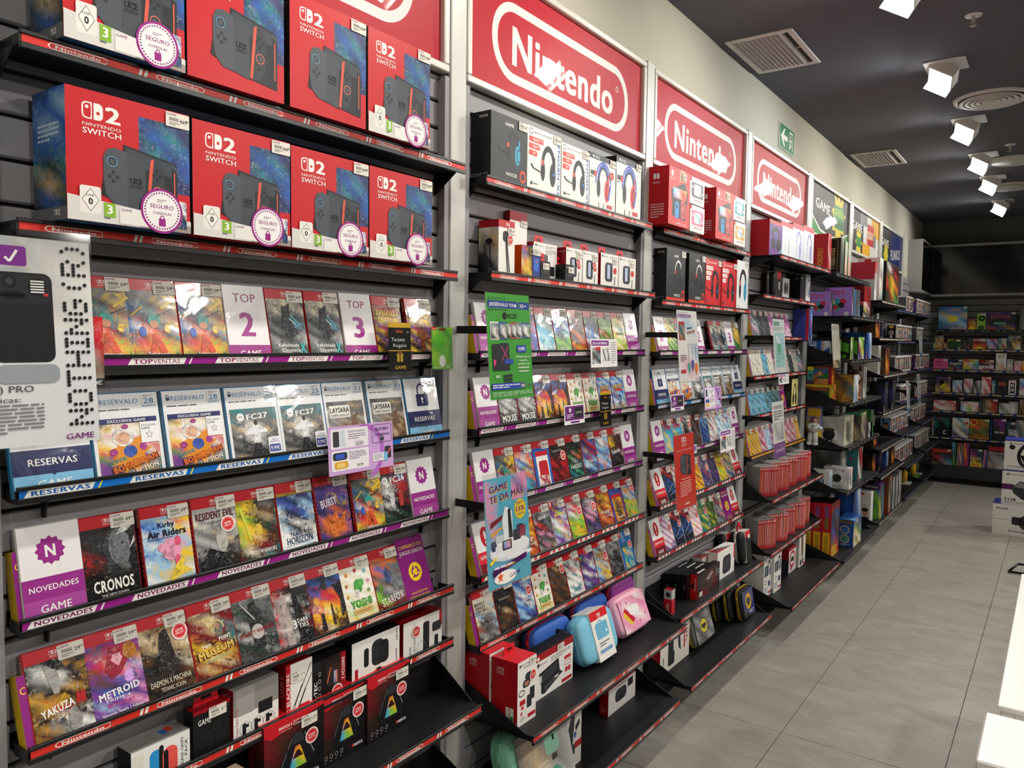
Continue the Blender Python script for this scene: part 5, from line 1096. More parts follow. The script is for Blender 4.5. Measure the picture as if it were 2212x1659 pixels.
# ------------------------------------------------------------------ cartons: wording, category, object name, body ink, front, side, top
def whitehead(band, cup, acc=None, bg='f2f1ee', topc=None):
    def f(A):
        A.r(0, 0, 1, 1, bg)
        if topc: A.r(0, .88, 1, 1, topc)
        headset(A, .55, .46, .74, band, cup, 'dcdcdc' if band != '1d1d1f' else '2a2a2c', acc, False); A.lines(.08, .04, .4, .08, 1, '8a8a8c', 2)
    return f
def gripbox(A):
    A.r(0, 0, 1, 1, 'efede8'); A.r(0, .52, 1, 1, '8e8c88'); A.rr(.06, .5, .46, .98, .06, 'a09e9a'); A.rr(.54, .4, .86, .62, .02, '1d1e20')
    for i, x in enumerate((.26, .52, .78)): A.ring(x, .24, .13, .13 * A.W / A.H, .006, '2a2b2e', 18); A.rr(x - .07, .14, x + .01, .34, .02, '1d1e20'); A.r(x - .02, .25, x + .07, .31, '1d1e20')
    A.t('Portable, Desk & TV Top', .07, .4, .05, 'b8202b', .5, PI2, 0)
def cable(A):
    A.r(0, 0, 1, 1, 'efeee9'); A.r(0, 0, .17, 1, 'c01a26'); A.t('BLACKFIRE', .085, .55, .085, 'w', .6 * A.H / A.W, PI2, 1); A.rro(.03, .06, .14, .2, .03, .012, 'w')
    A.line(.3, .2, .62, .56, .05, '2a2b2e'); A.line(.42, .1, .74, .46, .05, '2a2b2e'); A.line(.58, .5, .96, .9, .03, '3a3b3e'); A.line(.7, .42, .98, .7, .03, '3a3b3e'); A.rr(.5, .66, .66, .8, .06, 'd9c9a9'); A.rr(.52, .06, .9, .2, .03, 'c8232e'); A.r(.26, .14, .36, .22, 'b9bbc0')
def frtec(A):
    A.g(0, 0, 1, 1, 'KkkN kkNN kkNR kkkN', .2, .1); A.rr(.42, .36, .56, .78, .05, '2c2d30'); A.rr(.6, .3, .78, .7, .05, '35363a'); A.g(.63, .36, .75, .64, 'sr bo', 0); A.line(.43, .42, .54, .74, .03, 'e2703a')
    for i in range(4): A.ring(.2, .22 + .16 * i, .04, .05, .01, 'c9c9cc', 10)
    A.t('FR·TEC', .08, .3, .09, 'w', .5 * A.H / A.W, PI2, 2); A.r(.84, .2, 1, 1, '9a1520'); A.t('SWITCH 2', .92, .62, .09, 'w', .5 * A.H / A.W, -PI2, 1)
def nacon2(A):
    A.r(0, 0, 1, 1, 'eeece7'); A.r(.93, .6, 1, 1, 'b01a26'); A.t('nacon', .16, .14, .1, '2b2c2e', .3, PI2, 1); A.t('NINTENDO SWITCH 2', .28, .55, .06, '3a3a3e', .5, PI2, 1); A.rr(.5, .1, .66, .84, .04, '2a2b2e'); A.rr(.74, .5, .98, .74, .04, '33353a'); A.rr(.8, .1, .9, .4, .03, '26272b'); A.ring(.46, .2, .12, .2, .008, '6a6a6e', 16)
def nacon1(A):
    A.r(0, 0, 1, 1, 'f0eee9'); A.rr(.24, .36, .34, .78, .04, '202124'); A.rr(.4, .3, .66, .88, .1, '2b2c2f'); A.rr(.56, .3, .76, .82, .08, '222326'); A.ro(.62, .74, .04, '15161a', 10); A.poly([(.38, .14), (.5, .24), (.66, .2), (.6, .06), (.44, .05)], 'c98a6a'); A.rr(.5, .12, .6, .24, .03, '1d1e20')
    A.t('nacon', .93, .82, .07, '2b2c2e', .2, PI2, 1); A.t('GAME', .93, .34, .06, '7a2478', .2, PI2, 1); A.r(.06, .04, .12, .4, 'b01a26')
def webox(A): A.r(0, 0, 1, 1, '8d8c8a'); A.ro(.66, .6, .12, 'b5202c', 16); A.line(.62, .56, .72, .66, .03, '1d1d1f'); A.t('WE', .9, .66, .14, '2a2b2e', .2, PI2, 2)
def tanooki(A): A.r(0, 0, 1, 1, 'b8a890'); A.t('TANOOKI', .5, .62, .12, '7a5a34', .6, .06, 1); A.t('CUSTOM KIT', .5, .4, .12, '8a7a62', .8, .06, 0); A.t('Unicorn', .5, .2, .08, '8a7a62', .5)
def gripspack(A):
    A.r(0, 0, 1, 1, 'eeeeec'); A.rr(.3, .2, .52, .84, .1, '2b93d6'); A.rr(.46, .34, .54, .9, .04, '15161a'); A.rr(.52, .1, .78, .8, .12, 'ec5a52'); A.rr(.54, .2, .62, .74, .04, '15161a'); A.t('CASE GRIPS', .86, .55, .07, '2a2b2e', .66 * A.H / A.W, PI2, 1); A.t('PACK', .93, .6, .07, '2a2b2e', .4 * A.H / A.W, PI2, 1); A.r(.02, .04, .2, .9, 'e6e1d6'); A.bars(.05, .2, .16, .6, 6, '4a4844')
def thumbk(A): A.r(0, 0, 1, 1, '18181a'); A.r(0, .93, 1, 1, 'a8141f'); A.t('GAME', .3, .76, .11, 'w', .34, 0, 1); [A.ring(x, y, .1, .07, .012, '3a3b3f', 14) for x, y in ((.3, .52), (.62, .58), (.42, .34), (.74, .38))]; A.t('6 Thumb Grips Kit', .5, .12, .05, 'c9c9c9', .8, 0, 0)
def red_(A): A.r(0, 0, 1, 1, '8e101b')
def blk(A): A.r(0, 0, 1, 1, '141416')
def cambox(A): A.r(0, 0, 1, 1, 'f0eee9'); A.r(0, .86, 1, 1, 'c01a26'); sw2logo(A, .44, .93, .24, 'w', 'c01a26', False); A.rr(.26, .6, .6, .8, .12, '1b1c1f'); A.line(.44, .6, .56, .04, .07, '202124'); A.line(.5, .6, .68, .04, .07, '2a2b2e')
def camside(A): A.g(0, 0, 1, .88, 'dwGG qGqd GKnq KKGd kKKG kkKg', .5, .1); A.r(0, .86, 1, 1, 'a81420'); A.e(.52, .6, .18, .06, '17181b'); A.line(.56, .55, .62, .1, .05, '17181b')
def batbox(A): A.r(0, 0, 1, 1, '2a2b2e')
def vertical(s, bg, fg, h=.5, b=2):
    return lambda A: (A.r(0, 0, 1, 1, bg), A.t(s, .5, .55, h * A.W / A.H, fg, .75 * A.H / A.W, PI2, b))
BX = {
'sw2b': ('red console carton with grey console picture', 'console box', 'console_carton', '8e0f1a', swbox, swside2, swtop),
'sw2c': ('red console carton with grey bottom band and round tag', 'console box', 'console_carton', '8e0f1a', swbox_cart, swside2, swtop),
'sw2s': ('red console carton with blue side and round tag', 'console box', 'console_carton', '2c5f8e', swbox_cart, swside, swtop),
'ghead': ('black headset carton with blue orange headset', 'headset box', 'headset_carton', '26272a', gamehead, gameside, blk),
'ghead2': ('black headset carton with white headset and red band', 'headset box', 'headset_carton', '222326', lambda A: gamehead(A, cup='1b1c1e', band='d9d9d6', red=True), gameside, blk),
'bfire': ('white headset carton with dark headset and orange tabs', 'headset box', 'headset_carton', 'd9d7d0', blackfire, None, None),
'bfirer': ('red headset carton with black blue headset', 'headset box', 'headset_carton', 'b3101c', lambda A: blackfire(A, True), None, blk),
'rig': ('white headset carton with blue red headset and dark lid', 'headset box', 'headset_carton', '2b2d31', rig, blk, lambda A: (A.r(0, 0, 1, 1, '26272b'), A.t('RIG', .5, .5, .4, '9a9ca0', .3))),
'pdpwb': ('white headset carton with blue red slim headset', 'headset box', 'headset_carton', 'c8202b', whitehead('1d1d1f', '3fa8cc', 'e2604a'), None, blk),
'cam': ('white and red camera carton', 'accessory box', 'camera_carton', 'b01a26', cambox, camside, red_),
'camred': ('tall white carton with red lid behind others', 'accessory box', 'accessory_carton', 'b01a26', lambda A: (A.r(0, 0, 1, 1, 'efeee9'), A.r(0, .86, 1, 1, 'c01a26'), A.ro(.4, .4, .24, 'd6d3cc', 16), A.ro(.4, .36, .18, 'c8323e', 14)), red_, red_),
'orange': ('orange and black carton with burnt orange side', 'accessory box', 'accessory_carton', 'd9661c', simplegrid('rrkk tbkk doyn oyyn knny', ('t', 'Z', .5, .88, .08, 'e2a02a', .2), amt=.6), lambda A: (A.r(0, 0, 1, 1, 'd9661c'), A.t('Blade', .4, .9, .05, 'f0d0b0', .6)), flat('e07a2a')),
'blueslim': ('slim blue controller carton', 'accessory box', 'accessory_carton', '2a3f9a', flat('27378f', ('rr', .2, .2, .8, .6, .2, '2f6fd0'), ('ro', .5, .5, .1, 'd6402f', 12), ('r', 0, .7, 1, 1, 'e8e6e0')), None, None),
'nacw': ('white accessory carton with black device and red hook tab', 'accessory box', 'accessory_carton', 'a8141f', lambda A: nacon(A, 1), nside, red_),
'nac0': ('white carton with dark grip device and red side', 'accessory box', 'accessory_carton', 'a8141f', lambda A: nacon(A, 0), nside, red_),
'smallb': ('small black accessory carton', 'accessory box', 'accessory_carton', '18181a', flat('18181a', ('t', 'GAME', .4, .82, .1, 'w', .4), ('e', .4, .4, .14, .1, '3a3a3e'), ('e', .66, .4, .14, .1, '3a3a3e')), blk, blk),
'charg': ('black and red charger carton with rainbow triangle', 'charger box', 'charger_carton', '6a0f18', charger, chargside, flat('c01a26', ('t', 'JOYCON', .4, .5, .3, '7a0d16', .4))),
'we': ('grey carton with red dial', 'accessory box', 'accessory_carton', '8d8c8a', webox, None, flat('9a9996')),
'tanooki': ('beige custom kit carton', 'accessory box', 'accessory_carton', '9a8a72', tanooki, None, None),
'grips': ('white carton with blue and red grips', 'accessory box', 'accessory_carton', 'd9d7d2', gripspack, blk, flat('8e8c88', ('rr', .62, .4, .72, .8, .02, '2b63b8'), ('rr', .72, .5, .84, .9, .02, 'c83a36'))),
'thumb': ('small black thumb grips carton', 'accessory box', 'accessory_carton', '141416', thumbk, lambda A: (A.r(0, 0, 1, 1, '17171a'), A.t('GAME', .5, .7, .06, '6a6a6e', .6)), red_),
'grip3': ('white and grey carton with three round pictures', 'accessory box', 'accessory_carton', '7a101a', gripbox, nside, flat('8e8c88')),
'cable': ('white and red cable carton', 'accessory box', 'accessory_carton', '8e101b', cable, lambda A: (A.r(0, 0, 1, 1, '8e101b'), A.t('CABLE', .6, .6, .1, 'd88a8a', .4 * A.H / A.W, PI2)), red_),
'frtec': ('black charging stand carton', 'accessory box', 'accessory_carton', '161012', frtec, blk, blk),
'nac1': ('white carton with two black controllers', 'accessory box', 'accessory_carton', '2b2c2e', nacon1, blk, blk),
'nac2': ('white carton with black stand and red corner', 'accessory box', 'accessory_carton', '8e101b', nacon2, red_, red_),
'less': ('tall red and white accessory carton with hook tab', 'accessory box', 'accessory_carton', 'b0121e', lessfront, lessplastic, lambda A: A.r(0, 0, 1, 1, 'd6222e')),
'nacase': ('white sleeve carton with open black case picture', 'accessory box', 'accessory_carton', '1b1c1e', naconcase, blk, blk),
'dino': ('small white carton with black pouch picture', 'accessory box', 'accessory_carton', 'a8141f', flat('dcdad5', ('rr', .24, .3, .66, .8, .1, '33343a'), ('rr', .7, .6, .9, .9, .02, '2a2b2e'), ('rr', .36, .3, .56, .5, .04, '24252a'), ('lines', .3, .88, .9, .95, 1, '7a7a7c', 2)), nside, None),
'whcase': ('white carton with black case and cards picture', 'accessory box', 'accessory_carton', 'c9c7c0', flat('cfccc4', ('poly', [(.1, .3), (.5, .9), (.7, .95), (.6, .4), (.3, .2)], '2b2c2f'), ('poly', [(.7, .7), (.9, .8), (.92, .7), (.74, .6)], '1d1e20'), ('r', .66, .5, .76, .6, '2f4f9a'), ('r', .5, .22, .7, .4, '3a3b3e'), ('r', .7, .3, 1, .42, 'a81a26')), None, None),
'oled': ('red console carton with dark side dock and coloured grips', 'console box', 'console_carton', 'b81a24', oled, oledside, red_),
'lgrey': ('white small console carton with grey device', 'console box', 'console_carton', 'e2e0da', lite('55585e'), None, None),
'lpink': ('white small console carton with pink device', 'console box', 'console_carton', 'e2e0da', lite('e06a9a'), None, None),
'lteal': ('white small console carton with teal device', 'console box', 'console_carton', 'e2e0da', lite('2fa0a8'), None, None),
'lyel': ('white small console carton with yellow device', 'console box', 'console_carton', 'e2e0da', lite('e6a826'), None, None),
'nbox': ('narrow red carton standing on end with grey top window', 'accessory box', 'accessory_carton', 'c01a2c', flat('c01a2c', ('r', 0, .62, 1, 1, 'b9bcbc')), flat('c01a2c', ('r', 0, .62, 1, 1, 'b9bcbc'), ('ro', .5, .8, .3, '2b2d30', 14), ('rro', .33, .1, .67, .44, .1, .03, 'w'), ('t', 'Nintendo', .5, .27, .06, 'w', .8, PI2, 2)), red_),
'blkst': ('black carton standing in a row of three', 'accessory box', 'accessory_carton', '141416', blk, lambda A: (A.r(0, 0, 1, 1, '161618'), A.t('GAME', .6, .5, .07, '8a8a8c', .2 * A.H / A.W, PI2), A.line(.1, .1, .3, .03, .01, 'c9c9c9')), lambda A: (A.r(0, 0, 1, 1, '1a1a1c'), A.r(.5, .3, .9, .5, 'd9d5ce'))),
'blkred': ('black and red carton with clear case picture', 'accessory box', 'accessory_carton', 'c01a22', lambda A: (A.g(0, 0, 1, 1, 'kkNk kNRk NRNk', .1, .1), A.poly([(.35, .62), (.62, .84), (.7, .74), (.5, .54)], '8e8a8a'), A.poly([(.42, .14), (.66, .32), (.68, .62), (.46, .5)], '6a5a58'), A.poly([(.43, .17), (.65, .34), (.66, .58), (.47, .47)], '352424'), A.rr(.82, .5, .9, .84, .03, '6a6a6c'), A.t('GAME', .96, .64, .06, 'w', .24 * A.H / A.W, PI2)), lambda A: (A.r(0, 0, 1, 1, 'cc1f28'), A.rr(.1, .44, .5, .6, .05, '1a1012'), A.t('PROTECTION', .7, .6, .08, 'f0c8c8', .5 * A.H / A.W, PI2)), lambda A: (A.r(0, 0, 1, 1, '1a1012'), A.r(.1, .2, .4, .5, 'd9d5ce'))),
'whpad': ('white carton with black controller picture and red corners', 'accessory box', 'accessory_carton', 'efeee9', flat('f2f1ed', ('rr', .3, .12, .78, .74, .1, '2a2b2e'), ('rr', .38, .2, .7, .6, .06, '3c3e43'), ('r', .94, .5, 1, 1, 'c8232e')), None, simplegrid('rwwr KKww rrnw', amt=.3)),
'whpad2': ('white and dark carton lying behind controller carton', 'accessory box', 'accessory_carton', 'd9d5ce', None, None, simplegrid('rKKr KKwK rrnw', amt=.3)),
'bfw': ('white carton with black device and red hook side', 'accessory box', 'accessory_carton', 'b01a26', flat('ebe8de', ('rr', .26, .1, .44, .86, .05, '1f2023'), ('rr', .3, .1, .48, .44, .04, '2c2d31'), ('poly', [(.56, .92), (.66, .8), (.7, .3), (.62, .42)], '2a2b36'), ('r', .8, .3, .84, .95, 'c01a26'), ('lines', .86, .4, .96, .9, 5, 'c05a5a', 4), ('t', 'VENOM', .1, .14, .08, '1d1e20', .3, PI2, 2)), lambda A: (A.r(0, 0, 1, 1, 'b01a26'), A.rr(.1, .1, .6, .6, .08, 'c22a36'), A.rr(.22, .2, .42, .5, .05, '5a0d14')), red_),
'purph': ('purple and white headset carton', 'headset box', 'headset_carton', 'c8202b', simplegrid('vPPv PvvP vPPs', ('ring', .5, .55, .36, .3, .1, '1b1b1e', 20, 0, .5), ('e', .3, .36, .16, .16, '1b1b1e'), ('e', .72, .36, .2, .18, '202024'), ('r', 0, .9, 1, 1, 'c8202b'), amt=.3), None, red_),
'wh_w': ('white headset carton with white black headset', 'headset box', 'headset_carton', 'e6e4e0', whitehead('e2e2e2', 'd0d0d2', None, 'f0efec', 'd6303a'), None, red_),
'wh_v': ('white headset carton with lilac headset', 'headset box', 'headset_carton', 'e6e4e0', whitehead('8f86cc', '9a92d6', None, 'eceaf2', 'd6303a'), None, red_),
'gbox': ('black headset carton with small red foot', 'headset box', 'headset_carton', '17171a', flat('1c1c1f', ('t', 'GAME', .4, .9, .06, 'w', .4), ('e', .6, .4, .24, .2, '2c2c30'), ('r', 0, 0, 1, .06, 'e2432c')), lambda A: (A.r(0, 0, 1, 1, '18181b'), A.t('GAME', .7, .86, .05, 'c9c9c9', .3)), blk),
'whbl': ('white slanted headset carton with blue headset', 'headset box', 'headset_carton', 'efeee9', whitehead('2a4f8a', '3a7ab0'), None, None),
'gsmall': ('small grey accessory carton', 'accessory box', 'accessory_carton', 'b9b7b2', flat('c9c7c2', ('e', .4, .5, .16, .3, '2b2c2e'), ('e', .7, .5, .12, .3, '2b2c2e')), None, None),
'bluetall': ('tall blue patterned carton with red stripe', 'game box', 'game_carton', '3a4aa0', simplegrid('bbBb bBsb Bbrb bBbb ybBw', amt=.6), lambda A: (A.r(0, 0, .82, 1, '4450a8'), A.r(.82, 0, 1, 1, 'c8232e'), A.lines(.05, .05, .78, .9, 16, '3a449a', 3)), None),
'phones': ('dark carton with yellow panel and black headphones', 'headset box', 'headset_carton', '2c2c22', flat('e6dc8a', ('ring', .5, .5, .26, .36, .09, '17171a', 20, 0, .5), ('e', .3, .36, .13, .2, '17171a'), ('e', .7, .36, .13, .2, '17171a'), ('line', .72, .9, .8, .1, .04, '3a3a2a')), lambda A: (A.r(0, 0, 1, 1, '33332a'), A.lines(.1, .3, .9, .6, 8, '6a6a5a', 4)), None),
'whset': ('white carton with console headset set picture', 'accessory box', 'accessory_carton', 'd9d7d2', lambda A: (A.r(0, 0, 1, 1, 'efede8'), A.ring(.72, .9, .14, .06, .03, 'c8404a', 14), A.lines(.1, .84, .56, .94, 3, '55565a', 3), A.rr(.1, .48, .62, .72, .08, '3a3f48'), A.rr(.22, .52, .5, .68, .02, '7a8a98'), headset(A, .68, .62, .42, '2a3350', '34406a', '23283a', None, False), A.line(.1, .4, .4, .36, .02, '2a2b2e'), A.line(.12, .34, .36, .3, .02, '2a2b2e'), A.rr(.6, .22, .86, .34, .03, '2f3f6a'), A.rr(.1, .1, .5, .24, .02, 'b9bec9'), A.r(.6, .05, .96, .1, 'c8323e')), lambda A: (A.r(0, 0, 1, 1, 'dddad4'), A.lines(.1, .2, .7, .62, 9, 'a6a39c', 3), A.r(.74, .0, .96, .1, '4f8f86')), None),
'steer': ('white carton with red steering wheel and red hook lid', 'accessory box', 'accessory_carton', 'd9d7d2', lambda A: (A.r(0, 0, 1, 1, 'efede8'), A.ring(.5, .52, .42, .34, .1, 'd6303a', 24), A.rr(.3, .42, .7, .6, .04, '2b2c30'), A.ro(.3, .14, .08, 'd6303a', 10), A.ro(.44, .18, .07, '3a4a8a', 10), A.r(0, .9, 1, 1, 'b01a26')), lambda A: (A.r(0, .55, 1, 1, 'b01a26'), A.r(0, 0, 1, .55, '3a3a4a')), red_),
'brownst': ('white carton with brown standing toy picture', 'accessory box', 'accessory_carton', 'd9d7d2', flat('efece4', ('poly', [(.3, .95), (.6, .98), (.66, .6), (.6, .3), (.4, .28), (.34, .6)], '7a5534'), ('e', .3, .12, .12, .1, '1d1e20'), ('e', .6, .14, .1, .1, '1d1e20'), ('r', .7, 0, 1, .06, 'c8323e')), None, None),
# fifth and sixth bays
'redbk': ('worn red game box lying upright', 'board game', 'board_game', 'b3141f', simplegrid('rrRr wrrr rRwr rrrr', amt=.5), lambda A: (A.r(0, 0, 1, 1, 'c8232e'), A.t('MONOPOLY', .6, .4, .3 * A.W / A.H, 'e0b040', .5 * A.H / A.W, PI2)), None),
'vill': ('dark green gold lettered game box', 'board game', 'board_game', '2a2e22', simplegrid('EKqE KEgK EKgE KgEK', amt=.8), lambda A: (A.r(0, 0, 1, 1, '262a1f'), A.rro(.1, .03, .9, .97, .04, .02, '8a8a4a'), A.t('Villainous', .55, .42, .5 * A.W / A.H, 'c8c88a', .6 * A.H / A.W, PI2, 1)), None),
'greens': ('slim green and white toy box', 'toy box', 'toy_box', '2f9440', simplegrid('wewe pwew dpde rpoe', amt=.6), None, None),
'kittyb': ('red and white toy box with oval window', 'toy box', 'toy_box', 'e0d8d8', lambda A: (A.r(0, 0, 1, 1, 'f0eeea'), A.r(0, .7, 1, 1, 'c8364a'), A.e(.5, .55, .3, .3, '9a9690')), lambda A: (A.r(0, 0, 1, .55, 'cfd2da'), A.r(0, .55, 1, 1, 'c8364a'), A.t('HELLO', .5, .34, .1, 'c8283a', .7, 0, 2), A.t('KITTY', .5, .2, .1, 'c8283a', .7, 0, 2)), lambda A: A.r(0, 0, 1, 1, 'b82a3e')),
'messi': ('tall white portrait toy box', 'toy box', 'toy_box', 'e6e2de', simplegrid('wwww wqsw wKgw wwqw wdsw eKEe', amt=.6), lambda A: (A.r(0, 0, 1, 1, 'eae6e2'), A.r(.3, .9, .6, .97, 'c8303a'), A.e(.62, .22, .18, .08, 'b98a72'), A.e(.62, .27, .18, .05, '2c2018'), A.poly([(.3, 0), (.5, .14), (.76, .14), (1, 0)], 'c9c6c4'), A.poly([(.55, .0), (.6, .13), (.72, .13), (.74, 0)], '9cc0e0')), None),
'flower': ('tall black toy box with red and orange plants', 'toy box', 'toy_box', '141416', simplegrid('kKkKk kwkkk kKkrk rkyKk rkyon EkyKo kErek EEEee', amt=.8), None, None),
'kitty': ('lilac toy box with red two-line title and cluster picture', 'toy box', 'toy_box', '8f6ab8', simplegrid('KkKK vKKs KpKK sKsK', amt=.8), lambda A: (A.r(0, 0, 1, 1, 'a97fcf'), A.t('HELLO', .46, .87, .075, 'c8203a', .56, 0, 2), A.t('KITTY', .46, .77, .075, 'c8203a', .56, 0, 2), A.lines(.22, .7, .7, .73, 1, 'd06a8a', 2), A.e(.35, .46, .16, .1, 'e8d84a'), A.e(.52, .5, .14, .11, '3aa0b0'), A.e(.68, .5, .12, .12, 'c8304a'), A.e(.3, .38, .12, .09, 'e6e4ea'), A.e(.45, .34, .16, .1, '4a8a4a'), A.e(.62, .38, .12, .1, '2c2c34'), A.e(.5, .24, .1, .07, '4ab0a8'), A.e(.42, .3, .08, .08, 'd63a4a'), A.ro(.82, .08, .09, 'f0eef2', 14), A.t('5+', .82, .08, .05, '4a4a4e', .1)), None),
'skyblue': ('clear fronted toy pack with sky blue edge', 'toy box', 'toy_box', '8ccbe0', simplegrid('KKgK KgKK gKKg sKgs', amt=.7), lambda A: A.r(0, 0, 1, 1, '86c8e0'), None),
'clearbk': ('clear plastic toy pack with red white label', 'toy box', 'toy_box', '2a2a2c', simplegrid('rwKg Kwrk KyKw KKgg rwKK', amt=.8), lambda A: (A.r(0, 0, 1, 1, '1c1c1e'), A.r(0, .8, 1, 1, 'd8504a')), None),
'reddark': ('dark red wide toy box', 'toy box', 'toy_box', '7a1018', simplegrid('RRRr RrRR RRRR', amt=.4), red_, None),
'astro': ('dark blue upright box with white lettering', 'merchandise box', 'merchandise_box', '1f4f9a', simplegrid('bBbB BbBb', amt=.5), vertical('ASTRO BOT', '23569f', 'f0f0f0', .55), None),
'sonic': ('white and blue upright box with yellow lettering', 'merchandise box', 'merchandise_box', '2a5aa8', simplegrid('bKyb ybKb bbyK', amt=.6), lambda A: (A.r(0, 0, 1, 1, '2c5aa0'), A.poly([(0, .2), (0, 1), (1, 1), (1, .6)], 'e2e0da'), A.t('SONIC', .42, .66, .4 * A.W / A.H, 'd89a2a', .5 * A.H / A.W, PI2, 2)), None),
'greenblk': ('green and black block patterned box', 'merchandise box', 'merchandise_box', '1c1e1c', simplegrid('KlKl lwlK KlKK wlKw', amt=.5), lambda A: (A.r(0, 0, 1, 1, '1f211f'), A.poly([(.1, .85), (.1, .45), (.9, .3), (.9, .7)], '58a02a'), A.rr(.3, .06, .5, .2, .02, '58a02a'), A.rr(.56, .06, .76, .2, .02, '58a02a'), A.r(.4, .6, .5, .68, '1f211f')), None),
'greenblk2': ('lime and purple clear fronted toy pack', 'toy box', 'toy_box', '7fb030', simplegrid('lllw KwlK KrlK PKly lPPw', amt=.5), lambda A: (A.r(0, 0, 1, 1, '2a2a2c'), A.poly([(.1, .9), (.1, .4), (.9, .2), (.9, .8)], '5aa82e')), None),
'mariob': ('box with orange question block scene', 'merchandise box', 'merchandise_box', 'c8802a', simplegrid('rory oynr ronr', amt=.5), lambda A: (A.r(0, 0, 1, 1, 'a81c3a'), A.r(.0, 0, .86, .86, '4a7ab8'), A.r(0, 0, .86, .3, 'd99a5a'), A.poly([(.4, .3), (.86, .3), (.86, .8)], '2f7a4a'), A.rr(.04, .14, .42, .56, .02, 'c8782a'), A.t('?', .23, .35, .3, 'e8e4da', .16, 0, 2), A.rr(.4, .45, .64, .72, .02, 'c8782a'), A.t('?', .52, .58, .2, 'e8e4da', .1, 0, 2), A.t('SUPER MARIO', .5, .92, .08, '4aa04a', .8, 0, 2)), None),
'dkb': ('yellow edged box with red lettered jungle scene', 'merchandise box', 'merchandise_box', 'e0b52a', simplegrid('noyn yeon orno rryo', amt=.7), lambda A: (A.g(0, 0, 1, 1, 'eKeKe KEkEK EkKke kEeEK', .7), A.r(0, .86, 1, 1, 'e8c22e'), A.r(.9, 0, 1, 1, 'e8c22e'), A.r(0, .66, .86, .84, '9a6a2a'), A.t('DONKEY KONG', .43, .75, .12, 'b8202a', .8, 0, 2), A.rr(.22, .2, .62, .52, .08, 'a8202a'), A.t('DK', .42, .36, .2, '3a0d12', .28, 0, 2), A.t('DK', .42, .365, .18, 'd6404a', .26, 0, 2)), lambda A: A.r(0, 0, 1, 1, 'e8c22e')),
'tealbk': ('teal and black upright box', 'merchandise box', 'merchandise_box', '3a8a8a', simplegrid('tKtK KtKt', amt=.5), lambda A: (A.r(0, 0, 1, 1, '5aa898'), A.r(0, .8, 1, 1, 'e6d02a'), A.t('1', .5, .5, .2, '1d3a3a', .3), A.r(0, 0, 1, .2, '6a3a7a')), None),
'stitchb': ('gold tinted clear toy window box', 'toy box', 'toy_box', '6a5a2a', simplegrid('qsws yswg Nsgw ysbq', amt=.7), lambda A: (A.g(0, 0, 1, 1, 'YnYN nYNY NYnt YnYt nYYn', .6), A.t('Smile!', .5, .88, .08, '1d1d1a', .5)), None),
'pinkred': ('narrow red topped toy pack', 'toy box', 'toy_box', 'a82a3a', simplegrid('KrKr gKrK', amt=.6), None, None),
'cauld': ('grey white carton with black cauldron picture', 'merchandise box', 'merchandise_box', 'c9c7c2', simplegrid('ddgd dEgd dKEd dKKd ddgd', amt=.7), lambda A: (A.g(0, 0, 1, 1, 'GwGG wGGG GGwG GGGw', .5, .1), A.ring(.5, .42, .34, .42, .012, '8a8884', 24), A.ro(.5, .38, .2, '1d1e20', 20), A.e(.5, .56, .2, .05, '5a6a1f'), A.r(.34, .52, .66, .56, '1d1e20'), A.poly([(.4, .2), (.44, .1), (.48, .2)], '1d1e20'), A.poly([(.56, .2), (.6, .1), (.64, .2)], '1d1e20')), lambda A: A.r(0, 0, 1, 1, 'b9b7b2')),
'skull': ('clear boxed collectible with pale claws', 'toy box', 'toy_box', '4a4a40', simplegrid('eede KqgK qgKg KgqK gKKg', ('t', 'BABY', .8, .7, .08, 'c8303a', .5, PI2), amt=.8), lambda A: (A.g(0, 0, 1, 1, 'KgKg gqKK KgqK gKqg', .8), A.r(0, .9, 1, 1, '4aa07a'), A.t('PUZZLE & RUN', .5, .95, .05, '1d1d1f', .7)), None),
'potter': ('white carton with dark cap picture', 'merchandise box', 'merchandise_box', 'd2cfc8', simplegrid('wrww wKwr wKKw wwww', amt=.5), lambda A: (A.g(0, 0, 1, 1, 'wGww GwwG wwGw', .3, .1), A.ring(.5, .44, .3, .34, .012, '6a6864', 22), A.e(.52, .5, .18, .2, '26292e'), A.e(.34, .4, .08, .1, '6a5a3a'), A.e(.3, .3, .08, .04, 'a07a2a'), A.t('HARRY POTTER', .56, .86, .1, '3a3a3a', .5, 0, 1), A.lines(.2, .06, .8, .1, 1, '55534e', 2)), None),
'sonicw': ('white carton with blue round badge', 'merchandise box', 'merchandise_box', 'c9c7c2', simplegrid('wsws sBsw', amt=.5), lambda A: (A.r(0, 0, 1, 1, 'd8d6d0'), A.ro(.45, .4, .3, '2a5ab0', 18), A.ro(.45, .4, .22, 'd9b03a', 16), A.ro(.45, .4, .16, '3a7ac0', 14)), None),
'clearw': ('wide clear plastic toy box', 'toy box', 'toy_box', '6a6c6c', simplegrid('gGgK KgGg gKgG', amt=.8), simplegrid('gGgg GgKg gKgG gGgg', amt=.6), None),
'teals': ('teal box with red figures', 'toy box', 'toy_box', '3a8088', simplegrid('KrKw wKrK KwKr rKwt', amt=.7), lambda A: (A.r(0, 0, 1, 1, '3f868c'), A.e(.4, .66, .14, .05, 'b8384a'), A.e(.4, .3, .2, .06, 'b8384a')), None),
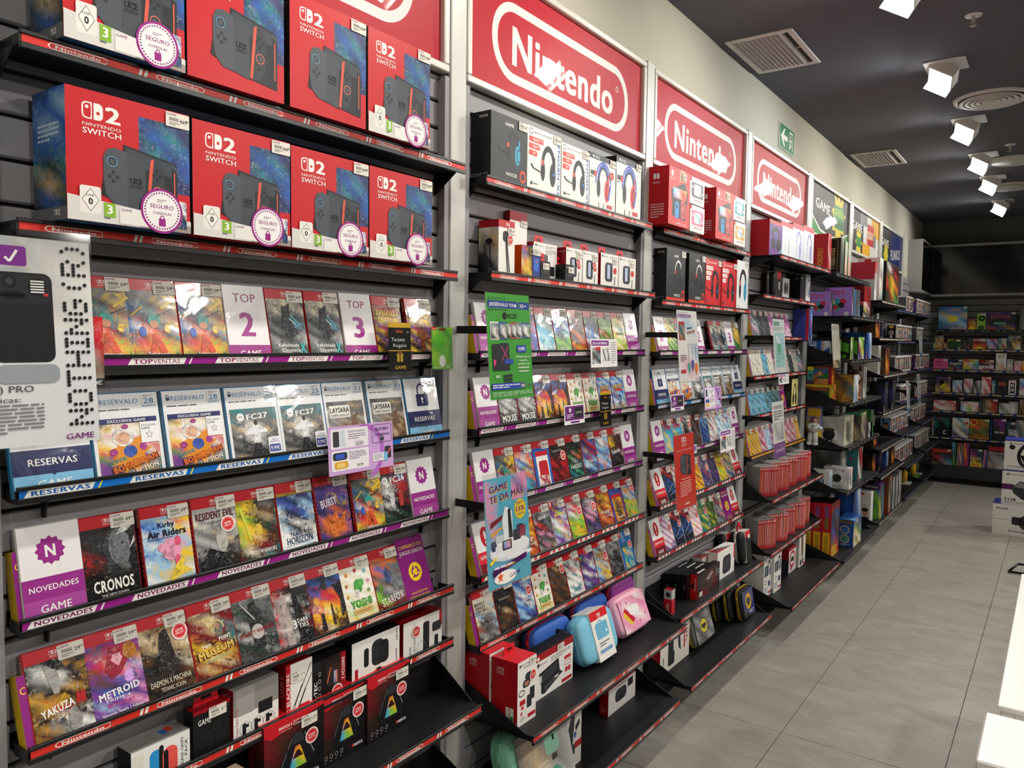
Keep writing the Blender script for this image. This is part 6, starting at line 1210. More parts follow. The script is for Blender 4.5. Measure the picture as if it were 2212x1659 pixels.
'lego1': ('tall red box with yellow foot panel and multicoloured lettering', 'building set', 'building_set_box', 'b01a22', lambda A: (A.g(0, 0, 1, 1, 'rKKr KBbK KBnK BbKB KnrK ryyr', .6), A.r(0, .86, 1, 1, '8e1a22'), A.r(.1, .04, .7, .2, 'd8a83a')), lambda A: (A.r(0, 0, 1, 1, 'c8232e'), A.r(.1, 0, .9, .46, 'e8b52a'), A.t('SUPER', .5, .84, .45 * A.W / A.H, '2a6ab0', .2 * A.H / A.W, -PI2, 2), A.t('MARIO', .5, .62, .45 * A.W / A.H, '3a9a4a', .2 * A.H / A.W, -PI2, 2), A.lines(.3, .05, .7, .4, 9, '9a7a1a', 3)), lambda A: A.r(0, 0, 1, 1, '5a1016')),
'bluetoy': ('blue toy box with round picture panels', 'toy box', 'toy_box', '2a63b0', simplegrid('bsKb egnb wyeb yKwe dwyd', amt=.7), lambda A: (A.r(0, 0, 1, 1, '2558a8'), A.r(.1, .84, .9, .96, '7a6a4a'), A.ro(.45, .62, .3, 'd9c89a', 18), A.ro(.45, .62, .24, '3a7ac0', 16), A.ro(.45, .28, .3, 'd9c89a', 18), A.ro(.45, .28, .24, '5a9a8a', 16), A.lines(.2, .02, .8, .1, 2, 'cfd8e8', 2)), lambda A: A.g(0, 0, 1, 1, 'bBb sbb', .5)),
'bluebig': ('large dark blue merchandise box', 'merchandise box', 'merchandise_box', '1f4a9a', simplegrid('Bbwb bBbs rBbw', amt=.5), lambda A: A.g(0, 0, 1, 1, 'BbB bBb', .5), None),
'face': ('tall white box with portrait and lettering', 'building set', 'building_set_box', 'd9d5d0', simplegrid('wwww wwww', amt=.2), lambda A: (A.r(0, 0, 1, 1, 'e0dcd8'), A.r(.1, .9, .5, .97, 'c8283a'), A.t('Charles', .45, .55, .06, '3a3a3e', .6), A.e(.6, .3, .22, .13, 'c89a84'), A.e(.58, .4, .26, .07, '3a2418'), A.poly([(.1, 0), (.4, .16), (.8, .16), (1, 0)], '26262a')), None),
'fort': ('bright toy box with yellow balloon and blue figure picture', 'toy box', 'toy_box', '5a3a6a', simplegrid('KPKK yKeb eybe', amt=.6), lambda A: (A.g(0, 0, 1, 1, 'sebs belb lbel eble lele', .5), A.r(0, .84, 1, 1, '4a2a5a'), A.t('FORTNITE', .5, .92, .05, 'w', .7), A.ro(.3, .68, .16, 'e8c22e', 16), A.poly([(.4, .6), (.6, .58), (.7, .3), (.5, .2), (.36, .34)], '2a5a9a')), lambda A: A.r(0, 0, 1, 1, '5a3a7a')),
'cardb': ('brown boxed comic figure pack', 'toy box', 'toy_box', '5a4030', simplegrid('gKrg KgKq gqKg KrgK', amt=.8), simplegrid('nNnn Nnrn', amt=.5), None),
'clr1': ('clear protective box with small figure', 'toy box', 'toy_box', '55575a', simplegrid('gGgK KwgG gKGg gwgK', amt=.8), simplegrid('gKgg GgKg', amt=.7), None),
'dark1': ('dark tall collectible box', 'toy box', 'toy_box', '1a1a1e', simplegrid('kKkv Kkgk kvKk KkkK wKkK', amt=.7), simplegrid('kKk Kkv vkK', amt=.5), None),
'green1': ('green boxed toy with red picture', 'toy box', 'toy_box', '2a6a3a', simplegrid('KeKg eKgE gEeK ewKe', amt=.8), lambda A: (A.g(0, 0, 1, 1, 'EeE eEe', .5), A.e(.5, .6, .3, .2, 'b83a2a')), None),
'deck': ('white and black tall card figure box', 'toy box', 'toy_box', 'cfcac4', simplegrid('wwgw wKgw wgKw wwgw', amt=.6), flat('d2cdc6'), None),
'horror': ('dark brown picture box', 'toy box', 'toy_box', '2a2420', simplegrid('NKnK nRNN NyoK KNrN', amt=.8), simplegrid('NKN KNn', amt=.5), None),
'funkoP': ('white window box showing purple logo side', 'vinyl figure box', 'figure_box', 'eceae6', None, lambda A: (A.r(0, 0, 1, 1, 'e8e6e2'), A.r(.06, .05, .94, .95, '5a2a86'), A.e(.5, .84, .24, .08, 'd9b04a'), A.ring(.5, .5, .26, .15, .03, 'c9b0d8', 18), A.rr(.36, .16, .64, .36, .05, 'c8a0c0')), None),
'funkoK': ('white window box showing black side with pale picture', 'vinyl figure box', 'figure_box', 'eceae6', None, lambda A: (A.r(0, 0, 1, 1, 'e8e6e2'), A.r(.06, .05, .94, .95, '141416'), A.e(.5, .84, .24, .08, 'd9b04a'), A.e(.5, .5, .26, .16, 'd0b8b0'), A.rr(.38, .14, .62, .34, .05, 'd8d4d0')), None),
'funkoS': ('white window box showing sky blue side', 'vinyl figure box', 'figure_box', 'eceae6', None, lambda A: (A.r(0, 0, 1, 1, 'e8e6e2'), A.g(.06, .05, .94, .95, 'BsB sbs bsb BsB', .4), A.e(.5, .5, .28, .16, 'c89a78'), A.e(.5, .62, .3, .05, '6a3a20')), None),
}
CASES = [
(1,3,0.588,'top1','',0),(1,3,0.676,'splat','59,99',0),(1,3,0.768,'splat','59,99',0),(1,3,0.873,'splat','59,99',0),(1,3,0.978,'top2','',0),(1,3,1.085,'xeno','64,99',0),
(1,3,1.193,'xeno','64,99',0),(1,3,1.302,'top3','',0),(1,3,1.41,'dk','69,99',0),(1,3,1.532,'dk','69,99',0),(1,4,0.562,'resv','',0),(1,4,0.7,'bomber','',0),
(1,4,0.841,'bomber','',0),(1,4,0.981,'fc27','',0),(1,4,1.113,'fc27','',0),(1,4,1.247,'lays','',0),(1,4,1.391,'lays','',0),(1,4,1.53,'resv','',0),(1,5,0.574,'nov','',0),
(1,5,0.678,'cronos','49,99',0),(1,5,0.792,'kirby','69,99',0),(1,5,0.901,'re','69,99',1),(1,5,1.003,'hyrule','69,99',0),(1,5,1.11,'trails','69,99',0),
(1,5,1.222,'bubsy','49,99',0),(1,5,1.338,'splat','59,99',0),(1,5,1.437,'fc26','49,99',0),(1,5,1.545,'nov','',0),(1,6,0.579,'yak2','29,99',0),
(1,6,0.679,'metroid','59,99',0),(1,6,0.78,'daemon','39,99',2),(1,6,0.885,'museum','39,99',0),(1,6,0.988,'dynasty','69,99',0),(1,6,1.089,'yak3','69,99',0),
(1,6,1.192,'ff7','59,99',0),(1,6,1.294,'yoshi','69,99',0),(1,6,1.399,'star','59,99',0),(1,6,1.5,'usa','',0),(2,3,1.835,'nov','',0),(2,3,1.943,'shadow','49,99',0),
(2,3,2.05,'mario1','59,99',0),(2,3,2.158,'zel1','69,99',0),(2,3,2.265,'zel2','69,99',0),(2,3,2.373,'firex','59,99',0),(2,3,2.481,'blueracers','49,99',0),
(2,3,2.588,'moment','44,99',0),(2,3,2.696,'animal','59,99',0),(2,3,2.804,'nov','',0),(2,4,1.835,'nov','',0),(2,4,1.943,'mouse','29,99',0),(2,4,2.05,'mouse','29,99',0),
(2,4,2.158,'ff7','59,99',0),(2,4,2.265,'ff7','59,99',0),(2,4,2.373,'yoshi','69,99',0),(2,4,2.481,'yoshi','69,99',0),(2,4,2.588,'bluey','39,99',0),
(2,4,2.696,'bluey','39,99',0),(2,4,2.804,'nov','',0),(2,5,1.835,'nov','',0),(2,5,1.942,'splat','59,99',0),(2,5,2.048,'sonicx','59,99',0),(2,5,2.155,'meat','39,99',0),
(2,5,2.261,'shadow','39,99',1),(2,5,2.368,'hades','49,99',0),(2,5,2.475,'outlaw','39,99',0),(2,5,2.581,'octo','49,99',0),(2,5,2.688,'yak0','29,99',0),
(2,5,2.795,'nov','',0),(2,6,1.835,'sup','',0),(2,6,1.943,'harvest','29,99',0),(2,6,2.05,'prince','29,99',0),(2,6,2.158,'pinkdark','39,99',0),(2,6,2.265,'ballz','49,99',0),
(2,6,2.373,'tennis','49,99',1),(2,6,2.481,'chrono','39,99',1),(2,6,2.588,'prince','29,99',0),(2,6,2.696,'bluebox','29,99',0),(2,6,2.804,'harvest','29,99',2),
(2,7,1.834,'bravely','29,99',0),(2,7,1.941,'annivers','39,99',0),(2,7,2.047,'disg','39,99',1),(2,7,2.154,'yoshi','69,99',0),(2,7,2.261,'brownact','39,99',2),
(2,7,2.368,'comic','39,99',0),(2,7,2.474,'ballz2','49,99',0),(2,7,2.581,'sand','29,99',1),(2,7,2.688,'hogw','39,99',0),(2,7,2.794,'bluemini','19,99',1),
(3,3,3.084,'top1','',0),(3,3,3.19,'grn','49,99',0),(3,3,3.297,'splat','59,99',0),(3,3,3.403,'splat','59,99',0),(3,3,3.509,'top2','',0),(3,3,3.721,'xeno','59,99',0),
(3,3,3.828,'xeno','59,99',0),(3,3,3.934,'top3','',0),(3,3,4.04,'greenred','49,99',0),(3,4,3.084,'resv','',0),(3,4,3.223,'bomber','',0),(3,4,3.362,'bomber','',0),
(3,4,3.501,'fc27','',0),(3,4,3.64,'fc27','',0),(3,4,3.779,'lays','',0),(3,4,3.918,'lays','',0),(3,4,4.057,'resv','',0),(3,5,3.084,'nov','',0),(3,5,3.192,'turq','49,99',0),
(3,5,3.3,'turq','49,99',0),(3,5,3.407,'darkwar','39,99',2),(3,5,3.515,'brownwar','39,99',0),(3,5,3.623,'bluecov','39,99',0),(3,5,3.73,'redwhite','39,99',0),
(3,5,3.838,'anime','49,99',0),(3,5,3.946,'sports','39,99',0),(3,5,4.053,'nov','',0),(3,6,3.084,'sup','',0),(3,6,3.192,'cyber','29,99',0),(3,6,3.3,'silver','19,99',0),
(3,6,3.407,'silver','29,99',1),(3,6,3.515,'yellowx','29,99',0),(3,6,3.623,'violetx','29,99',1),(3,6,3.73,'darkv','29,99',0),(3,6,3.838,'yelgreen','39,99',1),
(3,6,3.946,'greygreen','39,99',0),(3,6,4.053,'sup','',0),(3,7,3.084,'sup','',0),(3,7,3.192,'purplew','29,99',1),(3,7,3.3,'cyber','19,99',1),(3,7,3.407,'cyber','19,99',1),
(3,7,3.515,'pinkw','29,99',1),(3,7,3.623,'tealg','29,99',1),(3,7,3.73,'jungle','29,99',0),(3,7,3.838,'greyact','29,99',1),(3,7,3.946,'usa','',0),(3,7,4.053,'sup','',0),
(4,3,4.334,'pk1','29,99',0),(4,3,4.44,'pk3','39,99',0),(4,3,4.546,'pk3','29,99',0),(4,3,4.652,'pk2','29,99',0),(4,3,4.758,'pk1','29,99',0),(4,3,4.864,'pk2','29,99',0),
(4,3,4.97,'pk2','39,99',0),(4,4,4.334,'wh1','29,99',0),(4,4,4.438,'wh1','29,99',0),(4,4,4.543,'bl1','29,99',0),(4,4,4.647,'wh1','39,99',0),(4,4,4.751,'rb','39,99',0),
(4,4,4.855,'rp','29,99',0),(4,4,4.959,'wh2','29,99',0),(4,4,5.064,'pk3','29,99',0),(4,4,5.168,'wh2','29,99',0),(4,4,5.272,'pk1','29,99',0),(4,5,4.334,'bl1','29,99',0),
(4,5,4.433,'bl1','29,99',0),(4,5,4.532,'bl1','29,99',0),(4,5,4.631,'bl2','29,99',0),(4,5,4.73,'bl2','29,99',0),(4,5,4.828,'bl2','29,99',0),(4,5,4.927,'usa','',0),
(4,6,4.334,'yp','39,99',0),(4,6,4.438,'yp','39,99',0),(4,6,4.543,'rp','39,99',0),(4,6,4.647,'bl3','39,99',0),(4,6,4.751,'rb','39,99',0),(4,6,4.855,'bl3','39,99',0),
(4,6,4.959,'yp','29,99',0),(4,6,5.064,'rp','29,99',0),(4,6,5.168,'rp','29,99',0),(4,6,5.272,'yp','29,99',0),
]
BOXES = [
(1,1,0.62,0.1,0.213,0.115,0.238,'sw2s','469,99',0,0,0,None,0.004),(1,1,0.838,0.1,0.218,0.115,0.238,'sw2b','469,99',0,0,0,None,0.004),
(1,1,1.071,0.1,0.216,0.115,0.238,'sw2b','469,99',0,0,0,None,0.004),(1,1,1.294,0.1,0.215,0.115,0.238,'sw2c','469,99',0,0,0,None,0.004),
(1,2,0.62,0.1,0.22,0.115,0.217,'sw2s','469,99',0,0,0,None,0.004),(1,2,0.846,0.1,0.224,0.115,0.215,'sw2c','469,99',0,0,0,None,0.004),
(1,2,1.073,0.1,0.222,0.115,0.213,'sw2c','469,99',0,0,0,None,0.004),(1,2,1.299,0.1,0.22,0.115,0.213,'sw2c','469,99',0,0,0,None,0.004),
(1,7,0.745,0.036,0.121,0.05,0.085,'grips','',0,0,0,None,-0.002),(1,7,0.874,0.036,0.085,0.03,0.111,'thumb','4,99',0,0,0,(0.034,0.09,0.9),0),
(1,7,0.967,0.036,0.116,0.05,0.121,'grip3','6,99',0,0,0,(0.062,0.0,0.9),0),(1,7,1.104,0.036,0.075,0.04,0.128,'cable','7,99',0,0,0,(0.012,0.085,0.9),0),
(1,7,1.181,0.036,0.102,0.05,0.109,'frtec','',(0.55,0.02,1.0),0,0,None,0),(1,7,1.304,0.036,0.169,0.06,0.115,'nac1','9,99',0,0,0,(0.07,0.0,0.8),0),
(1,7,1.488,0.036,0.157,0.06,0.111,'nac2','',(0.2,0.55,1.0),0,0,None,0),(1,8,0.605,0.1,0.09,0.05,0.13,'we','',0,0,0,None,0),
(1,8,0.868,0.09,0.094,0.04,0.12,'tanooki','14,99',0,0,0,(0.07,0.085,1),0),(1,8,1.027,0.059,0.168,0.055,0.168,'charg','12,99',(0.66,0.5,1.1),0,0,(0.1,0.13,1.0),0),
(1,8,1.191,0.053,0.147,0.055,0.168,'charg','12,99',(0.66,0.5,1.1),0,0,(0.1,0.13,1.0),0),
(1,8,1.336,0.058,0.154,0.055,0.168,'charg','12,99',(0.66,0.5,1.1),0,0,(0.1,0.13,1.0),0),(2,1,1.84,0.045,0.187,0.1,0.195,'ghead','24,99',0,0,0,None,0),
(2,1,2.03,0.045,0.197,0.09,0.195,'bfire','29,99',0,0,0,None,0),(2,1,2.232,0.045,0.185,0.09,0.185,'bfire','29,99',0,0,0,None,0),
(2,1,2.421,0.045,0.194,0.1,0.191,'rig','49,99',(0.75,0.6,1.0),0,0,None,0),(2,1,2.621,0.045,0.208,0.1,0.217,'rig','49,99',0,0,0,None,0),
(2,2,1.87,0.055,0.083,0.075,0.16,'cam','29,99',(0.5,0.55,0.9),0,0,(0.05,0.12,0.8),0),(2,2,2.01,-0.005,0.096,0.02,0.211,'camred','19,99',0,0,0,(0.07,0.165,0.8),0),
(2,2,1.991,0.055,0.059,0.075,0.097,'orange','',0,0,0,None,0),(2,2,2.053,0.055,0.043,0.03,0.102,'blueslim','24,99',0,0,0,(0.01,0.07,0.8),0),
(2,2,2.118,0.015,0.142,0.04,0.123,'nacw','',0,0,0,None,0),(2,2,2.101,0.055,0.055,0.03,0.057,'smallb','4,99',0,0,0,(0.01,0.03,0.8),0),
(2,2,2.252,0.055,0.055,0.06,0.059,'smallb','4,99',0,0,0,(0.02,0.03,0.8),0),(2,2,2.28,0.04,0.108,0.04,0.12,'nac0','19,99',(0.6,0.5,0.8),0,0,(0.07,0.09,0.8),0),
(2,2,2.392,0.04,0.111,0.04,0.12,'nac0','19,99',(0.6,0.5,0.8),0,0,(0.07,0.09,0.8),0),(2,2,2.524,0.04,0.138,0.05,0.125,'nac0','14,99',0,0,0,(0.09,0.09,0.8),0),
(2,2,2.666,0.04,0.142,0.05,0.125,'nac0','14,99',0,0,0,(0.09,0.09,0.8),0),(2,8,1.821,0.075,0.111,0.095,0.2,'less','',0,0,0,None,0),
(2,8,1.827,0.175,0.098,0.095,0.195,'less','19,99',(0.62,0.62,1.0),0,0,(0.06,0.19,0.8),0),(2,8,1.993,0.126,0.232,0.05,0.148,'nacase','19,99',0,0,0,(0.13,0.135,0.9),0),
(2,9,2.142,0.13,0.143,0.05,0.2,'whcase','',0,0,0,None,0),(2,9,2.616,0.059,0.233,0.04,0.103,'dino','',0,0,0,None,0),
(3,1,2.995,0.09,0.218,0.1,0.238,'oled','349,99',0,0,0,(0.13,0.2,1),0.003),(3,1,3.239,0.08,0.165,0.06,0.115,'lgrey','',0,0,0,None,0.125),
(3,1,3.246,0.08,0.165,0.06,0.115,'lpink','',0,0,0,None,0.004),(3,1,3.526,0.09,0.236,0.1,0.236,'oled','349,99',0,0,0,(0.13,0.2,1),0.003),
(3,1,3.791,0.08,0.165,0.06,0.115,'lteal','',0,0,0,None,0.125),(3,1,3.804,0.08,0.165,0.06,0.115,'lyel','',0,0,0,None,0.004),
(3,2,3.124,0.03,0.203,0.1,0.227,'ghead2','24,99',0,0,0,None,0),(3,2,3.37,0.03,0.197,0.1,0.229,'ghead2','24,99',0,0,0,None,0),
(3,2,3.573,0.03,0.203,0.09,0.225,'bfirer','29,99',0,0,0,None,0),(3,2,3.789,0.03,0.209,0.09,0.229,'bfirer','29,99',0,0,0,None,0),
(3,2,4.006,0.03,0.175,0.09,0.255,'pdpwb','39,99',0,0,0,None,0),(3,8,3.3,0.088,0.26,0.034,0.118,'blkst','',0,0,0,None,0),
(3,8,3.285,0.052,0.26,0.034,0.118,'blkst','',0,0,0,None,0),(3,8,3.27,0.016,0.26,0.034,0.118,'blkst','',0,0,0,None,0),
(3,8,3.085,0.108,0.035,0.036,0.108,'nbox','',0,0,0,None,0),(3,8,3.335,0.124,0.28,0.034,0.118,'blkred','9,99',0,0,0,(0.02,0.01,0.8),0),
(3,8,3.6,0.04,0.2,0.05,0.12,'whpad2','',0,0,0,None,0),(3,8,3.655,0.098,0.24,0.05,0.145,'whpad','',0,0,0,None,0),(3,9,3.068,0.069,0.321,0.07,0.175,'bfw','',0,0,0,None,0),
(4,1,4.346,0.087,0.24,0.105,0.202,'purph','',0,0,0,None,0),(4,1,4.591,0.077,0.24,0.1,0.228,'wh_w','',0,0,0,None,0),(4,1,4.836,0.075,0.24,0.1,0.247,'wh_v','',0,0,0,None,0),
(4,1,5.081,0.075,0.24,0.1,0.261,'wh_v','',0,0,0,None,0),(4,2,4.746,0.05,0.14,0.04,0.122,'gsmall','',0,0,0,None,0),
(4,2,5.086,0.062,0.11,0.085,0.162,'gbox','',0,0,0,None,0),(4,2,5.246,0.055,0.1,0.08,0.179,'whbl','',0,0,0,None,0),
(4,3,5.266,0.075,0.09,0.1,0.207,'bluetall','',0,0,0,None,0),(4,5,5.122,0.02,0.14,0.04,0.2,'phones','',0,0,0,None,0),
(4,9,4.346,0.115,0.14,0.14,0.252,'whset','',0,0,0,None,0),(4,9,4.489,0.13,0.14,0.14,0.25,'whset','',0,0,0,None,0),(4,9,4.931,0.09,0.16,0.11,0.157,'steer','',0,0,0,None,0),
(4,9,5.106,0.105,0.15,0.07,0.212,'brownst','',0,0,0,None,0),(5,1,5.576,0.105,0.09,0.13,0.266,'redbk','',0,0,0,None,0),
(5,1,5.716,0.155,0.1,0.18,0.25,'vill','',0,0,0,None,0),(5,1,5.856,0.126,0.08,0.09,0.255,'greens','',0,0,0,None,0),
(5,1,5.956,0.132,0.08,0.09,0.253,'greens','',0,0,0,None,0),(5,1,6.056,0.133,0.07,0.09,0.25,'greens','',0,0,0,None,0),
(5,2,5.571,0.135,0.06,0.16,0.165,'kitty','',0,0,0,None,0),(5,2,5.651,0.253,0.07,0.18,0.197,'kitty','',0,0,0,None,0),
(5,2,5.736,0.262,0.13,0.09,0.186,'skyblue','',0,0,0,None,0),(5,2,6.096,0.243,0.24,0.16,0.234,'reddark','',0,0,0,None,0),
(5,2,5.926,0.272,0.22,0.14,0.111,'clearbk','',0,0,0,None,0),(5,3,5.916,0.115,0.1,0.14,0.2,'dark1','',0,0,0,None,0),
(5,3,5.571,0.075,0.05,0.1,0.137,'astro','',0,0,0,None,0),(5,3,5.626,0.128,0.05,0.1,0.138,'sonic','',0,0,0,None,0),
(5,3,5.681,0.177,0.06,0.09,0.139,'greenblk','',0,0,0,None,0),(5,3,6.196,0.249,0.2,0.2,0.194,'bluebig','',0,0,0,None,0),
(5,3,5.756,0.233,0.1,0.11,0.156,'greenblk','',0,0,0,None,0),(5,3,5.876,0.26,0.19,0.07,0.157,'greenblk2','',0,0,0,None,0),
(5,4,5.576,0.037,0.06,0.04,0.118,'tealbk','',0,0,0,None,0.128),(5,4,5.576,0.165,0.12,0.19,0.124,'dkb','',0,0,0,None,0),
(5,4,5.596,0.153,0.1,0.16,0.123,'mariob','',0,0,0,None,0.126),(5,4,5.716,0.272,0.16,0.19,0.19,'stitchb','',0,0,0,None,0),
(5,4,6.296,0.223,0.1,0.1,0.26,'deck','',0,0,0,None,0),(5,5,5.636,0.239,0.28,0.2,0.199,'cauld','',0,0,0,None,0),(5,5,6.016,0.272,0.16,0.12,0.207,'skull','',0,0,0,None,0),
(5,5,6.276,0.272,0.14,0.1,0.114,'clr1','',0,0,0,None,0),(5,5,6.216,0.251,0.1,0.12,0.2,'green1','',0,0,0,None,0),(5,5,6.356,0.272,0.1,0.1,0.2,'green1','',0,0,0,None,0),
(5,6,5.846,0.175,0.2,0.2,0.24,'clearw','',0,0,0,None,0),(5,6,5.576,0.165,0.1,0.13,0.133,'sonicw','',0,0,0,None,0),
(5,6,5.686,0.272,0.1,0.17,0.148,'potter','',0,0,0,None,0),(5,6,6.116,0.239,0.16,0.08,0.24,'teals','',0,0,0,None,0),(5,7,5.58,0.19,0.24,0.062,0.38,'lego1','',0,0,0,None,0),
(5,7,5.585,0.126,0.24,0.062,0.375,'lego1','',0,0,0,None,0),(5,7,5.59,0.062,0.24,0.06,0.37,'lego1','',0,0,0,None,0),
(5,7,6.246,0.196,0.25,0.14,0.36,'bluebig','',0,0,0,None,0),(5,7,5.98,0.255,0.26,0.11,0.2,'bluetoy','',0,0,0,None,0),
(6,1,6.818,0.175,0.08,0.2,0.31,'kittyb','',0,0,0,None,0),(6,1,6.926,0.191,0.14,0.17,0.353,'messi','',0,0,0,None,0),
(6,1,7.146,0.202,0.6,0.09,0.346,'flower','',0,0,0,None,0),(6,2,6.946,0.171,0.2,0.13,0.151,'horror','',0,0,0,None,0),
(6,2,7.246,0.164,0.12,0.1,0.14,'dark1','',0,0,0,None,0),(6,3,6.836,0.222,0.09,0.1,0.241,'deck','',0,0,0,None,0),(6,3,7.046,0.238,0.2,0.13,0.222,'horror','',0,0,0,None,0),
(6,4,6.996,0.25,0.16,0.12,0.243,'dark1','',0,0,0,None,0),(6,4,7.346,0.252,0.16,0.12,0.249,'dark1','',0,0,0,None,0),
(6,5,7.046,0.171,0.16,0.13,0.088,'horror','',0,0,0,None,0),(6,6,6.996,0.179,0.14,0.1,0.16,'horror','',0,0,0,None,0),
(6,6,7.196,0.194,0.14,0.12,0.16,'dark1','',0,0,0,None,0),(6,6,7.426,0.205,0.14,0.12,0.15,'bluebig','',0,0,0,None,0),
(6,6,7.646,0.217,0.16,0.12,0.15,'horror','',0,0,0,None,0),(6,7,6.821,0.21,0.1,0.1,0.244,'face','',0,0,0,None,0),(6,7,6.97,0.249,0.2,0.13,0.29,'fort','',0,0,0,None,0),
(6,7,7.246,0.272,0.14,0.1,0.319,'cardb','',0,0,0,None,0),(6,7,7.446,0.272,0.1,0.1,0.289,'clr1','',0,0,0,None,0),(6,7,7.606,0.272,0.1,0.1,0.284,'clr1','',0,0,0,None,0),
(6,7,7.746,0.272,0.14,0.1,0.3,'clr1','',0,0,0,None,0),
]
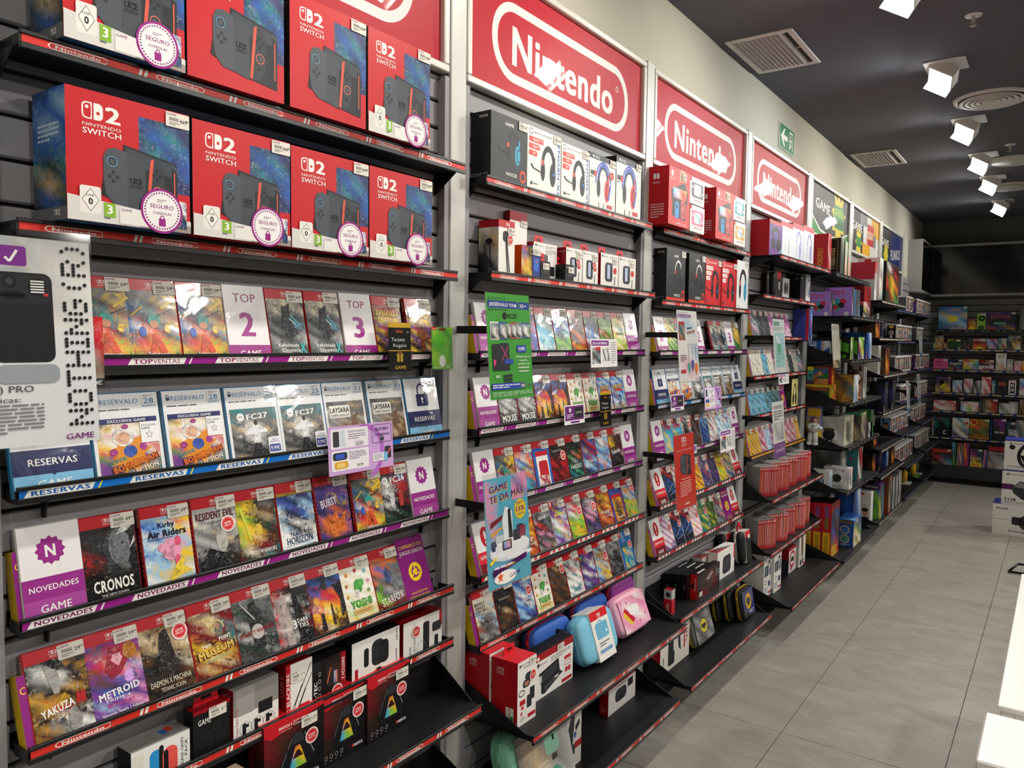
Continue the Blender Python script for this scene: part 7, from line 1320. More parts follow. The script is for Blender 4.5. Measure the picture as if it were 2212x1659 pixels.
BACKGAMES = [
(0, 0.195, 0.495, 2.103, 0.06, 0, 'large blue box with yellow sun over sea', ('bbbb tbbt sysy tssb tbts bKqp', '2a5a7a', [('t', 'CATAN', 0.5, 0.87, 0.1, 'e0b86a', 0.5, 0, 1), ('e', 0.5, 0.5, 0.19, 0.13, 'f0dc4a')])),
(0, 0.504, 0.593, 1.953, 0.04, 0, 'small dark red box with yellow sun', ('RRnR RnqR RoyR yoyo', '6a2a20', [('t', 'CATAN', 0.4, 0.72, 0.14, 'e0b86a', 0.6), ('e', 0.5, 0.22, 0.4, 0.16, 'f0c83a')])),
(0, 0.598, 0.684, 2.018, 0.03, 0, 'green card with black record discs', ('llll llll llll', '4fc03a', [('ro', 0.55, 0.72, 0.4, '17181a', 18), ('ro', 0.55, 0.72, 0.16, '4fc03a', 12), ('ro', 0.5, 0.18, 0.34, '17181a', 16), ('ro', 0.5, 0.18, 0.14, '4fc03a', 12)])),
(0, 0.688, 0.98, 2.032, 0.05, 0, 'wide dark box with pink neon title', ('vPvK KKKK KKKK vKKv roby', '26222e', [('t', 'HITSTER', 0.5, 0.74, 0.17, 'e8607a', 0.66, 0, 0), ('t', 'BINGO', 0.48, 0.42, 0.13, '7ad0b0', 0.4, 0, 2), ('ro', 0.1, 0.42, 0.09, '3a3a42', 14), ('ro', 0.8, 0.42, 0.07, '3a3a42', 14)])),
(0, 0.99, 1.012, 1.999, 0.05, 0, 'thin black box edge', ('kk kk KK', '17181a', [])),
(0, 1.018, 1.102, 2.072, 0.06, 0, 'grey clear fronted box with white word', ('gggK gKgg ggwg', '5a5c5e', [])),
(1, 0.161, 0.255, 1.754, 0.03, 0.045, 'small teal and sand box standing behind', ('ttst syoy qKKq', '4a8a90', [])),
(1, 0.15, 0.244, 1.671, 0.03, 0, 'small teal and sand box standing in front', ('ttst syoy qKKq', '4a8a90', [])),
(1, 0.249, 0.298, 1.671, 0.03, 0, 'tiny brown orange pack', ('nqno rKqn noqr', '7a4a2a', [])),
(1, 0.301, 0.439, 1.711, 0.05, 0, 'yellow green box with dark oval', ('lyel EEEE eEEe yEEw', '8a9a2a', [('e', 0.5, 0.5, 0.38, 0.42, '2a2416', 20), ('e', 0.5, 0.5, 0.32, 0.34, '24582a', 20)])),
(1, 0.447, 0.509, 1.698, 0.04, 0, 'small charcoal game box', ('KKKK gKgK KKKK', '2b2c2f', [])),
(1, 0.514, 0.56, 1.723, 0.04, 0, 'narrow grey green box', ('KgKK gEKg rrKK', '3a3e3a', [])),
(1, 0.565, 0.696, 1.721, 0.05, 0, 'red and yellow sunset box with pink corners', ('ppwp RRRR roro yyoy', 'b02a2a', [('t', 'Dodos', 0.5, 0.72, 0.2, '17181a', 0.7, 0, 2), ('e', 0.5, 0.12, 0.34, 0.26, 'f0c83a')])),
(1, 0.701, 0.814, 1.72, 0.05, 0, 'sky blue box with orange lettering', ('srro bsbs KdpK rKKb', '4a8ac0', [])),
(1, 0.818, 0.907, 1.727, 0.05, 0, 'teal box with red badge', ('tttt ttdt tqrq tttt', '2a6a72', [])),
(1, 0.912, 1.038, 1.76, 0.03, 0.05, 'pale grey box with seated figure', ('GGgG gGGg KgGg wGgw', '9a9a96', [])),
(1, 0.957, 1.046, 1.723, 0.03, 0, 'dark purple box with yellow title in front', ('KvKK yKyK vywv wKwy', '3a2a44', [])),
(2, 0.162, 0.317, 1.477, 0.05, 0, 'plain pink box with dark title', ('pppp pppp pppp', 'e2609c', [('r', 0, 0, 1, 1, 'e2609c'), ('t', 'HOY', 0.42, 0.72, 0.22, '6a1f4a', 0.4, 0, 1), ('t', 'DIBUJO', 0.48, 0.46, 0.14, '8a2a5a', 0.5)])),
(2, 0.32, 0.473, 1.473, 0.05, 0, 'navy box with white script title', ('BBBB BKBB BBtB ByrB', '23305a', [('t', 'Dagato', 0.5, 0.66, 0.24, 'e8e2d0', 0.8, 0.05, 1)])),
(2, 0.475, 0.631, 1.477, 0.05, 0, 'rainbow swirl box with white title', ('oryl yrlc lyct yltp', 'd98a3a', [('t', 'SUPER', 0.42, 0.66, 0.2, 'w', 0.5, 0.08, 2), ('t', 'TÚ', 0.5, 0.42, 0.2, 'w', 0.2, 0, 2)])),
(2, 0.634, 0.79, 1.473, 0.05, 0, 'black box with SERIE lettering', ('rKor KKKK wKKw roPr', '1d1d24', [('t', 'SERIE', 0.5, 0.4, 0.24, 'f0ede4', 0.8, 0, 2), ('t', 'RATA', 0.5, 0.78, 0.16, 'e2702a', 0.5)])),
(2, 0.805, 0.908, 1.555, 0.04, 0, 'tall silver white box', ('wyGw wwww gwGw wqow wGwg', 'c9ccce', [('t', 'MUTE', 0.5, 0.8, 0.1, '3a3a3e', 0.6, 0, 2)])),
(2, 0.915, 0.976, 1.487, 0.03, 0, 'small grey photo box', ('gKgG GwwG gqKg', '8a8682', [])),
(2, 0.986, 1.053, 1.47, 0.04, 0, 'small pink and tan box', ('qnqq pppp ppwp', 'e05a9a', [])),
(2, 1.057, 1.101, 1.469, 0.04, 0, 'orange and tan box cut by the frame', ('qqnq oyoo rooy', 'd08a3a', [])),
(3, 0.194, 0.353, 1.257, 0.06, 0, 'purple box with black and yellow brush', ('vPvq vKKn qKyq yqqy', '5a3f6a', [('poly', [(0.2, 0.7), (0.5, 0.9), (0.62, 0.6), (0.35, 0.45)], '1d1d22'), ('poly', [(0.3, 0.42), (0.62, 0.66), (0.7, 0.55), (0.4, 0.3)], 'e0d02a')])),
(3, 0.374, 0.476, 1.224, 0.04, 0, 'sky blue city skyline box', ('tsst sswb qsrs EqwN', '4a8aa8', [])),
(3, 0.489, 0.584, 1.245, 0.04, 0, 'grey white box with pink title', ('gwGg prpw KwGK KKwK', '7a7a80', [])),
(3, 0.595, 0.67, 1.227, 0.04, 0, 'black and silver wrapped box', ('KgwK GKGK KwKg', '3a3a3e', [])),
(3, 0.673, 0.77, 1.274, 0.05, 0, 'red box with white words', ('rrrr wwrr wrwr rwrr', 'c8202e', [('t', 'Dios', 0.4, 0.72, 0.1, 'w', 0.5), ('t', 'Killer', 0.45, 0.56, 0.1, 'w', 0.6), ('t', 'Banda', 0.48, 0.42, 0.1, 'w', 0.6)])),
(3, 0.777, 0.816, 1.234, 0.04, 0, 'narrow teal box with letter A', ('KttK twtt KKgK', '1f7a84', [('t', 'A', 0.5, 0.74, 0.2, 'w', 0.5)])),
(3, 0.823, 0.932, 1.243, 0.05, 0, 'black box with orange goggles', ('KKKK KKKK KKKK', '26262a', [('ring', 0.34, 0.76, 0.18, 0.1, 0.07, 'ec6a42', 14), ('ring', 0.68, 0.76, 0.18, 0.1, 0.07, 'ec6a42', 14), ('r', 0.05, 0.02, 0.3, 0.08, 'ec6a42')])),
(3, 0.941, 1.015, 1.247, 0.04, 0, 'pink and blue box with large numerals', ('pmpp wwww wwww cbcb', 'd85a9a', [('rr', 0.2, 0.2, 0.85, 0.82, 0.06, '17181b'), ('t', '95', 0.5, 0.66, 0.2, 'w', 0.5, 0, 2), ('t', '50', 0.5, 0.4, 0.2, 'w', 0.5, 0, 2)])),
(3, 1.048, 1.145, 1.268, 0.05, 0, 'white box with blue and magenta bands', ('wwww cccc mmmm wwww dddd', 'e2dcd8', [])),
(4, 0.182, 0.42, 0.973, 0.05, 0, 'wide red box in shiny film', ('rwrw wrGr rwwr wrwr', 'b8384a', [])),
(4, 0.421, 0.499, 1.018, 0.03, 0.05, 'dark box standing behind the shiny film box', ('KgKK KKgK EKKK', '3a4040', [])),
(4, 0.469, 0.652, 0.971, 0.05, 0, 'white box with coloured ring of pictures', ('brwyr Pwoww cwlwr bwlwo tcwee', 'e8e6e0', [('ring', 0.5, 0.52, 0.3, 0.42, 0.05, 'w', 24)])),
(4, 0.658, 0.709, 1.009, 0.03, 0.03, 'dim grey box edge', ('gKgg KgKq', '55554e', [])),
(4, 0.716, 0.846, 1.016, 0.05, 0, 'dark box with crowded figures', ('KKKK gqrK NnrN qdqK', '4a3a34', [])),
(4, 0.857, 0.961, 0.974, 0.03, 0, 'silver box in shiny film', ('gGwg GgGw gwGg', 'b9bcbe', [])),
(4, 0.949, 1.044, 0.993, 0.03, 0.05, 'plain white box behind', ('wwww wwww', 'e6e8e8', [])),
(4, 1.058, 1.147, 1.028, 0.05, 0, 'black and gold box', ('GgGg KnKn yKYK', '2a2418', [])),
(5, 0.177, 0.197, 0.723, 0.05, 0, 'narrow multicoloured box edge', ('yo rt tc ty', '8a6a2a', [])),
(5, 0.2, 0.358, 0.769, 0.06, 0, 'dark box with hooded silhouette', ('KgKK tKKt tkkt KkkK Kkkk KKkK', '24282c', [('poly', [(0.3, 0.2), (0.5, 0.76), (0.7, 0.2)], '17181b'), ('ring', 0.72, 0.28, 0.12, 0.1, 0.06, 'd9d9d9', 16, 0.1, 0.9)])),
(5, 0.392, 0.565, 0.771, 0.06, 0, 'white blue box of tiny crowd', ('wtww wwtw sysy gwgv vgwg wgvw', 'b9c4d4', [('ro', 0.86, 0.78, 0.1, 'c8303a', 12)])),
(5, 0.571, 0.772, 0.774, 0.06, 0, 'green jungle box with yellow badge', ('EEeE yroe ereE eneR ENnE eoyo', '3a7a34', [('ro', 0.22, 0.84, 0.17, 'e8c22e', 16), ('ro', 0.22, 0.84, 0.13, 'b82a2a', 14), ('r', 0.04, 0.58, 0.6, 0.66, 'd8602a')])),
(5, 0.782, 0.8, 0.777, 0.05, 0, 'narrow navy box edge', ('BB bB BB', '24345a', [])),
(5, 0.809, 0.939, 0.788, 0.05, 0, 'black tapered box with pale title', ('PRPP KKPK KKKK kkkk', '1d1a20', [('t', 'BAD DAY', 0.5, 0.42, 0.09, 'e8e4dc', 0.7, 0, 2)])),
(5, 0.948, 1.029, 0.758, 0.05, 0, 'slate box with vertical white title', ('tKKg KKKK KgKt', '33424a', [('t', 'JOKES', 0.6, 0.5, 0.3, 'e8eaea', 0.9, 1.5708, 2)])),
(5, 1.033, 1.157, 0.787, 0.05, 0, 'grey painted landscape box', ('gGgG tgqg wgtg qrgq', '7a847c', [])),
(6, 0.183, 0.397, 0.386, 0.05, 0, 'black box with red frame and swirls', ('rrrr KKKK KrKK KKgc KqKw rrrr', '2a2426', [('r', 0.1, 0.84, 0.95, 0.94, 'c8503a')])),
(6, 0.398, 0.443, 0.476, 0.06, 0, 'upright blue green book-like box', ('bstt KtKt tKlE elee', '2a4a5a', [])),
(6, 0.456, 0.513, 0.471, 0.06, 0, 'upright brown and white patterned box', ('nRnR qoKq sKwb wKrK nKqn', '6a4a34', [])),
(6, 0.52, 0.577, 0.482, 0.06, 0, 'upright red and blue swirl box', ('vrvb ryrv brrb rcvr', 'b8343a', [])),
(6, 0.59, 0.719, 0.414, 0.05, 0, 'dark box with yellow party lettering', ('KKtK PmKK byKb byyy tyKe', '2a3a44', [('t', 'PARTY', 0.6, 0.62, 0.11, 'f0d82a', 0.5, 0.1, 2), ('rr', 0.05, 0.2, 0.9, 0.46, 0.04, 'f0d82a'), ('t', 'SHOCK', 0.46, 0.38, 0.1, 'a81f6a', 0.6, 0.06, 2), ('t', 'YOU!', 0.5, 0.26, 0.1, 'a81f6a', 0.5, 0.06, 2)])),
(6, 0.727, 0.764, 0.411, 0.05, 0, 'narrow lilac and red box', ('vpvs wrvb svbv', '7a6aa0', [])),
(6, 0.77, 0.973, 0.462, 0.06, 0, 'dark crime box with red title band', ('RRRR KKKK gGgK GnGw nnwG KGww', '3a2a2a', [('r', 0, 0.84, 1, 1, '8a1a24'), ('t', 'COLD CASE', 0.46, 0.92, 0.09, 'c8404a', 0.8, 0, 2), ('t', 'UNA PIZCA DE ASESINATO', 0.5, 0.78, 0.05, 'e8e4dc', 0.86, 0, 1)]))
]
# ------------------------------------------------------------------ products on the shelves
for b, n, y, key, p, stk in CASES: case(b, n, y, key, p, stk)
RT = {}
for b, n, y, xf, w, d, h, key, p, stk, rot, lean, px, dz in BOXES:
    if key == 'less': pass
    o = box(b, n, y, xf, w, d, h, key, p, stk, rot, lean, dz, px)
    if key in ('sw2s', 'sw2c'):
        make('insurance_tag', cached('seg', lambda: seguro_art().mesh('insurance_tag', PAPER)), o, (w * .56, -.003, -.006))
    if key in ('less', 'cable', 'nacw', 'nac0', 'thumb', 'bfw', 'smallb', 'steer'):   # hook tab on top
        A = Art(); c = 'd6222e' if key != 'cable' else '8e101b'; q = min(w, .06) / 2
        A.prism([(w / 2 - q, h), (w / 2 - q * .8, h + .028), (w / 2 + q * .8, h + .028), (w / 2 + q, h)], d * .7, d * .7 + .0012, c, 1); A.box(w / 2 - q * .4, d * .7 - .0004, h + .010, w / 2 + q * .4, d * .7, h + .017, 'k')
        make('hook_tab', A.mesh('hook_tab', CARD), o)
# yellow and purple dividers in front of each case row
def divider(b, n):
    xs, zb, deep = SH[(b, n)]
    A = Art(); A.box(0, 0, 0, .015, .03, .128, 'd9b81f', .0008)
    a = math.asin((xs + .004) / .17)
    o = make('divider_card', cached('div', lambda: A.mesh('divider_card', CARD)), None, (xs - .012, c0(b) + .0705, zb + .0055 + .03 * math.sin(a)), (-a, 0, PI2))
    tag(o, 'yellow cardboard divider with purple front starting the %s bay\'s %s shelf' % (ORD[b - 1], SNAME[n - 1]), 'divider', 'yellow dividers at the row starts')
    make('front_print', cached('divf', lambda: flat_mesh(.015, .128, '8a1f7c')), o)
def flat_mesh(w, h, c):
    A = Art(w, h); A.r(0, 0, 1, 1, c); A.t('C', .5, .8, .1, 'f0c62e', .6); return A.mesh('front_print', CARD)
for b, ns in ((1, (5, 6)), (2, (3, 4, 5, 6, 7)), (3, (3, 4, 5, 6, 7)), (4, (3, 4, 5, 6))):
    for n in ns: divider(b, n)

# red cases standing spine out
A = Art(); A.box(0, 0, 0, .0105, .105, .17, 'b9b7b4', .0008); A.box(.0004, -.0006, .001, .0101, .02, .169, 'c21d28', .0006)
spm = []
for i in range(4):
    B = Art(.0105, .17); B.r(.06, .02, .94, .98, ['d02430', 'bd1a26', 'd6303a', 'c42a2a'][i]); B.rr(.3, .9, .7, .96, .2, 'w'); B.lines(.35, .12, .65, .84, 12, ['f0d8d0', 'e8c0b0', 'f2efe8', 'e0b060'][i], i, .75)
    spm.append(B.mesh('spine_print', GLOSS))
red_me = A.mesh('game_case', GLOSS)
for n in (7, 8):
    z = ztop(4, n)
    for blk in range(5):
        base_y = c0(4) + .10 + blk * .195
        a = math.radians(28 if blk < 4 else 20)
        for k in range(11 + (blk % 2)):
            t = k * .0124
            x = .045 + t * math.sin(a) * 1.05 + rnd.uniform(-.001, .001); y = base_y + t * math.cos(a)
            o = make('game_case', red_me, None, (x + .03, y, z), (0, rnd.uniform(-.015, .015), PI2 - a))
            tag(o, 'thin red game case, %s spine of the %s block on the fourth bay\'s %s shelf' % (ORD[k], ORD[blk], SNAME[n - 1]), 'game case', 'red spines on the fourth bay\'s %s shelf' % SNAME[n - 1])
            make('spine_print', spm[rnd.randrange(4)], o, (0, -.0012, 0))

# vinyl figure boxes
def funko_front(i):
    R = random.Random(i + 3); w, h = .113, .158
    A = Art(w, h); A.r(0, 0, 1, 1, 'efedea'); A.rr(.10, .12, .90, .9, .05, R.choice(['1d1d20', '2a2428', '202830', '30242a'])); A.r(0, 0, 1, .1, R.choice(['e6e4e0', 'c9c6c2', 'b9303a', '4a5a90', 'e8e6e2']))
    c = [R.choice(['c89878', 'd8b090', '8a6048', '4a7a8a', 'b84a4a', '5a8a5a', 'd0d0d0', 'd89ab8', '3a4a7a', 'c8a040']) for _ in range(3)]
    A.ro(.5, .6, .24, c[0], 14); A.e(.5, .72, .25, .1, c[1], 12); A.rr(.36, .2, .64, .46, .06, c[2]); A.e(.4, .58, .045, .04, 'k', 8); A.e(.6, .58, .045, .04, 'k', 8); A.t('POP', .2, .93, .05, '5a5a5e', .16); A.rr(.62, .03, .95, .08, .01, c[1])
    return A.mesh('window_print', CARD)
FF = [funko_front(i) for i in range(8)]
A = Art(); A.box(0, 0, 0, .113, .09, .158, 'e6e3df', .001); fbody = A.mesh('figure_box', CARD)
FSIDE = {}
for k in ('funkoP', 'funkoK', 'funkoS'):
    B = Art(.09, .158); BX[k][5](B); FSIDE[k] = B.mesh('side_print', CARD, M_left(.09))
B = Art(.09, .158); B.r(0, 0, 1, 1, 'e6e3df'); B.r(.1, .06, .9, .94, '55555a'); FSIDE[''] = B.mesh('side_print', CARD, M_left(.09))
for (b, n, off, cnt, first) in [(7, 1, .72, 3, ''), (8, 1, .08, 9, 'funkoP'), (7, 2, .08, 8, 'funkoK'), (8, 2, .10, 4, ''), (7, 3, .085, 8, ''), (8, 3, .08, 9, 'funkoP'), (7, 4, .42, 5, ''), (8, 4, .10, 8, ''), (7, 5, .08, 9, 'funkoS'), (8, 5, .08, 9, ''), (7, 6, .10, 9, ''), (8, 6, .09, 9, '')]:
    xs = SH[(b, n)][0]
    grp = 'figure boxes on the %s bay\'s %s shelf' % (ORD[b - 1], SNAME[n - 1])
    for k in range(cnt):
        xf = xs - .015 if xs < .2 else xs - .10
        o = make('figure_box', fbody, None, (xf + rnd.uniform(-.003, .003), c0(b) + off + k * .1145, ztop(b, n)), (0, 0, PI2))
        if k == 0 and first: tag(o, BX[first][0] + ', first on %s bay\'s %s shelf' % (ORD[b - 1], SNAME[n - 1]), 'figure box', grp)
        else: tag(o, 'white window figure box, %s in the row on the %s bay\'s %s shelf' % (ORD[k], ORD[b - 1], SNAME[n - 1]), 'figure box', grp)
        make('window_print', FF[rnd.randrange(8)], o, (0, -.0006, 0))
        if k == 0: make('side_print', FSIDE[first], o)
# clear boxed figures at the far end of the lowest shelves
for i, (b, off, w, c) in enumerate([(7, .86, .18, 'd9a82a'), (8, .18, .2, 'd9b02a'), (8, .42, .12, '6a6a5a')]):
    z = ztop(b, 7); t = make('figure_pack', solid_me((0, 0, 0, w, .12, .012), plain('pack_base_%d' % i, ['e0e0dc', '6a9a4a', 'd8d6d0'][i])), None, (.2, c0(b) + off, z), (0, 0, PI2))
    tag(t, ['white edged pack with yellow figure picture', 'clear pack with yellow figure on green base', 'clear pack with small dark figures'][i] + ' on the lowest far shelf', 'toy box')
    A = Art(); A.pillow(w * .25, .03, .015, w * .75, .09, .15, c, 3.0, 14, 8); make('figure', A.mesh('figure', CARD, None, True), t)
    A = Art(); A.box(0, 0, .012, w, .12, .2, 'w'); make('clear_cover', A.mesh('clear_cover', CLEAR), t)

# ------------------------------------------------------------------ sign holders on arms
def sign(k, z0, z1, art, label, x=.18, w=.205, lean=4.5, dy=0.0):
    y0 = c0(k) - w / 2 + dy; h = z1 - z0
    A = Art(); A.box(-.003, -.0016, -.003, w + .003, -.0008, h + .014, 'w'); A.box(-.003, .0012, -.003, w + .003, .002, h + .014, 'w'); A.box(-.003, -.0016, -.004, w + .003, .002, -.003, 'w')
    t = make('sign_holder', A.mesh('acrylic_sleeve', CLEAR), None, (x + h * math.sin(math.radians(lean)), y0, z0), (-math.radians(lean), 0, PI2)); tag(t, label, 'sign')
    A = Art(w, h); A.r(0, 0, 1, 1, 'f4f4f2'); art(A)
    B = Art(); B.box(0, .0001, 0, w, .0009, h, 'f1f0ee'); 
    make('printed_sheet', A.mesh('printed_sheet', PAPER), t, (0, 0, 0)); make('backing_sheet', B.mesh('backing_sheet', PAPER), t)
    B = Art(); za = z1 - .10; x1 = x - .002
    B.box(0.0005, -.0015, za - .011, x1, .0015, za + .011, 'w'); B.prism([(x1, za - .011), (x1, za - .05), (x1 - .006, za - .05), (x1 - .02, za - .024), (x1 - .05, za - .011)], -.0015, .0015, 'w', 1)
    o = make('sign_arm', B.mesh('sign_arm', BLACK), t, (0, c0(k), 0)); o.matrix_parent_inverse = t.matrix_basis.inverted()
def art_phone(A):
    A.r(0, 0, 1, 1, 'eceef0'); A.g(0, .56, 1, 1, 'sGG GGw www', .2, .05); A.rr(-.0, .86, .56, .955, .02, '7d2a8e'); A.t('A LA VENTA!', .2, .907, .045, 'w', .44, 0, 2, 'l') if 0 else A.t('VENTA!', .17, .905, .05, 'w', .36, 0, 2); A.line(.42, .9, .45, .88, .018, 'w'); A.line(.45, .88, .5, .935, .018, 'w')
    A.rr(-.2, .39, .27, .84, .05, '8a9298'); A.rr(-.02, .68, .24, .83, .05, 'b9c0c4'); A.ro(.15, .77, .06, '1a1c20', 16); A.ro(.08, .72, .05, '1a1c20', 14)
    A.rr(.32, .40, .72, .83, .06, '17191d'); A.rr(.36, .68, .70, .82, .05, '24272c'); A.ro(.44, .785, .05, '0d0e10', 16); A.ro(.44, .785, .025, '3a3e44', 12); A.rr(.38, .70, .54, .74, .04, '0d0e10'); A.ro(.62, .765, .065, '0f1013', 18)
    A.z += 2e-4
    for i in range(5): A.r(.575, .735 + i * .013, .665, .742 + i * .013, 'e8e8e8')
    A.r(.66, .72, .69, .733, 'c82a2a'); A.rr(-.1, .3, .28, .38, .05, 'a0a8ac'); A.rr(.33, .3, .74, .39, .05, '9aa0a6')
    for j, ch in enumerate(['NOTHING (R)']):
        pass
    F = {'N': ['10001', '11001', '10101', '10011', '10001'], 'O': ['01110', '10001', '10001', '10001', '01110'], 'T': ['11111', '00100', '00100', '00100', '00100'], 'H': ['10001', '10001', '11111', '10001', '10001'], 'I': ['111', '010', '010', '010', '111'], 'G': ['01110', '10000', '10111', '10001', '01110'], '(': ['010', '100', '100', '100', '010'], 'R': ['11110', '10001', '11110', '10010', '10001'], ')': ['010', '001', '001', '001', '010'], ' ': ['0', '0', '0', '0', '0']}
    y = .09
    for ch in 'NOTHING (R)':
        g = F[ch]
        for r_ in range(5):
            for c_ in range(len(g[0])):
                if g[r_][c_] == '1': A.ro(.80 + r_ * .038, y + c_ * .0165, .014, '15161a', 8); A.z -= 4e-5
        y += (len(g[0]) + .9) * .0165
    A.t('PHONING 4(A) PRO'[3:], .26, .275, .032, '5a5c60', .6, 0, 1); A.t('Características:', .22, .225, .026, '6a6c70', .5, 0, 1); A.lines(-.0, .06, .62, .205, 8, '7d7f84', 3); A.lines(.02, .015, .3, .025, 1, '8a8c90', 4); A.t('GAME', .86, .03, .03, '7a2478', .2, 0, 1)
def art_green(A):
    A.r(0, 0, 1, 1, '46a83c'); A.t('EA SPORTS FC 27', .25, .95, .022, '1d3a1d', .4, 0, 1); A.rr(.03, .86, .72, .93, .015, '2240a0'); A.t('¡RESÉRVALO YA!', .35, .895, .035, 'w', .56, 0, 2); A.ro(.66, .89, .025, 'w', 12); A.rr(.74, .86, .99, .93, .015, '2240a0'); A.t('25', .81, .893, .035, 'w', .1, 0, 2); A.lines(.87, .88, .97, .905, 1, 'w', 2)
    A.lines(.05, .835, .75, .85, 1, '1d3a1d', 5); A.t('FC27', .58, .79, .045, '15201a', .22, .03, 2); A.ro(.4, .79, .05, '15201a', 14)
    for i, (x, c) in enumerate(((.06, 'e6e6e6'), (.26, '2a50a8'), (.42, '3f8f3c'), (.52, 'c8282f'), (.64, '8a8a88'), (.78, '3a55a0'))):
        y = .56 + .004 * i; A.r(x, y, x + .19, .73, c); A.z += 4e-5; A.g(x + .01, y + .01, x + .19, .715, 'tgt gwg KwK KKq', .6); A.r(x + .08, y + .05, x + .12, y + .11, 'e8e8e8')
    A.rr(.08, .27, .28, .52, .02, '17181b'); A.rr(.26, .27, .46, .53, .02, '1d1e22'); A.line(.28, .5, .44, .36, .01, 'd83a7a'); A.line(.44, .5, .28, .36, .01, 'd83a7a'); A.poly([(.1, .3), (.16, .36), (.1, .38)], 'd83a7a'); A.rr(.34, .33, .54, .375, .01, '2240a0'); A.rr(.64, .44, .86, .51, .015, '2240a0'); A.t('9,99€', .75, .475, .035, 'w', .16, 0, 1)
    for i, s in enumerate(('Llévate con tu', 'reserva', 'un DLC y un', 'Steelbook', 'exclusivo')): A.t(s, .78, .40 - i * .035, .021, 'f2f4f0', (.34, .2, .28, .26, .24)[i], 0, 1 if i > 1 else 0)
    A.t('DLC', .18, .215, .025, 'w', .1, 0, 2)
    for i in range(3): A.poly([(.3, .225 - i * .035), (.5, .235 - i * .035), (.5, .21 - i * .035), (.32, .2 - i * .035)], '15201a')
    A.r(.03, .09, .80, .15, '2240a0'); A.lines(.05, .1, .66, .14, 2, 'e8eaf2', 6); A.r(.68, .09, .8, .15, '4a5a6a'); A.t('50€', .74, .118, .022, 'w', .09, 0, 1); A.t('GAME', .9, .12, .022, '5a2a70', .13, 0, 1); A.lines(.04, .02, .95, .07, 4, 'cfe6c8', 8, .3)
def art_beach(A):
    A.r(0, 0, 1, 1, '5ab4cf'); A.g(.02, .3, .3, .98, 'pcc ppc cpc ccc', .9); A.g(.62, .76, 1, 1, 'cpp pmp ppc', .9)
    for s, x, y, w in (('GAME', .32, .905, .42), ('TE DA MÁS', .5, .82, .78)): A.t(s, x + .012, y - .008, .062, 'f0d23e', w, .06, 2); A.t(s, x, y, .062, '6a1f7a', w, .06, 2)
    A.ro(.8, .66, .14, 'f0cf2a', 26); A.t('15%', .8, .665, .045, '6a1f7a', .2, .04, 2); A.t('EXTRA', .8, .615, .02, '6a1f7a', .16, .04, 1); A.lines(.72, .7, .88, .73, 2, '6a1f7a', 2)
    A.poly([(.1, .6), (.38, .65), (.38, .61), (.1, .55)], '7a1a2a'); A.poly([(.1, .5), (.38, .55), (.38, .53), (.1, .47)], 'e89a2a')
    A.poly([(.4, .36), (.36, .6), (.44, .72), (.52, .7), (.6, .66), (.6, .36)], 'e4e8ee'); A.poly([(.5, .36), (.5, .68), (.56, .7), (.6, .4)], '17181c')
    A.e(.52, .31, .46, .09, 'd8dce2', 30); A.e(.52, .335, .46, .085, 'eef0f2', 30)
    A.rr(.1, .34, .22, .43, .01, '2a3a5a'); A.rr(.2, .4, .38, .47, .01, 'c9ccd2'); A.rr(.34, .32, .56, .41, .02, '2a2c30'); A.g(.37, .335, .53, .4, 'co bp', .2); A.rr(.6, .38, .78, .48, .02, '1a1b1f'); A.rr(.7, .42, .84, .52, .01, '3a2a4a'); A.rr(.76, .4, .9, .5, .01, '8a2a3a'); A.rr(.18, .32, .32, .38, .03, 'e6e6ea')
    A.e(.75, .24, .3, .025, 'f0f2f4', 20, 0, 1); A.poly([(.1, .17), (.9, .24), (.9, .19), (.1, .11)], '6a1f7a'); A.lines(.14, .16, .84, .2, 1, 'e8d8f0', 5); A.t('15% EXTRA', .5, .175, .018, 'f0cf2a', .24, .08, 1); A.e(.38, .08, .26, .06, 'f0ede4', 20); A.star(.26, .09, .08, .035, 5, 'e0622a'); A.t('GAME', .6, .08, .035, '3a2a8a', .26, .08, 1); A.poly([(.04, .25), (.2, .29), (.2, .27), (.06, .22)], 'f0d23e')
def art_splat(A):
    A.g(0, .0, 1, 1, 'www wsw www wws wpw www', .25, .05); A.t('SPLATOON RAIDERS', .3, .97, .014, '6a4a6a', .5); A.rr(.03, .9, .7, .945, .01, '7d2a8e'); A.t('¡YA A LA VENTA!', .36, .922, .024, 'w', .6, 0, 2)
    A.r(.06, .58, .36, .84, 'c8232e'); A.g(.07, .59, .35, .8, 'EgE gtq KoK', 1); A.t('RAIDERS', .66, .7, .04, '203a20', .4, .1, 2); A.t('RAIDERS', .66, .702, .034, 'e2702a', .38, .1, 2); A.t('Splatoon', .6, .76, .03, '2a2a2a', .26, .1, 2)
    for x, y, c in ((.5, .14, '4aa08a'), (.68, .18, '5a4a9a'), (.86, .13, 'e2702a')): A.ring(x, .5, .05, .035, .012, '9a9a9c', 14); A.line(x, .46, x, .28, .012, '6a6a6e'); A.e(x, y + .06, .08, .07, c, 14); A.poly([(x - .07, y + .06), (x, y - .05), (x + .07, y + .06)], c)
    A.lines(.08, .28, .4, .38, 4, '6a6a6e', 3); A.rr(.08, .12, .32, .17, .01, 'b82a3a'); A.t('GAME', .88, .03, .02, '7a2478', .12)
def art_redsw(A):
    A.r(0, 0, 1, 1, 'd6301f'); sw2logo(A, .38, .93, .24, 'f4ede8', 'd6301f'); A.t('Hazte ya con tu Nintendo Switch 2', .5, .79, .018, 'f4ede8', .8, 0, 0); console(A, .52, .60, .28); A.t('Nintendo Switch 2 incluye:', .5, .40, .016, 'f4ede8', .44); A.lines(.2, .16, .76, .37, 8, 'f0c8c0', 4, .3); A.t('GAME', .5, .06, .03, 'f4ede8', .2)
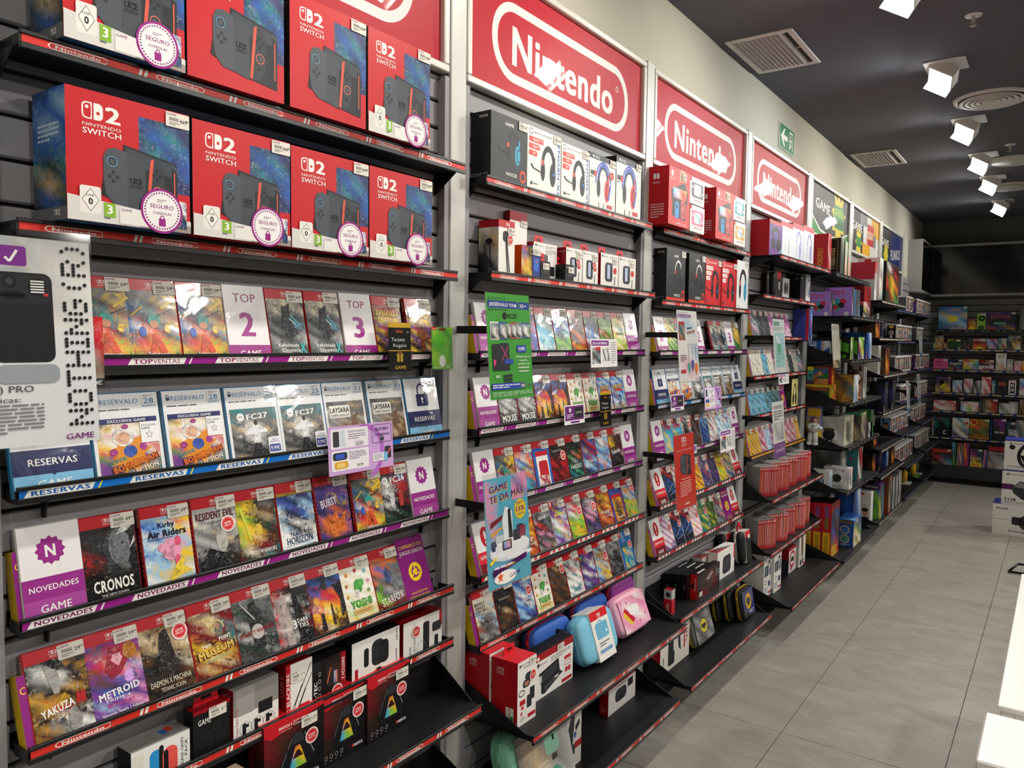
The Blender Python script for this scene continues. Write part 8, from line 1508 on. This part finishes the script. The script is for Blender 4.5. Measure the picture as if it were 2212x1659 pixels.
def art_teal(A):
    A.r(0, 0, 1, 1, 'e4e6e2'); A.rr(.06, .88, .56, .95, .01, '3f8f7c'); A.t('¡YA A LA VENTA!', .3, .915, .025, 'w', .44, 0, 2); A.lines(.06, .78, .9, .86, 3, '8a9a96', 3); A.rr(.12, .1, .9, .74, .02, 'a6d8d2'); A.e(.45, .45, .18, .1, '6ab08a'); A.lines(.2, .2, .8, .36, 4, '7ab0a8', 5); A.g(.2, .55, .8, .7, 'wsw sws', .5)
def art_fort(A):
    A.r(0, 0, 1, 1, 'eceae6'); A.t('FORTNITE', .5, .9, .06, '3a3a3e', .7, 0, 2); A.lines(.12, .66, .88, .84, 4, '4a4a4e', 3); A.r(.0, .0, 1, .26, '7d4a8e'); A.t('COMPRA EN GAME', .5, .12, .04, 'e8d8f0', .7, 0, 1); A.g(.1, .3, .9, .62, 'GwG wGg', .5)
def art_wand(A):
    A.r(0, 0, 1, 1, 'd9d6c4'); A.lines(.1, .84, .9, .96, 4, '55544c', 3); A.line(.5, .3, .56, .8, .05, 'a8804a'); A.lines(.08, .3, .3, .74, 10, '6a6858', 6, .2); A.lines(.7, .3, .95, .7, 9, '6a6858', 7, .2); A.g(0, 0, 1, .18, 'qEq EqE', .8)
def art_pop(A):
    A.r(0, 0, 1, 1, 'c9ccce'); A.lines(.1, .8, .9, .95, 3, '6a6c70', 2); A.t('2x1', .5, .45, .16, '3a3c44', .7, PI2, 2); A.r(.1, .06, .9, .22, '5a7a9a')
sign(1, 1.486, 1.79, art_phone, 'clear holder with black phone advert, cut off at the first upright', .2, dy=.006)
sign(2, 1.486, 1.775, art_green, 'clear holder with green football reservation advert, on the second upright')
sign(2, .965, 1.268, art_beach, 'clear holder with blue beach advert and yellow sun, low on the second upright')
sign(3, 1.486, 1.775, art_splat, 'clear holder with white advert and three coloured keyrings, on the third upright')
sign(3, .965, 1.268, art_redsw, 'clear holder with red console advert, low on the third upright')
sign(4, 1.486, 1.775, art_teal, 'clear holder with pale teal advert, on the fourth upright')
sign(4, 1.03, 1.33, art_fort, 'clear holder with white and purple advert, low on the fourth upright', .19)
sign(5, 1.486, 1.775, art_wand, 'clear holder with cream wand advert, on the fifth upright', .20, dy=-.06)
sign(8, 1.489, 1.78, art_pop, 'clear holder with grey blue advert, on the eighth upright', .19)
sign(7, .98, 1.31, art_pop, 'clear holder with grey blue advert low on the seventh upright', .27, .16)
sign(8, 1.0, 1.33, art_pop, 'clear holder with grey blue advert low on the eighth upright', .19)

# small cards clipped to the price rails
def rcard(y0, y1, z0, z1, art, label, x=.046, bg='f1f0ee', mat=PAPER, name='rail_card', cat='sign card', lean=3):
    w, h = y1 - y0, z1 - z0
    A = Art(); A.box(0, 0, 0, w, .0008, h, bg)
    t = make(name, A.mesh(name, mat), None, (x + h * math.sin(math.radians(lean)), y0, z0), (-math.radians(lean), 0, PI2)); tag(t, label, cat)
    A = Art(w, h); art(A); make('printed_face', A.mesh('printed_face', mat), t)
    A = Art(); A.box(w / 2 - .008, .0009, h - .012, w / 2 + .008, .004, h - .002, 'w'); make('clip', A.mesh('clip', CLEAR), t)
    return t
def art_seg(A):
    A.r(0, 0, 1, 1, 'cfa6de'); A.ring(.55, .4, .3, .6, .06, 'b46ac8', 24, -.2, .3)
    A.rr(.04, .54, .6, .95, .02, 'f0ecf2'); A.rr(.07, .58, .16, .9, .01, '3a3c42'); A.poly([(.17, .58), (.18, .92), (.24, .92), (.26, .56)], 'd0dae8'); A.t('Sobremesa', .42, .88, .06, '4a3a5a', .26, 0, 0); A.lines(.3, .7, .56, .83, 3, '8a7a9a', 2); A.rro(.4, .56, .52, .65, .01, .004, '4a3a5a'); A.t('39,99', .46, .605, .05, '2a2a30', .1)
    A.rr(.04, .08, .6, .5, .02, 'f0ecf2'); A.rr(.06, .3, .27, .46, .03, '2a2c36'); A.rr(.1, .33, .23, .43, .01, '3a5ac0'); A.rr(.08, .12, .28, .27, .03, 'e0a62a'); A.rr(.12, .15, .24, .24, .01, 'f0d27a'); A.t('Portátiles', .42, .44, .06, '4a3a5a', .24, 0, 0); A.lines(.3, .28, .56, .4, 3, '8a7a9a', 4); A.t('29,99', .46, .15, .06, '2a2a30', .1)
    A.rro(.66, .56, .98, .96, .02, .006, '6a5a7a'); A.t('SEGURO', .82, .86, .07, '4a3a5a', .22, 0, 1); A.t('CONSOLAS', .82, .74, .055, '4a3a5a', .24, 0, 1); A.r(.79, .6, .85, .67, '3a3a44'); A.ring(.82, .67, .024, .05, .008, '3a3a44', 10, 0, .5)
    A.r(.66, .16, .84, .34, 'f0ecf2'); A.lines(.68, .18, .82, .32, 4, '8a7a9a', 5); A.rr(.86, .2, .96, .46, .01, '2a2a30'); A.line(.88, .24, .95, .42, .02, 'e0506a'); A.rr(.84, .14, .9, .34, .01, '7ab8e0')
def art_yav(A):
    A.r(0, 0, 1, 1, 'eceae8'); A.rr(.03, .76, .68, .95, .02, '7d2a8e'); A.t('¡YA A LA VENTA!', .34, .855, .085, 'w', .54, 0, 2); A.g(.05, .12, .36, .7, 'wrg KgK gKt gwK', 1); A.r(.18, .62, .36, .72, 'c8232e'); A.g(.44, .2, .56, .66, 'KwK wKw KwK', .8); A.g(.6, .2, .7, .7, 'KwK wgw KgK', .8); A.lines(.76, .1, .96, .9, 10, '6a6a6e', 3, .3)
def art_pur(A):
    A.r(0, 0, 1, 1, 'eceaee'); A.rr(.04, .2, .96, .94, .02, '6a1f72'); A.rr(.5, .3, .93, .84, .02, '18181b'); A.t('GAME', .7, .58, .12, 'b9b0a0', .3); A.lines(.12, .3, .42, .55, 3, 'e8d8f0', 4); A.ro(.28, .74, .06, 'e8c8d8', 10); A.rr(.3, .05, .74, .15, .02, '6a1f72')
def art_bk(A):
    A.r(0, 0, 1, 1, '232428'); A.lines(.2, .8, .8, .92, 2, 'b0b0b4', 3); A.e(.4, .4, .3, .24, '3a3c42'); A.r(.66, .1, .96, .7, 'c9c4d0'); A.rr(.7, .3, .9, .6, .02, '8a5aa0')
rcard(1.218, 1.432, 1.322, 1.437, art_seg, 'lilac console insurance card hanging from the RESERVAS rail near the first upright')
rcard(2.446, 2.649, 1.550, 1.654, art_yav, 'white price card with purple heading on the second bay\'s third shelf')
rcard(2.272, 2.410, 1.354, 1.422, art_pur, 'small purple gift card notice on the second bay\'s fourth shelf')
rcard(3.162, 3.305, 1.341, 1.413, art_pur, 'small purple gift card notice on the third bay\'s RESERVAS rail')
rcard(3.553, 3.775, 1.320, 1.429, art_seg, 'lilac console insurance card on the third bay\'s RESERVAS rail')
rcard(3.780, 3.996, 1.087, 1.199, art_yav, 'white price card with purple heading on the third bay\'s fifth shelf')
rcard(3.327, 3.479, 1.115, 1.187, art_bk, 'small dark notice card on the third bay\'s fifth shelf')
rcard(4.737, 4.953, 1.394, 1.454, art_yav, 'white price card on the fourth bay\'s fourth shelf')
# gift cards in clear pockets
def gift(y0, y1, z0, z1, art, label, x=.055):
    t = rcard(y0, y1, z0, z1, art, label, x, '1a1a1c', GLOSS, 'gift_card', 'gift card', 2)
    w, h = y1 - y0, z1 - z0
    A = Art(); A.box(-.008, -.004, -.006, w + .008, -.003, h * .66, 'w'); A.box(-.008, .003, -.006, w + .008, .004, h * .9, 'w'); A.box(-.008, -.004, -.007, w + .008, .004, -.006, 'w')
    make('clear_pocket', A.mesh('clear_pocket', CLEAR), t)
def art_tar(A):
    A.r(0, 0, 1, 1, '17171a'); A.r(0, .9, 1, 1, 'c9a22e'); A.t('EVIL', .5, .82, .05, 'd9622a', .3, 0, 2); A.t('15€', .86, .81, .03, 'c9c9c9', .12); A.t('Tarjeta', .42, .66, .075, 'd9d9d4', .6, 0, 0); A.t('Regalo', .5, .54, .075, 'd9d9d4', .6, 0, 0); A.r(0, .42, 1, .44, 'c9a22e'); A.r(.36, .2, .62, .33, 'c9a22e'); A.r(.33, .33, .65, .36, 'c9a22e'); A.r(.47, .2, .51, .36, '17171a'); A.ring(.43, .385, .05, .02, .014, 'c9a22e', 10); A.ring(.55, .385, .05, .02, .014, 'c9a22e', 10); A.t('GAME', .5, .09, .075, 'd9b23a', .5, 0, 1)
def art_esh(A):
    A.g(0, 0, 1, 1, 'lel ele lle ele', .3, .1); A.r(0, .93, .24, 1, 'd3202b'); A.t('Nintendo', .12, .965, .025, 'w', .2); A.rr(.36, .92, .68, .97, .02, '7a2a1a'); A.e(.38, .64, .24, .22, '5fb83a'); A.e(.6, .4, .2, .16, '6ac04a'); A.e(.5, .2, .16, .14, 'e4ece0'); A.t('Nintendo eShop', .3, .05, .035, 'w', .44); A.t('25€', .78, .06, .05, 'w', .2, 0, 1)
def art_mar(A): A.g(0, 0, 1, 1, 'rrr rrr rwr rqn GGG', .2, .1); A.t('15€', .8, .06, .06, 'w', .3, 0, 1); A.r(0, 0, 1, .12, '2a2b2e'); A.t('15€', .78, .06, .06, 'w', .36, 0, 1)
gift(1.408, 1.489, 1.563, 1.688, art_tar, 'black and gold gift card in a clear pocket under the TOPVENTAS shelf')
gift(1.571, 1.657, 1.565, 1.680, art_esh, 'green shop credit card in a clear pocket beside the second upright')
gift(.612, .697, 1.557, 1.680, art_mar, 'red credit card mostly hidden behind the phone advert')
gift(2.509, 2.592, 1.329, 1.460, art_tar, 'black and gold gift card in a clear pocket on the second bay\'s fourth rail')

# ------------------------------------------------------------------ soft carrying cases and bags
def softcase(b, n, y, xf, w, d, h, col, lean, rot, label, zip_col=None, art=None, band=None, handle=None, name='carrying_case'):
    A = Art(); A.pillow(0, 0, 0, w, d, h, col, 5.0, 28, 14)
    t = make(name, A.mesh(name, plain('fabric_' + label[:18], col, .55, 0, .3, .06, 60, .15), None, True), None, (xf, y, ztop(b, n) + d * math.sin(math.radians(lean))), (-math.radians(lean), 0, PI2 - math.radians(rot))); tag(t, label, 'carrying case')
    if zip_col:
        A = Art(); 
        for off in (-.004, .004):
            pts = [(w / 2 + (w / 2 + .0015) * math.copysign(abs(math.cos(q)) ** .4, math.cos(q)), h / 2 + (h / 2 + .0015) * math.copysign(abs(math.sin(q)) ** .4, math.sin(q))) for q in [2 * math.pi * i / 32 for i in range(32)]]
            for i in range(32): A.tube((pts[i][0], d / 2 + off, pts[i][1]), (pts[(i + 1) % 32][0], d / 2 + off, pts[(i + 1) % 32][1]), .0022, zip_col, 5)
        make('zipper', A.mesh('zipper', CARD), t)
        A = Art(); A.box(-.006, d / 2 - .004, h * .7, -.001, d / 2 + .004, h * .82, zip_col, .001); make('zip_pull', A.mesh('zip_pull', CARD), t)
    if art:
        A = Art(w * .84, h * .84); art(A); make('printed_panel', A.mesh('printed_panel', GLOSS), t, (w * .08, -.0008, h * .08))
    if band:
        x0, x1, fn = band
        A = Art(); A.box(w * x0, -.003, -.003, w * x1, d + .003, h + .003, 'ece9e2', .0015); o = make('card_sleeve', A.mesh('card_sleeve', CARD), t)
        A = Art(w * (x1 - x0), h + .006); fn(A); make('sleeve_print', A.mesh('sleeve_print', CARD), o, (w * x0, -.0032, -.003))
    if handle:
        A = Art(); q = [(w * (.3 + .4 * i / 10), h + .042 * math.sin(math.pi * i / 10)) for i in range(11)]
        for i in range(10): A.tube((q[i][0], d * .5, q[i][1]), (q[i + 1][0], d * .5, q[i + 1][1]), .006, handle, 8)
        make('handle', A.mesh('handle', CARD, None, True), t)
    return t
def art_sleeve(A):
    A.r(0, 0, 1, 1, 'ebe9e4'); A.r(0, .82, 1, 1, 'd3202b'); sw2logo(A, .4, .9, .2, 'w', 'd3202b'); A.rr(.16, .42, .86, .74, .08, '6db4d4'); A.ring(.45, .74, .14, .05, .03, '6db4d4', 14, 0, .5); A.r(.7, .5, .78, .56, 'e8f0f4'); A.lines(.2, .26, .8, .36, 2, '6a6a6e', 3); A.r(.14, .14, .86, .21, '7a9ec8')
def art_pinkcase(A):
    A.g(0, 0, 1, 1, 'ppwp pwpp ppwp wppp', .25, .05); A.poly([(.1, .62), (.2, .72), (.46, .3), (.34, .22)], 'c8283a'); A.poly([(.06, .52), (.14, .62), (.36, .2), (.28, .16)], 'e8c83a'); A.e(.5, .56, .2, .16, 'f4f2f2'); A.t('HELLO KITTY', .7, .78, .09, 'c8283a', .44, -.5, 1)
    for x, y in ((.86, .3), (.9, .6), (.1, .9), (.62, .16), (.3, .84)): A.star(x, y, .05, .025, 5, 'e88ab4')
softcase(2, 8, 2.27, .165, .25, .07, .165, '7cc0dc', 18, 0, 'sky blue zip case in a white card sleeve, second bay', '6ab0d0', None, (.3, .78, art_sleeve))
softcase(2, 8, 2.58, .145, .25, .06, .15, 'f0b6cc', 22, 0, 'pink floral hard case standing beside the sky blue case', 'e08ab0', art_pinkcase)
softcase(2, 8, 2.10, .075, .24, .07, .17, '2f5fb4', 8, 0, 'blue zip bag with red trim behind the sky blue case', 'c8283a', None, None, '2a4fa0')
softcase(2, 8, 2.40, .06, .24, .055, .17, '2a58b0', 8, 0, 'blue bag with red strap farther along behind the pink case', 'c8283a', None, None, 'c8283a')
softcase(2, 8, 2.68, .05, .2, .05, .18, '8a3a8a', 6, 0, 'purple and red case against the slats behind the pink case', 'c8283a', None, None, 'b0202c')
softcase(2, 8, 2.225, .105, .02, .1, .15, '17171a', 0, 0, 'black case edge between the open case carton and the blue bags')
def art_mint(A):
    A.g(0, 0, 1, 1, 'gggg gqgG GGwG', .2, .05); A.t('Compact & Convenient', .3, .46, .05, 'e8e8e4', .44, 0, 0); A.t('Compacte et pratique', .3, .38, .05, 'e8e8e4', .44, 0, 0); A.rr(.5, .5, .78, .9, .06, '86b89e'); A.r(.66, .66, .7, .74, '2a2b2e'); A.ro(.62, .14, .14, '5aa08c', 16); A.rr(.54, .06, .72, .2, .03, '2b2c30'); A.r(.6, .4, .7, .48, '3a3a38')
t = softcase(2, 9, 1.83, .2, .34, .1, .26, '7fbfa2', 14, 0, 'mint green soft bag with grey card front on the second bay\'s lowest shelf', '6aa88c', art_mint)
def art_bat(A):
    A.g(0, 0, 1, 1, 'gKgGK KGKgK GKgKG KgKGg', 1, .4); A.e(.5, .5, .2, .26, '17171a', 22); A.e(.5, .5, .18, .235, 'e8d22a', 22); A.poly([(.35, .5), (.42, .6), (.47, .55), (.5, .6), (.53, .55), (.58, .6), (.65, .5), (.58, .44), (.5, .38), (.42, .44)], '17171a')
softcase(3, 9, 3.42, .10, .25, .06, .16, '6a6c66', 16, 0, 'grey comic patterned case with yellow oval and yellow zip', 'd9c22a', art_bat, None, '2a2a26')
def art_bat2(A):
    A.r(0, 0, 1, 1, '2a3278'); A.poly([(0, 0), (.6, 0), (0, .4)], '15161a'); A.e(.5, .56, .3, .34, '15161a', 20); A.e(.5, .56, .27, .31, 'd9a82a', 20); A.poly([(.28, .56), (.4, .74), (.5, .66), (.6, .74), (.72, .56), (.5, .36)], '15161a'); A.lines(.5, .08, .95, .2, 2, 'd0d0d0', 2)
for i, (y, x) in enumerate(((3.93, .15), (3.885, .10), (3.845, .05))):
    softcase(3, 9, y, x, .19, .05, .16, '17171a', 10, 0, ['front black case with blue and gold card and yellow zip', 'middle black case with yellow zip of the three', 'rear black case with yellow zip against the wall'][i] + ', third bay', 'c9a82a', art_bat2 if i == 0 else None)
def art_ear(A): A.r(.3, .3, .8, .8, '1d1d20'); A.rro(.2, .2, .9, .9, .1, .02, '3a3a3e'); A.rr(.6, .5, .7, .6, .02, 'c8283a')
softcase(3, 8, 4.00, .115, .15, .08, .165, '1b1b1e', 6, 0, 'rounded black case with white and red stripe zip and red tag', 'e8e4e0', art_ear, (.3, .8, lambda A: (A.r(0, 0, 1, 1, '1a1a1d'), A.r(0, .8, 1, 1, 'd3262e'), A.r(.5, .74, .9, .86, 'e6e1d6'))), 'c8232e')
softcase(3, 8, 3.93, .035, .13, .05, .16, '1a1a1d', 4, 0, 'rounded black case with red card tag behind the striped one', '2a2a2d', None, (.3, .75, lambda A: (A.r(0, 0, 1, 1, '1a1a1d'), A.r(0, .8, 1, 1, 'a81f28'))), None)
softcase(4, 2, 4.58, .05, .15, .075, .15, '17171a', 0, 0, 'rounded black case with red tag on the fourth bay\'s second shelf', 'd9d4d0', None, (.3, .8, lambda A: (A.r(0, 0, 1, 1, '1a1a1d'), A.r(0, .7, 1, 1, 'd3262e'), A.r(.4, .3, .8, .6, 'e6e1d6'))), '1a1a1d')

# ------------------------------------------------------------------ toys on the fifth bay
z = ztop(5, 4)   # plush-like brown figure with cream face (generic)
A = Art(); A.pillow(-.035, -.03, .02, .035, .03, .12, '9a5a2a', 2.6, 16, 10)
t = make('toy_figure', A.mesh('toy_figure', plain('toy_brown', '8a4f26', .6), None, True), None, (.215, 6.06, z), (0, 0, math.radians(10))); tag(t, 'brown eared toy figure with cream belly on the fifth bay\'s fourth shelf', 'toy figure')
A = Art(); A.pillow(-.045, -.045, .11, .045, .035, .22, '4a2a18', 2.3, 18, 12); make('head', A.mesh('head', plain('toy_dark', '4a2a18', .6), None, True), t)
A = Art(); A.pillow(-.026, -.052, .13, .03, -.02, .19, 'e2c090', 2.2, 14, 10); make('face_patch', A.mesh('face_patch', plain('toy_cream', 'e2c090', .6), None, True), t)
A = Art(); A.ball((.004, -.058, .150), .010, 'c8303a'); make('nose', A.mesh('nose', plain('toy_red', 'c8303a', .4), None, True), t)
for s in (-1, 1):
    A = Art(); A.pillow(s * .03 - .012, -.012, .21, s * .03 + .012, .008, .25, '5a3218', 2.2, 10, 8); make('ear', A.mesh('ear', plain('toy_ear', '5a3218', .6), None, True), t)
    A = Art(); A.pillow(s * .02 - .018, -.045, 0, s * .02 + .018, .01, .025, 'd07a2a', 2.3, 10, 8); make('foot', A.mesh('foot', plain('toy_orange', 'd07a2a', .6), None, True), t)
A = Art(); A.pillow(-.02, -.036, .03, .022, -.02, .10, 'e6c48e', 2.3, 12, 8); make('belly', A.mesh('belly', plain('toy_belly', 'e6c48e', .6), None, True), t)
A = Art(); A.pillow(-.045, -.04, .08, .045, .04, .17, '3a7ac0', 2.3, 18, 12)
t = make('toy_figure', A.mesh('toy_figure', plain('toy_blue', '3f86c8', .5), None, True), None, (.18, 5.96, z), (0, 0, 0)); tag(t, 'round blue toy figure holding a yellow ball beside the brown one', 'toy figure')
A = Art(); A.pillow(-.03, -.03, 0, .03, .03, .085, '5a9ad8', 2.4, 14, 10); make('body', A.mesh('body', plain('toy_blue_light', '5a9ad8', .5), None, True), t)
A = Art(); A.ball((.02, -.045, .035), .034, 'e6c22e'); make('ball', A.mesh('ball', plain('toy_yellow', 'e6c22e', .4), None, True), t)
A = Art(); A.pillow(.0, -.052, .10, .03, -.02, .14, '1d2a4a', 2.2, 10, 8); make('eye_patch', A.mesh('eye_patch', plain('toy_navy', '1d2a4a', .4), None, True), t)
z = ztop(5, 5)   # white and green astronaut-like action figure on a card
A = Art(); A.box(-.055, 0, .0, .055, .002, .27, '4a5a9a', .0005)
t = make('action_figure', A.mesh('action_figure', CARD), None, (.05, 5.59, z), (0, 0, 0)); tag(t, 'white and green action figure on a blue and yellow card, fifth bay', 'toy figure')
A = Art(.11, .27); A.g(0, 0, 1, 1, 'Bvb byb yyb byy yyb', .3); A.rr(.1, .74, .9, .94, .04, 'e0b42a'); make('card_print', A.mesh('card_print', CARD), t, (-.055, -.0004, 0))
A = Art(); A.pillow(-.03, -.05, .09, .035, -.005, .16, 'e8e8e4', 2.6, 16, 10); make('torso', A.mesh('torso', plain('suit_white', 'e8e8e6', .4), None, True), t)
A = Art(); A.pillow(-.034, -.054, .115, .04, -.02, .14, '4aa03a', 2.6, 14, 8); make('chest_plate', A.mesh('chest_plate', plain('suit_green', '4aa03a', .4), None, True), t)
A = Art(); A.pillow(-.018, -.045, .158, .026, -.004, .2, '5a2a7a', 2.2, 14, 10); make('head', A.mesh('head', plain('hood_purple', '5a2a7a', .5), None, True), t)
A = Art(); A.pillow(.0, -.05, .16, .028, -.02, .19, 'd8a888', 2.2, 10, 8); make('face', A.mesh('face', plain('toy_skin', 'd8a888', .5), None, True), t)
for s in (-1, 1):
    A = Art(); A.tube((s * .016, -.025, .09), (s * .02, -.03, .012), .016, 'e8e8e4', 10, .018); A.pillow(s * .02 - .02, -.055, 0, s * .02 + .02, -.01, .022, 'e8e8e4', 2.6, 10, 6); make('leg', A.mesh('leg', plain('suit_white_leg', 'e8e8e6', .4), None, True), t)
    A = Art(); A.tube((s * .03, -.03, .145), (s * .03 + .02, -.06, .115), .012, 'w', 8); A.tube((s * .03 + .02, -.06, .115), (.055 + .01 * s, -.085, .13), .011, 'w', 8); make('arm', A.mesh('arm', plain('suit_white_arm', 'e8e8e6', .4), None, True), t)

# ------------------------------------------------------------------ end wall shelves and board games
BZ = [1.80, 1.57, 1.325, 1.047, .826, .507, .105]; YS = 10.62
for i, zb in enumerate(BZ):
    sty = 'mesa' if i in (0, 6) else 'table'; d = YB - .035 - YS; L = 1.25
    A = Art(); A.box(0, .003, .004, L, d, .010, 'w')
    t = make('shelf', cached(('btray', L), lambda: A.mesh('tray', BLACK)), None, (.125, YS, zb)); tag(t, 'black end wall shelf with %s, %s from the top' % (STY[sty], ORD[i]), 'shelf', 'end wall shelves')
    A = Art(); A.box(0, 0, 0, L, .003, .029, 'w'); A.box(0, -.003, 0, L, 0, .006, 'w'); A.box(0, -.003, .021, L, 0, .029, 'w'); make('price_rail', cached('brail', lambda: A.mesh('price_rail', BLACKP)), t)
    make('label_strip', cached(('strip', sty, L), lambda: strip_art(sty, L, .016).mesh('label_strip', CARD)), t, (0, -.0006, .0055))
    A = Art(); A.prism([(.0, .004), (d, .004), (d, -.05)], 0, .003, 'w'); bm = cached('bbrk', lambda: A.mesh('bracket', BLACK))
    for q in (.08, L - .08): make('bracket', bm, t, (q, 0, 0))
BG = {}
for i, (row, x0, x1, z1, d, dy, desc, fn) in enumerate(BACKGAMES):
    zb = BZ[row] + .0105; w, h = x1 - x0, z1 - zb
    A = Art(); A.box(0, 0, 0, w, d, h, fn[1], .001)
    k = CNT.get(('bk', row), 0); CNT[('bk', row)] = k + 1
    o = make('board_game', A.mesh('board_game', CARD), None, (x0, YS + .012 + dy, zb)); tag(o, '%s, %s on the end wall\'s %s shelf' % (desc, ORD[k], SNAME[row]), 'board game', 'board games on the end wall\'s %s shelf' % SNAME[row])
    A = Art(w, h); A.g(0, 0, 1, 1, fn[0], .8)
    for op in fn[2]: getattr(A, op[0])(*op[1:])
    make('front_print', A.mesh('front_print', CARD), o)
    if (i % 3) != 1 and w > .06: price(o, w - .045, h - .026, '19,99', .9)

# ------------------------------------------------------------------ stacked racing wheel cartons
def bigbox(x, y, z, w, d, h, fn, col, top, label):
    A = Art(); A.box(0, 0, 0, w, d, h, col, .002); o = make('wheel_carton', A.mesh('wheel_carton', CARD), None, (x, y, z)); tag(o, label, 'carton', 'stacked racing wheel cartons')
    A = Art(w, h); fn(A); make('front_print', A.mesh('front_print', CARD), o)
    A = Art(w, d); A.r(0, 0, 1, 1, top); make('top_print', A.mesh('top_print', CARD, M_top(h)), o)
    A = Art(d, h); A.r(0, 0, 1, 1, 'd9d7d2'); A.r(0, .93, 1, 1, top); make('side_print', A.mesh('side_print', CARD, M_left(d)), o)
def moza(A):
    A.r(0, 0, 1, 1, 'efede8'); A.t('MOZA', .11, .86, .07, '2a2b2e', .14, 0, 2); A.line(0, .5, 1, .5, .004, '55555a'); A.line(.54, 0, .54, 1, .004, '55555a'); A.rr(.23, .36, .4, .62, .02, '2a2b2e'); wheel(A, .42, .46, .11); A.ring(.72, .66, .12, .2, .012, '1d1e22', 20); A.t('R3 Racing Wheel and', .4, .15, .06, '2a2b2e', .4, 0, 1); A.rr(.6, .2, .8, .34, .03, '26272b')
def t128(A):
    A.r(0, 0, 1, 1, 'efede8'); A.r(0, .97, 1, 1, '2a2f8a'); A.t('PlayStation', .24, .88, .035, '2a2b40', .24, 0, 1); A.poly([(.06, .86), (.1, .92), (.12, .86)], '2a2b40'); A.r(0, .44, .2, .6, '5a1f5a'); A.poly([(.16, .5), (.3, .7), (.5, .66), (.5, .14), (.34, .18), (.2, .34)], '3a3a3e'); A.poly([(.2, .52), (.3, .68), (.44, .62), (.4, .5)], '8a8a8c'); wheel(A, .72, .46, .3); A.t('T128', .14, .16, .08, '2a2b2e', .2, 0, 2); A.lines(.04, .04, .6, .1, 2, '8a8a8e', 3)
def hub(A):
    A.r(0, 0, 1, 1, 'efede8'); A.r(0, .96, 1, 1, '2a2f8a'); A.t('PlayStation', .3, .88, .04, '2a2b40', .26, 0, 1); A.poly([(.08, .86), (.12, .92), (.14, .86)], '2a2b40'); A.ro(.14, .76, .055, '17181a', 16); wheel(A, .56, .48, .33); A.r(.0, .0, 1, .03, 'b9bccb'); A.lines(.06, .08, .7, .15, 2, '8a8a8e', 4); A.line(0, .55, .2, .55, .004, '8a8a8e')
bigbox(.997, 7.93, 0, .62, .30, .266, moza, 'efede8', '2f3a9a', 'lowest long white wheel carton standing on the floor')
bigbox(1.055, 7.935, .267, .44, .28, .302, t128, 'efede8', '2f3a9a', 'white wheel carton with purple stripe in the middle of the stack')
bigbox(1.062, 7.94, .570, .40, .26, .262, hub, 'efede8', '2f3a9a', 'topmost white wheel carton with blue lid on the stack')
A = Art()
for q in (((0, 0, .012), (.05, .05, .06)), ((.05, .05, .06), (.2, .05, .06)), ((.2, .05, .06), (.25, 0, .012)), ((.25, 0, .012), (.25, -.02, .012)), ((0, 0, .012), (0, -.02, .012)), ((.0, -.02, .012), (.25, -.02, .012))): A.tube(q[0], q[1], .008, 'w', 8)
t = make('wire_stand', A.mesh('wire_stand', BLACKP, None, True), None, (1.19, 6.62, 0)); tag(t, 'low black wire stand on the floor at the picture edge', 'stand')
# ------------------------------------------------------------------ white display island at the right
H = .75
A = Art(); A.box(0, 0, .06, .03, 1.34, H, 'w', .003); A.box(.57, 0, .06, .6, 1.34, H, 'w', .003); A.box(.03, 1.31, .06, .57, 1.34, H, 'w', .003); A.box(.03, 0, .06, .57, .03, H, 'w', .003); A.box(.03, .03, H - .2, .57, 1.31, H - .18, 'w')
t = make('display_island', A.mesh('display_island', WHITEF), None, (1.352, 2.22, 0)); tag(t, 'long white display bin along the right edge', 'display unit')
A = Art()
for b in ((-.006, -.006, H, .055, 1.346, H + .014), (.545, -.006, H, .606, 1.346, H + .014), (.055, 1.285, H, .545, 1.346, H + .014)): A.box(*b, 'w', .002)
make('top_rim', A.mesh('top_rim', WHITEF), t); A = Art(); A.box(.03, .03, 0, .57, 1.31, .06, 'w'); make('plinth', A.mesh('plinth', BLACK), t)
A = Art(); A.box(0, 0, 0, .6, .24, .05, 'w'); A.box(0, 0, .05, .03, .24, H - .03, 'w', .002); A.box(.57, 0, .05, .6, .24, H - .03, 'w', .002); A.box(.03, .22, .05, .57, .24, H - .03, 'w'); A.box(.3, .0, .05, .318, .22, H - .03, 'w', .002); A.box(.03, .01, .36, .57, .22, .376, 'w')
t = make('shelf_unit', A.mesh('shelf_unit', WHITEF), None, (1.332, 1.92, 0)); tag(t, 'white open shelf unit at the near end of the display bin', 'display unit')
A = Art(); A.box(-.008, -.012, H - .03, .608, .26, H + .005, 'w', .004); make('top_board', A.mesh('top_board', WHITEF), t)
for i, (x, c) in enumerate(((1.445, 'KeoE'), (1.46, 'rKyr'), (1.475, 'bwsb'), (1.49, 'EeKe'), (1.505, 'orRo'))):
    A = Art(); A.box(0, 0, 0, .012, .105, .17, 'b9b7b4', .0008); o = make('game_case', A.mesh('game_case', GLOSS), None, (x, 2.30, H - .18)); tag(o, '%s game case in the white display bin, %s from its near corner' % (['green and orange', 'red and yellow', 'blue and white', 'dark green', 'orange red'][i], ORD[i]), 'game case', 'cases in the white bin')
    A = Art(.105, .17); A.g(0, 0, 1, 1, [c, c[::-1], c], .8); make('cover_print', A.mesh('cover_print', GLOSS, M_left(.105)), o)
